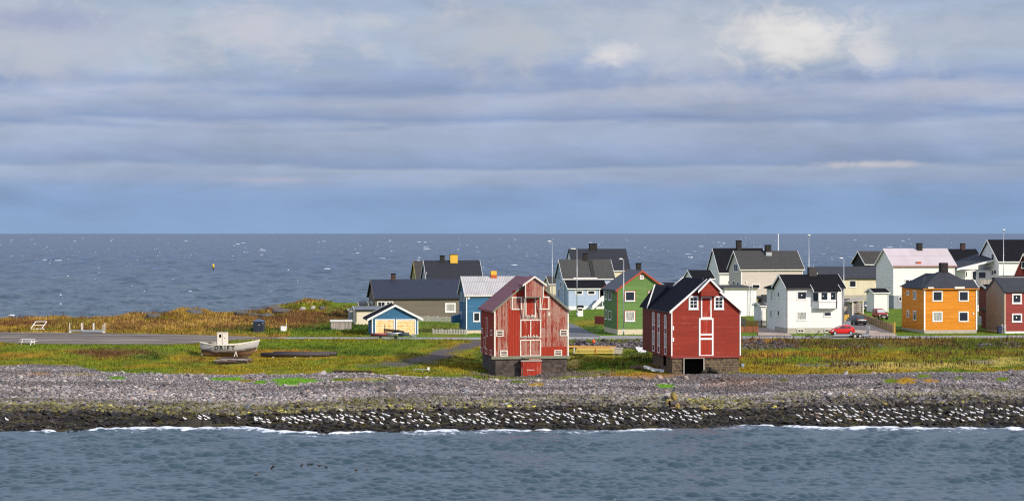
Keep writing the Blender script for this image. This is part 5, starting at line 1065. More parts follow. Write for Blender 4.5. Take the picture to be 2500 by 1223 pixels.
# ---------------------------------------------------------------- street lamps and poles
LG = 'street lamps along the village roads'
def lamp(px, ptop, base, label, Y=None, head=0, pole='steel'):
    if Y is None: x, y, z = hit(px, base)
    else: x = (px-CX)/F*Y; y = Y; z = gz(x, y)
    zt = H-(ptop-HY)/F*y-z; r = empty('street_lamp', (x, y, z), label=label, cat='street lamp', group=LG)
    MB().tube((0, 0, -.2), (0, 0, zt), .085, .055, 10).build('pole', M[pole], r, True)
    MB().tube((0, 0, 0), (0, 0, .9), .11, .10, 10).build('pole_base', M['steel'], r, True)
    if head:
        MB().bar((0, 0, zt), (head*.25, 0, zt+.05), .06).build('arm', M['steel'], r)
        n = 10; rings = [[(head*(.2+1.0*t), w*math.cos(a), zt+.10+hh*math.sin(a)) for a in [2*math.pi*i/n for i in range(n)]] for t, w, hh in ((0, .07, .05), (.3, .18, .10), (.7, .20, .11), (1, .10, .05))]
        MB().loft(rings).build('lamp_head', M['white'], r, True)
    else:
        n = 10; rings = [[(w*math.cos(a), w*math.sin(a), zt+d) for a in [2*math.pi*i/n for i in range(n)]] for w, d in ((.06, -.05), (.24, .02), (.30, .10), (.16, .20), (.03, .24))]
        MB().loft(rings).build('lamp_head', M['white'], r, True)
lamp(1408.6, 609, 775, 'tall steel lamp with curved head beside the pale blue house', head=-1)
lamp(1348, 591, None, 'slim lamp rising behind the roof of the weathered warehouse', Y=345, head=-.7)
lamp(1522.6, 634, 817.5, 'lamp post standing right before the green house front', head=-.6)
lamp(1974.8, 576, None, 'round headed lamp above the chimney of the bay window house', Y=342)
lamp(2060, 632, None, 'lamp post at the corner of the bay window house and driveway', Y=311, head=-.6)
lamp(2450, 563, None, 'lamp post before the tall white house at the right edge', Y=345)
x, y, z = at(1900, 611, 392); r = empty('flagpole', (x, y, gz(x, y)), label='white flagpole behind the ridge of the beige house', cat='flagpole')
zt = H-(572-HY)/F*392-gz(x, y); MB().tube((0, 0, -.3), (0, 0, zt), .09, .06, 10).build('pole', M['white'], r, True); MB().tube((0, 0, zt), (0, 0, zt+.15), .1, .05, 8).build('finial', M['white'], r, True)
# ---------------------------------------------------------------- fences
def fence(name, label, pts, ht, mat, gap=.16, wid=.10, solid=False, post=1.9, pm=None, cap=True, points=True):
    P = [hit(*p) if len(p) == 2 else (at(p[0], p[1], p[2])[0], p[2], gz(at(p[0], p[1], p[2])[0], p[2])) for p in pts]
    r = empty(name, P[0], label=label, cat='fence'); o = Vector(P[0]); mb = MB(); posts = []; rails = MB()
    for a, b in zip(P[:-1], P[1:]):
        a2, b2 = Vector(a), Vector(b); L = (b2-a2).xy.length; d = (b2-a2)/L; n = max(2, int(L/gap)); ang = math.atan2(d.y, d.x)
        for i in range(n):
            q = a2+d*(L*(i+.5)/n); zz = gz(q.x, q.y); q = Vector((q.x, q.y, zz))-o
            T = Matrix.Translation(q) @ Matrix.Rotation(ang, 4, 'Z'); h2 = ht*R.uniform(.96, 1.03); w = (L/n*.98 if solid else wid)/2
            mb.prism([(-w, .06), (w, .06), (w, h2-.08), (0, h2 if points else h2-.08), (-w, h2-.08)], 'y', -.012, .012)
            k = 10; mb.v[-k:] = [tuple(T @ Vector(v)) for v in mb.v[-k:]]
        for zr_ in (.25, .75):
            m_ = max(1, int(L/2)); 
            for i in range(m_):
                qa, qb = a2+d*(L*i/m_), a2+d*(L*(i+1)/m_); nn = Vector((-d.y, d.x, 0))*.04
                rails.bar(Vector((qa.x, qa.y, gz(qa.x, qa.y)+ht*zr_))-o+nn, Vector((qb.x, qb.y, gz(qb.x, qb.y)+ht*zr_))-o+nn, .04, .09)
        m_ = max(1, round(L/post))
        for i in range(m_+1): q = a2+d*(L*i/m_); posts.append((Vector((q.x, q.y, gz(q.x, q.y)))-o, ang))
    mb.build('picket_panel', mat, r); rails.build('rail', mat, r)
    for i, (q, a) in enumerate(posts):
        T = Matrix.Translation(q) @ Matrix.Rotation(a, 4, 'Z'); MB().box(-.055, .055, .03, .12, -.1, ht+.05, T).build('post', pm or mat, r)
    return r
fence('picket_fence', 'white picket fence in front of the blue house', [(1056, 816), (1100, 816.5), (1139, 816.8)], .80, M['oldwhite'], .24, .12)
fence('picket_fence', 'long pale picket fence below the grey brown house', [(1022, 785), (1113, 787)], .95, M['oldwhite'], .2, .11)
fence('board_fence', 'tan board fence running up beside the driveway', [(2182, 814), (2150, 801), (2112, 787), (2074, 770)], 1.25, M['fence_tan'], .15, .13, True)
x, y, z = hit(2184, 814); r = empty('gate_post', (x, y, z), label='fresh yellow end post of the tan board fence', cat='post'); MB().box(-.1, .1, -.1, .1, -.1, 1.55).build('post_shaft', M['fence_yellow'], r); MB().prism([(-.13, 1.55), (.13, 1.55), (0, 1.75)], 'y', -.13, .13).build('post_cap', M['fence_yellow'], r)
fence('board_fence', 'fresh yellow board fence between white house and dark car', [(2059, 786, 326), (2072, 786, 326)], 1.35, M['fence_yellow'], .15, .13, True)
fence('picket_fence', 'weathered picket fence with some yellow boards left of the white house', [(1824, 801), (1860, 800.5), (1896, 800.5)], 1.2, M['fence_grey'], .17, .11, False, 1.9)
fence('picket_fence', 'bright yellow stretch of picket fence behind the low red fence', [(1822, 802), (1850, 801.5)], 1.22, M['fence_yellow'], .17, .13)
fence('board_fence', 'brown board fence sloping away beside the red warehouse corner', [(1795, 785), (1823, 800)], 1.2, M['fence_grey'], .15, .14, True)
fence('picket_fence', 'low red picket fence around a small grass patch', [(1809, 812.3), (1851, 812)], 1.0, M['fence_red'], .17, .12)
fence('board_fence', 'dark red board fence beside the green house', [(1452, 791), (1474, 793)], 1.35, M['fence_red'] if False else M['wall_red_dull'], .15, .15, True)
fence('picket_fence', 'white picket fence between the orange house and the grey gable', [(2384, 761.5), (2415, 761)], 1.25, M['white'], .2, .13)
fence('board_fence', 'grey board fence in the shade beside the orange house', [(2386, 780, 322), (2405, 793, 316)], 1.3, M['wall_grey'], .15, .15, True)
fence('garden_gate', 'small white gate at the corner of the red house', [(2445.5, 814), (2454, 814.5)], 1.3, M['white'], .2, .12, False, 1.0)
# ---------------------------------------------------------------- vehicles
def car(name, label, loc, head, st, paint, glass, wheels, wr=.31, rise=0.0, win=None, extra=None, cat='car'):
    """st: stations (x, z_low, z_belt, z_top, half width at belt, half width at top); x forward"""
    r = empty(name, (loc[0], loc[1], loc[2]+rise), head, label=label, cat=cat); ring = []
    for x, zl, zb_, zt, wb_, wt in st:
        ring.append([(x, -wb_*.88, zl), (x, -wb_, zl+.14), (x, -wb_*1.02, (zl+zb_)/2), (x, -wb_*.97, zb_), (x, -wt-.04, (zb_+zt)/2+.4*(zt-zb_)), (x, -wt+.10, zt), (x, wt-.10, zt), (x, wt+.04, (zb_+zt)/2+.4*(zt-zb_)), (x, wb_*.97, zb_), (x, wb_*1.02, (zl+zb_)/2), (x, wb_, zl+.14), (x, wb_*.88, zl)])
    b = MB().loft(ring).build('body', paint, r, True, .02)
    lerp = lambda a, b_, t: [p+(q-p)*t for p, q in zip(a, b_)]
    def sta(x):
        for a, b_ in zip(st[:-1], st[1:]):
            if min(a[0], b_[0]) <= x <= max(a[0], b_[0]): return lerp(a, b_, (x-a[0])/(b_[0]-a[0]+1e-9))
        return st[-1]
    for side in (-1, 1):
        for xa, xb, slant in (win or ()):
            A, B = sta(xa), sta(xb); q = []
            for s_, t, dx_ in ((A, .06, 0), (B, .06, 0), (B, .82, slant[1]), (A, .82, slant[0])):
                s2 = sta(s_[0]+dx_); z = s2[2]+(s2[3]-s2[2])*t; hw = s2[4]*.97+(s2[5]-s2[4]*.97)*min(1, t/.9)+.035
                q.append((s_[0]+dx_, side*hw, z))
            q2 = [(x, y-side*.05, z) for x, y, z in q]
            MB().add(q+q2, [(0, 1, 2, 3), (7, 6, 5, 4), (0, 4, 5, 1), (1, 5, 6, 2), (2, 6, 7, 3), (3, 7, 4, 0)]).build('side_window', glass, r)
    tire = MB().tube((0, -.10, 0), (0, .10, 0), wr, seg=18); tm = None
    for x in wheels:
        for side in (-1, 1):
            yw = side*(st[len(st)//2][4]*.93); w = MB().tube((x, yw-.10, wr), (x, yw+.10, wr), wr, seg=18).build('wheel', M['black'], r); MB().tube((x, yw+side*.09, wr), (x, yw+side*.112, wr), wr*.62, seg=12).build('rim', M['steel'], w)
    def panel(nm, pts, m_, off=(0, 0, .0)):
        c = sum((Vector(p) for p in pts), Vector())/len(pts); n = (Vector(pts[1])-Vector(pts[0])).cross(Vector(pts[2])-Vector(pts[0])).normalized()
        a = [Vector(p)+n*.02 for p in pts]; b_ = [Vector(p)-n*.02 for p in pts]; k = len(pts)
        return MB().add(a+b_, [tuple(range(k)), tuple(range(2*k-1, k-1, -1))]+[(i, k+i, k+(i+1) % k, (i+1) % k) for i in range(k)]).build(nm, m_, r)
    if extra: extra(r, panel, sta)
    return r
# red hatchback on its trailer (nose to the left)
x, y, z = hit(2058, 825.5); y0 = y+1.3
st = [(1.78, .34, .50, .52, .62, .50), (1.66, .25, .62, .66, .74, .60), (1.25, .22, .78, .82, .80, .66), (.72, .20, .90, .96, .82, .66), (.12, .20, .93, 1.32, .82, .60), (-.35, .20, .94, 1.44, .82, .60), (-1.0, .22, .95, 1.40, .81, .58), (-1.45, .26, .95, 1.12, .79, .62), (-1.72, .30, .92, .95, .74, .62), (-1.80, .38, .70, .74, .66, .56)]
def ex(r, panel, sta):
    panel('windscreen', [(.70, -.56, 1.0), (.70, .56, 1.0), (.10, .50, 1.34), (.10, -.50, 1.34)], M['carglass_light']); panel('rear_window', [(-1.40, .5, 1.13), (-1.40, -.5, 1.13), (-1.06, -.48, 1.36), (-1.06, .48, 1.36)], M['carglass'])
    for s_ in (-1, 1):
        panel('headlight', [(1.60, s_*.76, .52), (1.28, s_*.83, .60), (1.28, s_*.80, .72), (1.58, s_*.70, .64)], M['lamp_white']); panel('tail_light', [(-1.62, s_*.80, .66), (-1.72, s_*.74, .66), (-1.70, s_*.74, .92), (-1.58, s_*.80, .92)], M['lamp_red'])
        MB().box(.55, .70, s_*.84, s_*1.0, .95, 1.07).build('mirror', M['carred'], r); MB().box(-.25, -.05, s_*.84, s_*.87, .78, .82).build('door_handle', M['trim_black'], r)
car('red_hatchback', 'small bright red hatchback carried on the flat trailer', (x, y0, z), math.radians(180+4), st, M['carred'], M['carglass'], (1.12, -1.18), .30, .42, [(.58, -.18, (-.44, -.06)), (-.26, -1.22, (0, .18))], ex)
tr = empty('car_trailer', (x+.9, y0-.02, z), math.radians(184), label='galvanised flat trailer with upright ramp under the red hatchback', cat='trailer')
MB().box(-3.0, 2.2, -1.0, 1.0, .40, .47).build('bed', M['steel'], tr)
for s_ in (-1, 1):
    MB().box(-3.0, 2.2, s_*1.0-.04*s_, s_*1.06, .36, .56).build('side_rail', M['steel'], tr)
    for xw in (-1.5, -.75): w = MB().tube((xw, s_*1.08, .30), (xw, s_*1.26, .30), .30, seg=16).build('wheel', M['black'], tr); MB().tube((xw, s_*1.255, .30), (xw, s_*1.28, .30), .17, seg=12).build('rim', M['driftwood'], w)
    MB().box(-1.95, -.30, s_*1.08, s_*1.30, .61, .65).build('mudguard', M['trim_black'], tr)
MB().box(-2.95, -2.88, -.95, .95, .47, 1.75).build('ramp', M['steel'], tr); MB().bar((2.2, 0, .42), (3.5, 0, .40), .09).build('drawbar', M['steel'], tr); MB().tube((3.3, 0, -.05), (3.3, 0, .5), .05).build('jockey_leg', M['steel'], tr); MB().box(-3.05, -3.0, -1.0, 1.0, .22, .38).build('light_board', M['trim_black'], tr)
for s_ in (-1, 1): MB().box(-3.09, -3.053, s_*.6, s_*.9, .25, .35).build('tail_light', M['lamp_red'], tr)
# dark grey crossover seen from behind
x, y, z = hit(2095, 795); st = [(2.15, .40, .66, .70, .72, .60), (1.95, .28, .84, .90, .84, .70), (1.1, .24, .98, 1.03, .90, .72), (.45, .24, 1.02, 1.40, .91, .66), (-.3, .24, 1.04, 1.58, .91, .66), (-1.2, .26, 1.05, 1.55, .90, .64), (-1.75, .30, 1.05, 1.30, .88, .66), (-2.05, .34, 1.0, 1.04, .84, .70), (-2.15, .42, .72, .74, .78, .66)]
def ex(r, panel, sta):
    panel('rear_window', [(-1.99, .62, 1.10), (-1.99, -.62, 1.10), (-1.42, -.54, 1.50), (-1.42, .54, 1.50)], M['carglass']); panel('windscreen', [(1.05, -.62, 1.06), (1.05, .62, 1.06), (.48, .56, 1.40), (.48, -.56, 1.40)], M['carglass'])
    MB().box(-2.19, -2.12, -.26, .26, .80, .91).build('number_plate', M['plate'], r); MB().box(-2.20, -2.05, -.85, .85, .36, .55).build('bumper', M['trim_black'], r)
    for s_ in (-1, 1): MB().box(-2.13, -1.95, s_*.50, s_*.86, .92, 1.03).build('tail_light', M['lamp_red'], r); MB().box(.6, .8, s_*.92, s_*1.1, 1.05, 1.2).build('mirror', M['cargrey'], r)
car('dark_crossover', 'dark grey crossover parked on the driveway seen from behind', (x, y+1.9, z), math.radians(105), st, M['cargrey'], M['carglass'], (1.35, -1.3), .36, 0, [(.75, -.4, (-.3, 0)), (-.5, -1.5, (0, .2))], ex)
# old red off roader facing the water
x, y, z = hit(2153, 781); st = [(2.0, .45, .95, 1.0, .72, .66), (1.9, .42, 1.02, 1.06, .78, .70), (.75, .40, 1.08, 1.12, .80, .68), (.30, .40, 1.12, 1.62, .80, .62), (-.3, .40, 1.12, 1.74, .80, .64), (-1.75, .42, 1.12, 1.76, .80, .66), (-2.0, .48, 1.10, 1.60, .78, .66)]
def ex(r, panel, sta):
    panel('windscreen', [(.72, -.62, 1.18), (.72, .62, 1.18), (.32, .56, 1.60), (.32, -.56, 1.60)], M['carglass_light']); MB().box(2.0, 2.06, -.55, .55, .66, .92).build('grille', M['trim_black'], r); MB().box(2.0, 2.16, -.82, .82, .44, .62).build('bumper', M['trim_black'], r); MB().box(2.162, 2.19, -.26, .26, .50, .61).build('number_plate', M['plate'], r)
    for s_ in (-1, 1): MB().tube((1.99, s_*.64, .80), (2.07, s_*.64, .80), .10, seg=12).build('headlight', M['lamp_white'], r); MB().box(.6, .75, s_*.82, s_*1.0, 1.15, 1.3).build('mirror', M['trim_black'], r)
car('red_off_roader', 'old faded red off-roader with black grille parked on the lawn', (x, y+1.6, z), math.radians(-84), st, M['carred2'], M['carglass'], (1.25, -1.2), .37, 0, [(.45, -.45, (-.25, 0)), (-.6, -1.6, (0, 0))], ex)
st = [(2.1, .35, .62, .66, .7, .6), (1.8, .26, .80, .84, .84, .7), (.9, .22, .92, .97, .87, .7), (.2, .22, .95, 1.38, .87, .62), (-.9, .22, .96, 1.40, .87, .62), (-1.6, .26, .96, 1.02, .86, .66), (-2.1, .36, .86, .9, .78, .66)]
x, y = at(2118, 740, 360)[:2]; car('dark_blue_car', 'dark blue car half hidden behind the small white shed', (x, y, gz(x, y)), math.radians(200), st, M['carblue'], M['carglass_light'], (1.3, -1.3), .32, 0, [(.7, -.2, (-.4, 0)), (-.3, -1.3, (0, .3))])
# ---------------------------------------------------------------- stranded boat
x, y, z = hit(560, 871); bt = empty('wooden_boat', (x, y, z), math.radians(3), label='stranded white wooden boat with wheelhouse and faded lettering', cat='boat'); L2 = 3.75
def hullring(t, n=11):
    xx = -L2+2*L2*t; beam = 1.28*max(.001, (math.sin(math.pi*(t*.94+.03)))**.62)*(1 if t > .5 else .96); sh = 1.62+.033*abs(xx+.6)**2.0; rise = .05+max(0, t-.72)**2*9.0+max(0, .10-t)*2.0
    pts = []
    for k in range(n):
        s_ = k/(n-1); yy = beam*(1-(1-s_)**2.1)**.75*(.92+.08*s_); pts.append((xx+(s_-.5)*.55*(max(0, t-.8)*5 if t > .8 else -max(0, .12-t)*4), yy, rise+(sh-rise)*s_**1.05))
    return pts
rings = []
for i in range(25):
    a = hullring(i/24); rings.append([(p[0], -p[1], p[2]) for p in a[::-1]]+[(p[0], p[1], p[2]) for p in a[1:]])
hull = MB().loft(rings, close=False, caps=False).build('hull', M['hull'], bt, True)
mb = MB()
for i in range(24):
    a, b_ = hullring(i/24)[-1], hullring((i+1)/24)[-1]
    for s_ in (-1, 1): mb.bar((a[0], s_*a[1], a[2]), (b_[0], s_*b_[1], b_[2]), .12, .10)
mb.build('gunwale', M['oldwhite'], bt)
dk = MB(); rr = [hullring(i/24)[-2] for i in range(25)]
dk.loft([[(p[0], -p[1], p[2]-.12), (p[0], p[1], p[2]-.12)] for p in rr], close=False, caps=False).build('deck', M['plank_grey'], bt)
a0_, a1_ = hullring(1.0), hullring(0.0)
MB().loft([[(p[0]+.06, -.06, p[2]), (p[0]+.06, .06, p[2]), (p[0]-.08, .06, p[2]), (p[0]-.08, -.06, p[2])] for p in a0_]).build('stem', M['driftwood'], bt); MB().loft([[(p[0]+.08, -.06, p[2]), (p[0]+.08, .06, p[2]), (p[0]-.06, .06, p[2]), (p[0]-.06, -.06, p[2])] for p in a1_]).build('stern_post', M['driftwood'], bt)
MB().box(-3.1, 2.2, -.07, .07, -.05, .14).build('keel', M['oldwood'], bt)
wh = MB().box(-1.55, -.22, -.62, .62, 1.5, 3.18).build('wheelhouse', M['oldwhite'], bt); MB().box(-1.62, -.16, -.68, .68, 3.183, 3.26).build('wheelhouse_roof', M['oldwhite'], wh)
MB().box(-1.30, -1.02, -.64, -.61, 2.62, 3.02).build('wheelhouse_window', M['dark'], wh); MB().box(-.90, -.84, -.645, -.61, 1.6, 3.1).build('door_edge', M['plank_grey'], wh); MB().box(-.62, -.54, -.64, -.61, 2.5, 2.6).build('door_hole', M['dark'], wh); MB().box(-1.57, -1.54, -.4, .4, 2.5, 3.0).build('wheelhouse_window', M['dark'], wh)
MB().box(-2.35, -1.56, -.55, .55, 1.5, 2.08).build('engine_casing', M['plank_grey'], bt); MB().box(-2.65, -2.40, -.3, .3, 1.5, 1.9).build('hatch', M['plank_grey'], bt)
def glyph(ch, size):
    cu = bpy.data.curves.new('glyph', 'FONT'); cu.body = ch; cu.size = size; cu.extrude = .01; cu.offset = .022; o = bpy.data.objects.new('glyph', cu); COL.objects.link(o)
    bpy.context.view_layer.update(); me = bpy.data.meshes.new_from_object(o); v = [p.co[:] for p in me.vertices]; f = [tuple(p.vertices) for p in me.polygons]; bpy.data.objects.remove(o); return v, f
def hull_y(x, z):
    t = (x+L2)/(2*L2); p = hullring(t, 25)
    return -float(np.interp(z, [q[2] for q in p], [q[1] for q in p]))
mb = MB(); x0 = -1.92
for ch, adv in (('D', .68), ('R', .66), ('I', .34), ('F', .58), ('T', .6)):
    v, f = glyph(ch, .74); mb.add([(x0+a_*1.1, hull_y(x0+a_*1.1, 1.02+b_)-.012-c_, 1.02+b_) for a_, b_, c_ in v], f); x0 += adv
mb.build('lettering', M['trim_black'], bt)
MB().box(-2.45, -1.75, -1.315, -1.27, 1.42, 1.60).build('name_board', M['plank_grey'], bt)
mb = MB(); mb.bar((.95, -1.25, .78), (.75, -1.75, .0), .09); mb.bar((.95, -1.25, .78), (1.22, -1.75, .0), .09); mb.build('prop_legs', M['driftwood'], bt)
MB().prism([(2.2, .02), (2.75, .02), (2.75, .70)], 'y', -.12, .12).build('bow_chock', M['oldwood'], bt)
# ---------------------------------------------------------------- things lying on the grass and beach
def heap(name, label, cat, px, py, n, lx, ly, lz, mats, wid=(.16, .26), group=None):
    x, y, z = hit(px, py); r = empty(name, (x, y, z), label=label, cat=cat, group=group); k = len(mats); pts = [MB() for _ in mats]
    for i in range(n):
        t = i/n; cy = R.uniform(-ly, ly); zz = .06+lz*t*(1-abs(cy)/ly*.6); L = lx*R.uniform(.7, 1.05); cx = R.uniform(-.3, .3)*lx*.3; a = R.gauss(0, .07)
        pts[i % k].bar((cx-L/2, cy, zz+R.gauss(0, .05)), (cx+L/2, cy+L*a, zz+R.gauss(0, .05)), R.uniform(*wid), R.uniform(.05, .12))
    for p, m_ in zip(pts, mats): p.build('planks', m_, r)
    return r
heap('plank_pile', 'pile of old brown planks lying below the stranded boat', 'planks', 571, 886, 54, 4.2, 1.9, .75, [M['oldwood'], M['rust'], M['plank_grey']])
PG = 'dark pipes lying side by side on the grass'
for (xa, ya), (xb, yb), rr, lb in (((637, 871), (806, 870), .31, 'thick dark rusty pipe lying nearest the boat and beach'), ((668, 866.5), (822, 868), .27, 'thinner dark pipe lying just behind the thick one')):
    a, b_ = hit(xa, ya), hit(xb, yb); a, b_ = Vector(a), Vector(b_); d = b_-a; r = empty('long_pipe', a, label=lb, cat='pipe', group=PG)
    MB().tube((0, 0, rr*.9), d+Vector((0, 0, rr*.9)), rr, seg=14).build('pipe_shell', M['pipe'], r, True)
    for t in (0, 1): MB().tube(d*t+Vector((-.012 if t == 0 else 0, 0, rr*.9)), d*t+Vector((0 if t == 0 else .012, 0, rr*.9)), rr*.82, seg=14).build('pipe_mouth', M['dark'], r)
    for t in (.18, .5, .72): MB().box((d*t).x-.09, (d*t).x+.09, (d*t).y-rr-.1, (d*t).y+rr+.1, -.1, .04).build('bearer', M['driftwood'], r)
def log(name, label, cat, a, b_, w, h_, mat, lift=.06):
    a, b_ = Vector(hit(*a)), Vector(hit(*b_)); m_ = (a+b_)/2; mb = MB(); d = b_-a
    for i in range(4): mb.bar(a-m_+d*(i/4)+Vector((0, 0, lift+.01*(i % 2))), a-m_+d*((i+1)/4)+Vector((0, 0, lift+.01*((i+1) % 2))), w, h_)
    o = mb.build(name, mat, bev=.02, label=label, cat=cat); o.location = m_; return o
log('dark_beam', 'long dark beam lying on the upper beach', 'beam', (815, 908), (908, 909), .30, .2, M['rust'], .12)
log('pale_pole', 'long pale pole lying on the grass edge', 'pole', (943, 918.5), (1028, 923), .18, .13, M['driftwood'], .10); log('short_stick', 'short pale stick among the beach pebbles', 'stick', (698, 946), (732, 947), .10, .09, M['driftwood'], .25)
log('driftwood_plank', 'short white plank at the foot of the weathered warehouse wall', 'plank', (1211, 897), (1234, 898.5), .2, .12, M['oldwhite'], .15)
x, y, z = hit(1028, 909); bn = empty('bench', (x, y, z), math.radians(2), label='low grey plank bench on the grass above the beach', cat='bench')
MB().box(-1.0, .85, -.2, .2, .36, .42).build('seat', M['plank_grey'], bn); MB().box(.78, 1.05, -.22, .22, .30, .62).build('end_board', M['white'], bn)
for xx in (-.85, .2, .9): MB().box(xx-.05, xx+.05, -.15, .15, -.05, .357).build('leg', M['plank_grey'], bn)
# timber stack, crate, float
x, y, z = hit(1452, 864); ts = empty('timber_stack', (x, y, z), math.radians(-1.5), label='stack of new yellow timber between the two warehouses', cat='timber stack')
for j in range(4):
    mb = MB()
    for i in range(5): mb.box(-2.7+.08*j, 2.6-.1*i*.3, -.75+.3*i, -.52+.3*i, .12+.17*j, .25+.17*j)
    mb.build('timber_layer', M['timber'] if j != 1 else plain('greenish_timber', (.50, .46, .10), .7, .2), ts)
    mb = MB()
    for xx in (-2.2, 0, 2.1): mb.box(xx-.05, xx+.05, -.8, .75, .075+.17*j, .117+.17*j)
    mb.build('spacer', M['rust'], ts)
MB().box(-2.85, -2.70, -.7, .7, .1, .8).build('end_wrapping', M['tarp'], ts); MB().box(.1, .16, -.80, -.77, .02, .86).build('strap', M['orange'], ts)
log('orange_beam', 'long orange brown beam lying behind the new timber stack', 'beam', (1388, 851.5), (1503, 853), .30, .26, M['timber_o'], .30)
x, y, z = hit(1449, 855); fl = MB(); n = 12; fl.loft([[(.24*math.sin(p)*math.cos(a), .24*math.sin(p)*math.sin(a), .95-.24*math.cos(p)) for a in [2*math.pi*i/n for i in range(n)]] for p in [.12+i*(math.pi-.24)/7 for i in range(8)]])
fb = empty('float_ball', (x, y, z+.25), label='orange float ball on top of the timber', cat='float'); fl.build('ball', M['orange'], fb, True); MB().tube((0, 0, 1.17), (0, 0, 1.27), .05, seg=8).build('eyelet', M['orange'], fb)
x, y, z = hit(1505, 865.5); cb = empty('crate', (x, y, z), math.radians(-4), label='pale grey concrete tub beside the timber stack', cat='tub')
MB().prism([(-.75, .12), (.75, .12), (.85, .85), (-.85, .85)], 'y', -.6, .6).build('tub', M['concrete'], cb, bev=.03); MB().box(-.9, .9, -.65, .65, .853, .95).build('lid', M['concrete'], cb)
for xx in (-.55, .3): MB().box(xx, xx+.3, -.5, .5, -.05, .117).build('foot', M['concrete'], cb)
# corrugated sheets leaning by the bank
x, y, z = hit(1569, 861); sp = empty('sheet_stack', (x, y, z), math.radians(8), label='leaning pale corrugated sheets beside the red warehouse wall', cat='sheets')
for i in range(4):
    mb = MB(); T = Matrix.Translation((-.45+.33*i, .1*i, 0)) @ Matrix.Rotation(-.45, 4, 'X') @ Matrix.Rotation(-.35, 4, 'Y'); mb.box(-.15, .15, -.015, .015, -.1, .95-.05*i, T); mb.build('sheet', M['r_light'], sp)
# debris: wrecked boat shell with netting
x, y, z = hit(1592, 909); dw = empty('boat_wreck', (x, y, z), math.radians(-8), label='broken pale boat shell lying on the grass before the red warehouse', cat='wreck')
rg = []
for i in range(9):
    t = i/8; hw = .62*math.sin(math.pi*(.12+.76*t)); cx = -1.0+2.1*t; zc = .85-.75*t
    rg.append([(cx, hw*math.cos(a)-.1, zc*.6+.35*math.sin(a)+.06*math.sin(7*t)) for a in [math.pi*k/8 for k in range(9)]])
MB().loft(rg, close=False, caps=False).build('shell', M['tarp'], dw); mb = MB()
for i in range(7): t = i/6; mb.bar((-.9+1.5*t, -.6, .55-.45*t+.1), (-.5+1.5*t, -.35, .75-.5*t), .05); mb.bar((-1.0+.25*i, -.62, .50-.06*i), (-.8+.25*i, -.60, .15), .035)
mb.build('broken_ribs', M['trim_black'], dw); MB().box(1.0, 1.5, -.5, .1, .05, .38).build('white_board', M['white'], dw)
x, y, z = hit(1553, 902); nt = MB()
for i in range(9): c = Vector((R.uniform(-.8, .8), R.uniform(-.35, .35), 0)); s_ = R.uniform(.2, .42); V_, F_ = IV*np.array([s_*1.3, s_, s_*.85])*np.random.default_rng(i).uniform(.75, 1.2, (12, 1))+np.array([c.x, c.y, s_*.5]), IF; nt.add(V_.tolist(), F_.tolist())
o = nt.build('net_heap', M['netting'], smooth=True, label='brown heap of old fishing net beside the broken boat shell', cat='net heap'); o.location = (x, y, z)
x, y, z = hit(1812, 898); o = MB().add((IV*np.array([.30, .25, .42])*np.random.default_rng(4).uniform(.8, 1.15, (12, 1))+np.array([0, 0, .25])).tolist(), IF.tolist()).build('plastic_sack', plain('blue_grey_plastic', (.22, .26, .33), .5, .3), smooth=True, label='blue grey plastic sack at the red warehouse corner', cat='sack'); o.location = (x, y, z)
x, y, z = hit(1733, 911); sw = MB()
for i in range(26): c = (R.uniform(-.9, .9), R.uniform(-.5, .5)); s_ = R.uniform(.12, .3); sw.add((IV*s_*np.random.default_rng(i).uniform(.6, 1.3, (12, 1))+np.array([c[0], c[1], s_*.5+.35*max(0, 1-abs(c[0]))])).tolist(), IF.tolist())
o = sw.build('kelp_heap', M['rock_weed'], label='dark heap of kelp beside the open cellar doorway', cat='kelp heap'); o.location = (x, y, z)
# scrap on the roadside before the garage
x, y, z = hit(960, 827); fbd = empty('flatbed', (x, y, z), math.radians(-1), label='long low flatbed with red and grey load before the blue garage', cat='trailer')
MB().box(-3.3, .2, -.6, .6, .35, .48).build('bed', M['rust'], fbd); MB().tube((-3.2, -.35, .66), (-.9, -.35, .68), .17, seg=10).build('red_pipe', plain('dull_red_pipe', (.26, .06, .06), .6, .3), fbd, True); MB().tube((-.9, -.35, .70), (1.2, -.35, .80), .16, seg=10).build('grey_pipe', M['steel'], fbd, True); MB().tube((.8, -.4, .62), (2.3, -.4, .72), .24, seg=10).build('dark_drum', plain('dark_blue_grey_drum', (.04, .055, .07), .6, .2), fbd, True)
MB().bar((2.2, 0, .40), (3.4, 0, .65), .1).build('drawbar', M['steel'], fbd); mb = MB(); mb.bar((2.3, .3, .1), (3.3, -.2, .5), .07); mb.bar((2.5, -.3, .6), (3.2, .2, .3), .07); mb.build('frame_bars', M['steel'], fbd); MB().box(-2.3, -.6, -.62, -.5, .05, .25).build('side_box', M['steel'], fbd)
for xx in (-1.8, .4): MB().tube((xx, -.62, .24), (xx, -.42, .24), .24, seg=12).build('wheel', M['black'], fbd)
x, y, z = hit(960, 821); en = empty('old_winch', (x, y+.6, z), label='rusty old winch with a large spool before the garage doors', cat='winch')
MB().bar((-1.4, 0, .9), (1.0, 0, .70), .5, .34).build('beam', M['rust'], en); MB().bar((-1.4, 0, .50), (.9, 0, .36), .4, .22).build('lower_beam', M['rust'], en); MB().bar((-1.35, -.1, -.1), (-1.25, -.1, 1.75), .09).build('upright', M['rust'], en); mb = MB()
for xx in (.1, .45, .8): mb.tube((xx, -.3, .55), (xx, .3, .55), .36, seg=12)
mb.build('gear', M['rust'], en); MB().tube((1.25, -.3, .42), (1.25, .3, .42), .40, seg=14).build('spool', M['rust'], en)
for xx in (-1.0, .9): MB().box(xx-.1, xx+.1, -.25, .25, -.1, .4).build('foot', M['rust'], en)
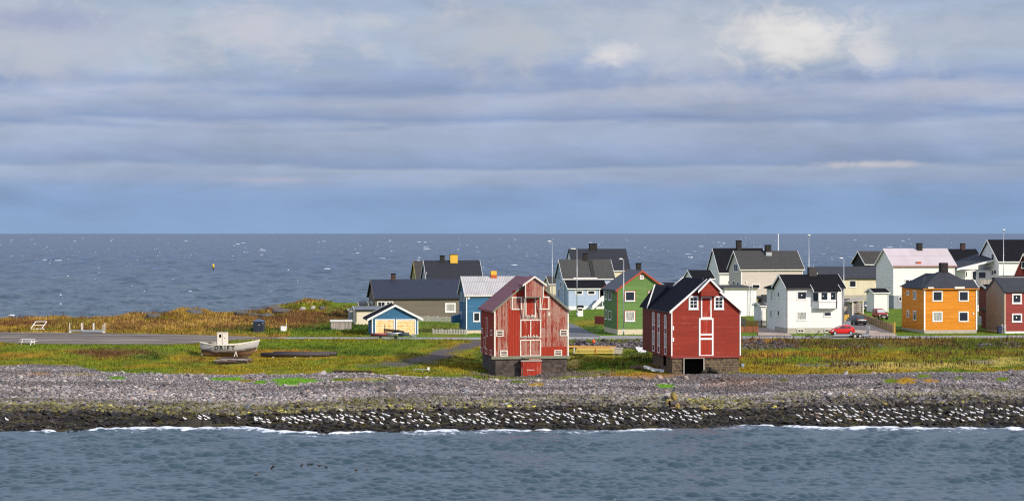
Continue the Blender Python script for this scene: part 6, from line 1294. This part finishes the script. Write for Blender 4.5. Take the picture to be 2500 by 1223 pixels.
# anchor by the roadside
x, y, z = hit(1985, 826); an = empty('old_anchor', (x, y, z), math.radians(5), label='rusty old anchor lying by the road before the white house', cat='anchor')
MB().bar((.05, 0, .1), (.85, 0, 1.0), .11).build('shank', M['rust'], an); mb = MB(); mb.bar((.1, 0, .08), (-.75, 0, .42), .16); mb.bar((-.75, 0, .42), (-.95, 0, .22), .2); mb.bar((.1, 0, .08), (-.5, -.3, .10), .14); mb.build('arms', M['rust'], an); MB().prism([(-1.02, .22), (-.55, .55), (-.62, .2)], 'y', -.14, .14).build('fluke', M['rust'], an); MB().tube((.85, -.05, 1.02), (.85, .05, 1.02), .09, seg=10).build('ring', M['rust'], an)
# wheelie bin, white wall, kiosk, cabinet, tilted frame, boat cradle, picnic table, well
x, y, z = hit(2440, 814.5); bi = empty('wheelie_bin', (x, y, z), math.radians(8), label='navy wheelie bin against the grey cement gable', cat='bin')
MB().prism([(-.24, .08), (.24, .08), (.30, 1.0), (-.30, 1.0)], 'y', -.28, .28).build('body', M['navy'], bi, bev=.02); MB().box(-.33, .33, -.32, .30, 1.003, 1.08).build('lid', M['navy'], bi); 
for xx in (-.22, .22): MB().tube((xx-.04, .24, .1), (xx+.04, .24, .1), .1, seg=12).build('wheel', M['black'], bi)
x, y, z = hit(2068, 800); wl = empty('low_wall', (x, y, z), math.radians(9), label='low white wall end beside the bay window house', cat='wall'); MB().box(-.58, .58, -.1, .1, -.2, .95).build('wall_block', M['render_white'], wl); MB().box(-.62, .62, -.13, .13, .953, 1.02).build('coping', M['white'], wl)
x, y, z = hit(632, 810.5); ki = empty('kiosk', (x, y, z), math.radians(-6), label='small dark blue grey kiosk with peaked roof by the field', cat='kiosk')
MB().box(-.80, .80, -.7, .7, -.1, 1.62).build('wall', M['kiosk'], ki); MB().add([(-.9, -.8, 1.62), (.9, -.8, 1.62), (.9, .8, 1.62), (-.9, .8, 1.62), (0, 0, 2.08)], [(0, 1, 4), (1, 2, 4), (2, 3, 4), (3, 0, 4), (3, 2, 1, 0)]).build('roof', M['kiosk_roof'], ki); MB().box(-.42, .42, -.73, -.702, .02, 1.5).build('door', M['kiosk'], ki); MB().box(.15, .27, -.76, -.72, 1.05, 1.17).build('door_sign', M['white'], ki)
for xx in (-.78, .78): MB().box(xx-.05, xx+.05, -.76, -.70, 1.30, 1.40).build('bracket', M['white'], ki)
x, y, z = hit(692, 808); cbt = empty('service_cabinet', (x, y, z), math.radians(3), label='small pale grey service cabinet in the tall grass', cat='cabinet')
MB().box(-.42, .42, -.2, .2, -.1, .72).build('cabinet_box', plain('pale_blue_grey_enamel', (.55, .60, .60), .5, .08), cbt, bev=.015); MB().box(-.44, .44, -.23, .22, .723, .76).build('lid', M['white'], cbt); MB().box(-.40, .40, -.215, -.202, -.02, .68).build('door', M['white'], cbt)
x, y, z = hit(699, 806); mk = empty('marker_post', (x, y, z), label='thin yellow marker post beside the service cabinet', cat='post'); MB().tube((0, 0, -.1), (0, 0, 1.0), .04, seg=8).build('lower_pole', M['white'], mk); MB().tube((0, 0, 1.0), (0, 0, 1.75), .045, seg=8).build('upper_pole', M['yellow'], mk)
x, y, z = hit(94, 803); tf = empty('tilted_frame', (x, y, z), math.radians(4), label='white tilted frame of bars standing in the field grass', cat='frame')
mb = MB()
for xx in (-.85, .85): mb.bar((xx-.35, -.35, .03), (xx+.35, .55, 1.15), .09)
for t in (0, .5, 1): mb.bar((-.85-.35+.7*t, -.35+.9*t, .03+1.12*t), (.85-.35+.7*t, -.35+.9*t, .03+1.12*t), .09)
mb.build('bars', M['white'], tf); MB().box(-1.1, 1.0, -.5, -.3, -.05, .10).build('base_board', M['oldwhite'], tf)
x, y, z = hit(212, 811); bc = empty('boat_cradle', (x, y, z), math.radians(-5), label='white boat cradle with upright posts beside the asphalt', cat='cradle')
MB().box(-2.8, 2.9, -.10, .10, .15, .36).build('beam', M['steel'], bc); MB().box(-.6, 2.5, -.9, -.12, .05, .22).build('lower_beam', M['steel'], bc); MB().box(-.3, 2.6, -.14, -.121, -.05, .18).build('side_board', M['oldwhite'], bc)
for xx, hh in ((-2.7, 1.45), (-.85, 1.45), (-.65, 1.4), (1.0, 1.4), (1.06, 1.45), (2.55, 1.2), (2.85, 1.45)): MB().box(xx-.035, xx+.035, -.05 if xx != 1.06 else .2, .05 if xx != 1.06 else .3, .2, hh).build('post', M['white'], bc)
for xx in (-2.6, 2.7): MB().box(xx-.08, xx+.08, -.5, .5, -.1, .147).build('foot', M['oldwhite'], bc)
x, y, z = hit(68, 841); pt = empty('picnic_table', (x, y, z), math.radians(-14), label='white picnic table with benches at the asphalt edge', cat='picnic table')
MB().box(-.95, .95, -.38, .38, .70, .75).build('table_top', M['white'], pt)
for s_ in (-1, 1):
    MB().box(-.95, .95, s_*.62, s_*.86, .42, .46).build('seat', M['white'], pt)
    mb = MB(); mb.bar((s_*.70, -.62, -.05), (s_*.70, -.22, .70), .09); mb.bar((s_*.70, .62, -.05), (s_*.70, .22, .70), .09); mb.bar((s_*.70, -.8, .38), (s_*.70, .8, .38), .09); mb.build('leg_frame', M['white'], pt)
x, y, z = hit(1416.5, 772); we = empty('well_house', (x, y, z), math.radians(6), label='small white roofed well house beside the tall lamp', cat='well house')
MB().box(-.45, .45, -.45, .45, -.1, .95).build('well_box', M['white'], we)
for xx in (-.42, .42): MB().box(xx-.06, xx+.06, -.06, .06, .95, 1.62).build('post', M['white'], we)
MB().prism([(-.62, 1.55), (.62, 1.55), (.5, 1.9), (-.5, 1.9)], 'y', -.5, .5).build('roof', M['r_black'], we); MB().tube((-.36, 0, 1.2), (.36, 0, 1.2), .14, seg=10).build('winding_drum', M['rust'], we)
# spar buoy out at sea
Y = F*H/(661-HY); x = (521-CX)/F*Y; bu = empty('spar_buoy', (x, Y, 0), math.radians(0), label='yellow topped black spar buoy standing out at sea', cat='buoy'); bu.rotation_euler = (.0, -.03, 0)
MB().tube((0, 0, -1), (0, 0, 1.6), .42, .36, 12).build('lower_spar', M['trim_black'], bu, True); MB().tube((0, 0, 1.6), (.05, 0, 3.5), .55, .50, 12).build('upper_spar', M['yellow'], bu, True)
# ---------------------------------------------------------------- larger rocks
def rock(px, py, s, label, mat, group=None, seed=1, name='boulder', lift=.25, cat='boulder'):
    x, y, z = hit(px, py); r_ = np.random.default_rng(seed); bm = MB(); v, f = IV.copy(), IF.copy()
    # one subdivision for a craggier outline
    vs = [tuple(p) for p in v]; fs = []; mid = {}
    def m2(a, b_):
        k = (min(a, b_), max(a, b_))
        if k not in mid: p = (np.array(vs[a])+np.array(vs[b_]))/2; vs.append(tuple(p/np.linalg.norm(p))); mid[k] = len(vs)-1
        return mid[k]
    for a, b_, c in f: p, q, w = m2(a, b_), m2(b_, c), m2(c, a); fs += [(a, p, w), (b_, q, p), (c, w, q), (p, q, w)]
    V_ = np.array(vs)*r_.uniform(.78, 1.18, (len(vs), 1))*np.array(s)
    o = bm.add((V_+np.array([0, 0, s[2]*lift])).tolist(), fs).build(name, M[mat], label=label, cat=cat, group=group); o.location = (x, y, z); o.rotation_euler = (0, 0, r_.uniform(-.3, .3)); return o
rock(470, 1049, (1.5, .8, .75), 'low dark boulder at the waterline with gulls on top', 'rock_weed', seed=2, lift=.3); rock(505, 1049, (.75, .6, .8), 'green weedy boulder beside the low dark boulder', 'rock_weed', seed=3, lift=.3)
RG = 'boulders around the culvert pipe'
rock(1634, 990, (.52, .45, .48), 'yellow lichened boulder left of the culvert pipe', 'rock_yellow', RG, 4, lift=.6); rock(1632, 975, (.55, .4, .32), 'pale flat boulder lying on top behind the culvert', 'rock_pale', RG, 5, lift=1.3); rock(1645, 982, (.42, .35, .55), 'brown upright boulder behind the culvert pipe', 'rock_yellow', RG, 6, lift=1.1); rock(1653.5, 997.5, (.28, .25, .42), 'small yellow stone in front of the culvert mouth', 'rock_yellow', RG, 7, lift=.6); rock(1716, 999, (.42, .4, .28), 'yellow green boulder right of the culvert pipe', 'rock_yellow', RG, 8, lift=.5)
x, y, z = hit(1664, 996); cp = empty('culvert_pipe', (x, y, z), math.radians(28), label='rusty culvert pipe with black mouth between yellow boulders', cat='pipe')
MB().tube((-1.5, .1, .55), (.45, -.1, .45), .30, seg=16, cap=False).build('pipe_shell', M['pipe'], cp, True); MB().tube((.40, -.1, .45), (.455, -.1, .45), .27, seg=16).build('pipe_mouth', M['dark'], cp); MB().box(-1.6, .2, -.35, -.05, .05, .22).build('support_beam', M['oldwood'], cp)
rock(953, 956, (.75, .5, .62), 'dark brown boulder sitting alone on the pebble beach', 'rock', seed=9, lift=.35); rock(932, 956, (.45, .35, .38), 'smaller grey boulder left of the lone beach boulder', 'rock', seed=10, lift=.4); rock(946, 950, (.25, .25, .50), 'upright stone leaning behind the lone beach boulder', 'rock', seed=11, lift=.7)
OG = 'rock outcrops on the grassy rise'
for i, (px, py, s, lb) in enumerate(((668, 757, (2.0, 1.1, .7), 'broad dark outcrop at the seaward end of the rise'), (690, 762, (1.8, 1.0, .55), 'low grey outcrop below the broad dark one'), (739, 757, (.65, .5, .5), 'pale rounded outcrop on the rise under the hilltop'), (764, 753, (.5, .4, .4), 'small pale outcrop right of the rounded pale one'), (786, 755, (.7, .6, .5), 'dark outcrop at the right of the rise'), (475, 768, (1.8, 1.2, .9), 'dark outcrop in the dry grass at the shore edge'), (374, 779, (1.6, 1.0, .9), 'grey outcrop in the golden grass'), (620, 772, (1.1, .8, .5), 'small dark outcrop left of the long low one'), (652, 773, (1.4, .8, .5), 'long low outcrop above the kiosk'), (590, 768, (1.6, 1.0, .6), 'reddish outcrop at the edge of the sea'))):
    rock(px, py, s, lb, 'rock' if 'pale' not in lb else 'rock_pale', OG, 20+i, 'rock_outcrop', .2, 'outcrop')
for i, (px, py) in enumerate(((180, 1062), (270, 1050), (425, 1052), (1310, 1058), (1330, 1059), (1365, 1059), (1760, 1053), (2080, 1054), (1960, 1053))): rock(px, py, (R.uniform(.3, .8), .35, .22), 'small dark rock awash in the surf', 'rock_weed', 'rocks awash in the surf', 40+i, 'surf_rock', .6, 'rock')
# ---------------------------------------------------------------- gulls
def gull_mesh(name, brown=False, pose=0):
    mb = MB(); n = 8
    def ell(st, mi):
        mb.cur = mi; mb.loft([[(x, w*math.cos(a), z+h_*math.sin(a)) for a in [2*math.pi*i/n for i in range(n)]] for x, w, h_, z in st])
    lift = .03 if pose else 0
    ell([(-.235, .016, .010, .150), (-.16, .055, .050, .155), (-.05, .092, .090, .165), (.06, .095, .098, .175), (.13, .068, .078, .195), (.165, .04, .05, .21)], 0)      # body, nose to +x
    ell([(.11, .04, .05, .20), (.15, .045, .05, .235+lift), (.185, .052, .052, .262+lift), (.225, .042, .042, .262+lift), (.255, .014, .016, .255+lift)], 0)          # neck and head
    mb.cur = 2; mb.prism([(.25, .244+lift), (.31, .246+lift), (.31, .254+lift), (.25, .266+lift)], 'y', -.009, .009)
    for s_ in (-1, 1):
        mb.cur = 1; w = [(.07, s_*.098, .215), (-.02, s_*.105, .210), (-.15, s_*.074, .178), (-.10, s_*.092, .155), (.03, s_*.106, .165)]; u = [(x, y-s_*.02, z) for x, y, z in w]
        mb.add(w+u, [(0, 1, 2, 3, 4), (9, 8, 7, 6, 5)]+[(i, 5+i, 5+(i+1) % 5, (i+1) % 5) for i in range(5)])
        mb.cur = 3; mb.add([(-.14, s_*.066, .185), (-.29, s_*.02, .150), (-.15, s_*.064, .158), (-.14, s_*.040, .185), (-.29, s_*.005, .150), (-.15, s_*.04, .158)], [(0, 1, 2), (5, 4, 3), (0, 3, 4, 1), (1, 4, 5, 2), (2, 5, 3, 0)])
        mb.cur = 4; mb.tube((.01, s_*.03, -.10), (.01, s_*.03, .12), .008, seg=4)
    m4 = [M['gull_brown'], M['gull_brown'], M['gull_black'], M['gull_black'], M['gull_leg']] if brown else [M['gull_white'], M['gull_grey'], M['gull_bill'], M['gull_black'], M['gull_leg']]
    o = mb.build(name, m4, smooth=True); COL.objects.unlink(o); return o
GW = [gull_mesh('gull', False, 0), gull_mesh('gull', False, 1)]; GB = gull_mesh('gull', True)
A1 = "95,478 88,493 130,484 165,512 205,488 218,515 290,480 350,475 348,492 385,470 408,485 408,520 430,465 455,472 460,482 468,515 495,460 488,494 520,468 520,498 560,460 570,487 600,500 612,455 640,480 620,480 665,460 688,490 708,443 735,467 765,463 780,475 800,490 845,493 845,455 885,403 885,450 898,467 890,482 905,512 930,452 975,462 985,490 1010,503 1035,467 1050,440 1075,520 1085,493 1130,440 1155,487 1180,430 1185,463 1215,482 1178,520 1255,528 1255,468 1275,487 1280,440 1300,450 1320,455 1380,507 1365,492 1448,520 1445,472 1505,518 1515,462 1520,438 1555,405 1570,492 1550,505 1600,425 1635,438 1630,462 1625,497 1590,547 1680,465 1695,492 1680,543 1718,508 1780,523 1790,443 1795,490 1850,443 1895,465 1900,485 1905,508 1930,503 1985,455 1975,490 1985,503 2015,482 2040,510 2065,438 2070,490 2110,505 2115,523 2130,447 2150,440 2145,492 2185,422 2180,465 2195,500 2190,525 2210,440 2220,475 2245,490 2248,512 2265,510"
A2 = "45,405 45,437 95,453 25,483 70,503 50,528 175,425 150,490 145,515 230,423 215,465 237,518 285,435 255,448 290,465 270,508 310,523 335,440 365,490 415,435 440,440 420,490 475,485 515,412 490,440 530,467 520,515 555,447 550,485 570,420 600,435 625,440 615,468 675,450 710,468 710,440 675,507 745,462 750,485 748,518 765,402 820,390 835,425 860,430 815,462 905,438 930,455 925,485 930,508 955,450 1000,455 1025,437 1040,470 995,507 1035,530 1070,450 1065,495 1080,522 1150,433 1140,462 1195,415 1190,392 1205,440 1190,475 1210,482 1160,512 1168,530 1270,350 1250,425 1310,395 1310,428 1305,480 1330,490 1345,457 1390,453 1405,495 1418,398 1435,460 1465,443 1500,482 1510,460 1525,485 1540,445 1580,427 1585,485 1625,432 1625,490 1660,470 1680,450 1690,412 1740,427 1750,465 1785,412 1775,490 1800,450 1815,430 1840,462 1840,490 1885,412 1885,465 1890,508 1915,450 1930,480 1945,425 1985,437 2025,437 2060,435 2215,467 2265,478 2300,472"
A3 = "575,712 625,713 570,748 520,765 545,782 595,792 635,757 675,745 710,752 680,775 700,780 690,810 720,712 785,688 838,688 885,687 795,720 830,718 860,717 910,713 985,705 880,737 800,760 835,745 768,783 800,803 835,815 878,808 925,752 940,772 965,773 1000,772 1020,762 955,797 1025,802 1050,803 1020,732 1065,733 1108,672 1120,710 1130,737 1155,750 1170,772 1100,790 1145,795 1150,800 1120,815 1185,725 1225,735 1255,715 1295,715 1340,710 1220,772 1255,785 1285,760 1240,800 1215,815 1270,815 1345,735 1360,740 1395,750 1325,790 1365,778 1395,780 1365,825 1415,712 1450,720 1435,775 1420,815 1440,820 1500,697 1500,718 1505,768 1490,790 1555,730 1572,695 1585,740 1580,775 1580,800 1615,797 1640,737 1645,768 1690,775 1670,805 1730,715 1730,745 1760,802 1805,797 1820,757 1865,710 1910,718 1840,737 1885,742 1878,790 1925,762 1950,747 1925,807 1975,785 1985,800 2018,803 2000,690 2045,708 1995,740 2020,742 2035,780 2060,735 2090,720 2085,742 2075,783 2145,702 2175,755 2230,708 2255,705 2245,778 2205,790 2305,715 2310,745 2310,788 2335,687 2365,733 2395,700 2395,740 2425,718 2425,765 2440,700"
BR = {(855, 455), (1050, 440), (1085, 493), (1215, 482), (145, 490), (285, 435), (570, 748), (595, 792), (635, 757), (675, 745), (680, 775), (700, 780), (835, 745), (1065, 733), (1120, 710), (800, 803), (1185, 725), (955, 797), (1420, 815), (1490, 790), (2175, 755)}
def pts(s_, sc, ox, oy): return [((int(a), int(b_)), ox+int(a)*sc, oy+(int(b_)+14)*sc) for a, b_ in (p.split(',') for p in s_.split())]
allg = [(k, x, y, 0) for k, x, y in pts(A1, .2641, 600, 900)]+[(k, x, y, 1) for k, x, y in pts(A2, .2641, 1200, 900)]+[(k, x, y, 2) for k, x, y in pts(A3, .2862, 1800, 800)]
LBW = ('white gull in the long flock on the shore left of the weathered warehouse', 'white gull in the flock on the shore below the two red warehouses', 'white gull in the flock on black rocks below the orange house')
LBB = ('mottled brown young gull among the white ones left of the warehouses', 'mottled brown young gull in the flock below the red warehouses', 'mottled brown young gull among the white ones below the orange house')
GRP = ('gulls resting on the weedy shore below the beach', 'gulls resting on the weedy shore below the warehouses', 'gulls resting on the black rocks below the orange house')
R2 = random.Random(5); rest = []; cnt = 0
for i, (k, px, py, s_) in enumerate(allg):
    if i % 6 == 5 and k not in BR: rest.append((px, py)); continue
    x, y, z = hit(px, py+1.5); br = k in BR; src = GB if br else GW[R2.random() < .4]
    o = src.copy(); COL.objects.link(o); o.location = (x, y, z+.27); a = math.radians(180+(R2.gauss(-12, 30) if R2.random() < .84 else R2.uniform(0, 360))); o.rotation_euler = (0, -R2.uniform(-.04, .14), a); sc = R2.uniform(.84, 1.14); o.scale = (sc*.98, sc*1.0, sc*.92)
    prop(o, (LBB if br else LBW)[s_], 'gull', GRP[s_]); cnt += 1
me = GW[0].data; vv = np.array([v.co[:] for v in me.vertices]); mb = MB(); fs = [tuple(p.vertices) for p in me.polygons]; fi = [p.material_index for p in me.polygons]
for px, py in rest:
    x, y, z = hit(px, py+1.5); a = math.radians(180+R2.gauss(-12, 28)); c, q = math.cos(a), math.sin(a); b = len(mb.v)
    mb.v += [(x+c*v[0]-q*v[1], y+q*v[0]+c*v[1], z+.27+v[2]) for v in vv]; mb.f += [tuple(b+j for j in f_) for f_ in fs]; mb.mi += fi
mb.build('gull_flock', [M['gull_white'], M['gull_grey'], M['gull_bill'], M['gull_black'], M['gull_leg']], smooth=True, label='further white gulls scattered through the resting flocks', cat='gulls', kind='stuff')
def one_gull(px, py, label, up=.3, group=None, br=False):
    x, y, z = hit(px, py); o = (GB if br else GW[1]).copy(); COL.objects.link(o); o.location = (x, y, z+up); o.rotation_euler = (0, -.15, math.radians(180+R2.gauss(0, 15))); prop(o, label, 'gull', group); return o
one_gull(16, 1036, 'single white gull standing alone at the far left of the shore').scale = (1.2, 1.2, 1.2)
for a, b_ in ((1708, 510), (1848, 492), (1845, 512), (1888, 487), (1925, 504), (1905, 522)): one_gull(a*.2641, 900+b_*.2641+4, 'white gull standing on or beside the low dark boulder', .55, 'gulls on the low dark boulder')
one_gull(2205*.2641, 1030.5, 'white gull alone between the low dark boulder and the flock')
for a, b_ in ((2365, 492), (2365, 507), (2410, 496)): one_gull(a*.2641, 900+b_*.2641+2, 'white gull at the left end of the long shore flock', .27, 'gulls at the left end of the flock')
# ducks on the near water
dk = MB(); n = 8
dk.cur = 0; dk.loft([[(x, w*math.cos(a), z+h_*math.sin(a)) for a in [2*math.pi*i/n for i in range(n)]] for x, w, h_, z in ((-.30, .02, .02, .12), (-.2, .10, .08, .07), (0, .14, .12, .06), (.15, .10, .10, .08), (.2, .05, .06, .13))])
dk.cur = 1; dk.loft([[(x, w*math.cos(a), z+h_*math.sin(a)) for a in [2*math.pi*i/n for i in range(n)]] for x, w, h_, z in ((.15, .045, .05, .14), (.18, .05, .06, .24), (.24, .05, .05, .29), (.30, .025, .03, .28), (.36, .012, .012, .265))])
dm = dk.build('duck', [M['duck'], M['duck_head']], smooth=True); COL.objects.unlink(dm)
for i, (a, b_) in enumerate(((240, 925), (255, 912), (510, 908), (522, 890), (578, 890), (610, 890), (680, 902), (742, 917), (1020, 945), (1122, 943), (95, 990))):
    px, py = 600+a*.2641, 900+b_*.2641; Y = F*H/(py-HY); o = dm.copy(); COL.objects.link(o); o.location = ((px-CX)/F*Y, Y, .04); o.scale = (.68, .68, .68); o.rotation_euler = (0, 0, R2.uniform(0, 6.28)); prop(o, 'small dark duck swimming on the water below the gull flock', 'duck', 'ducks swimming on the near water')
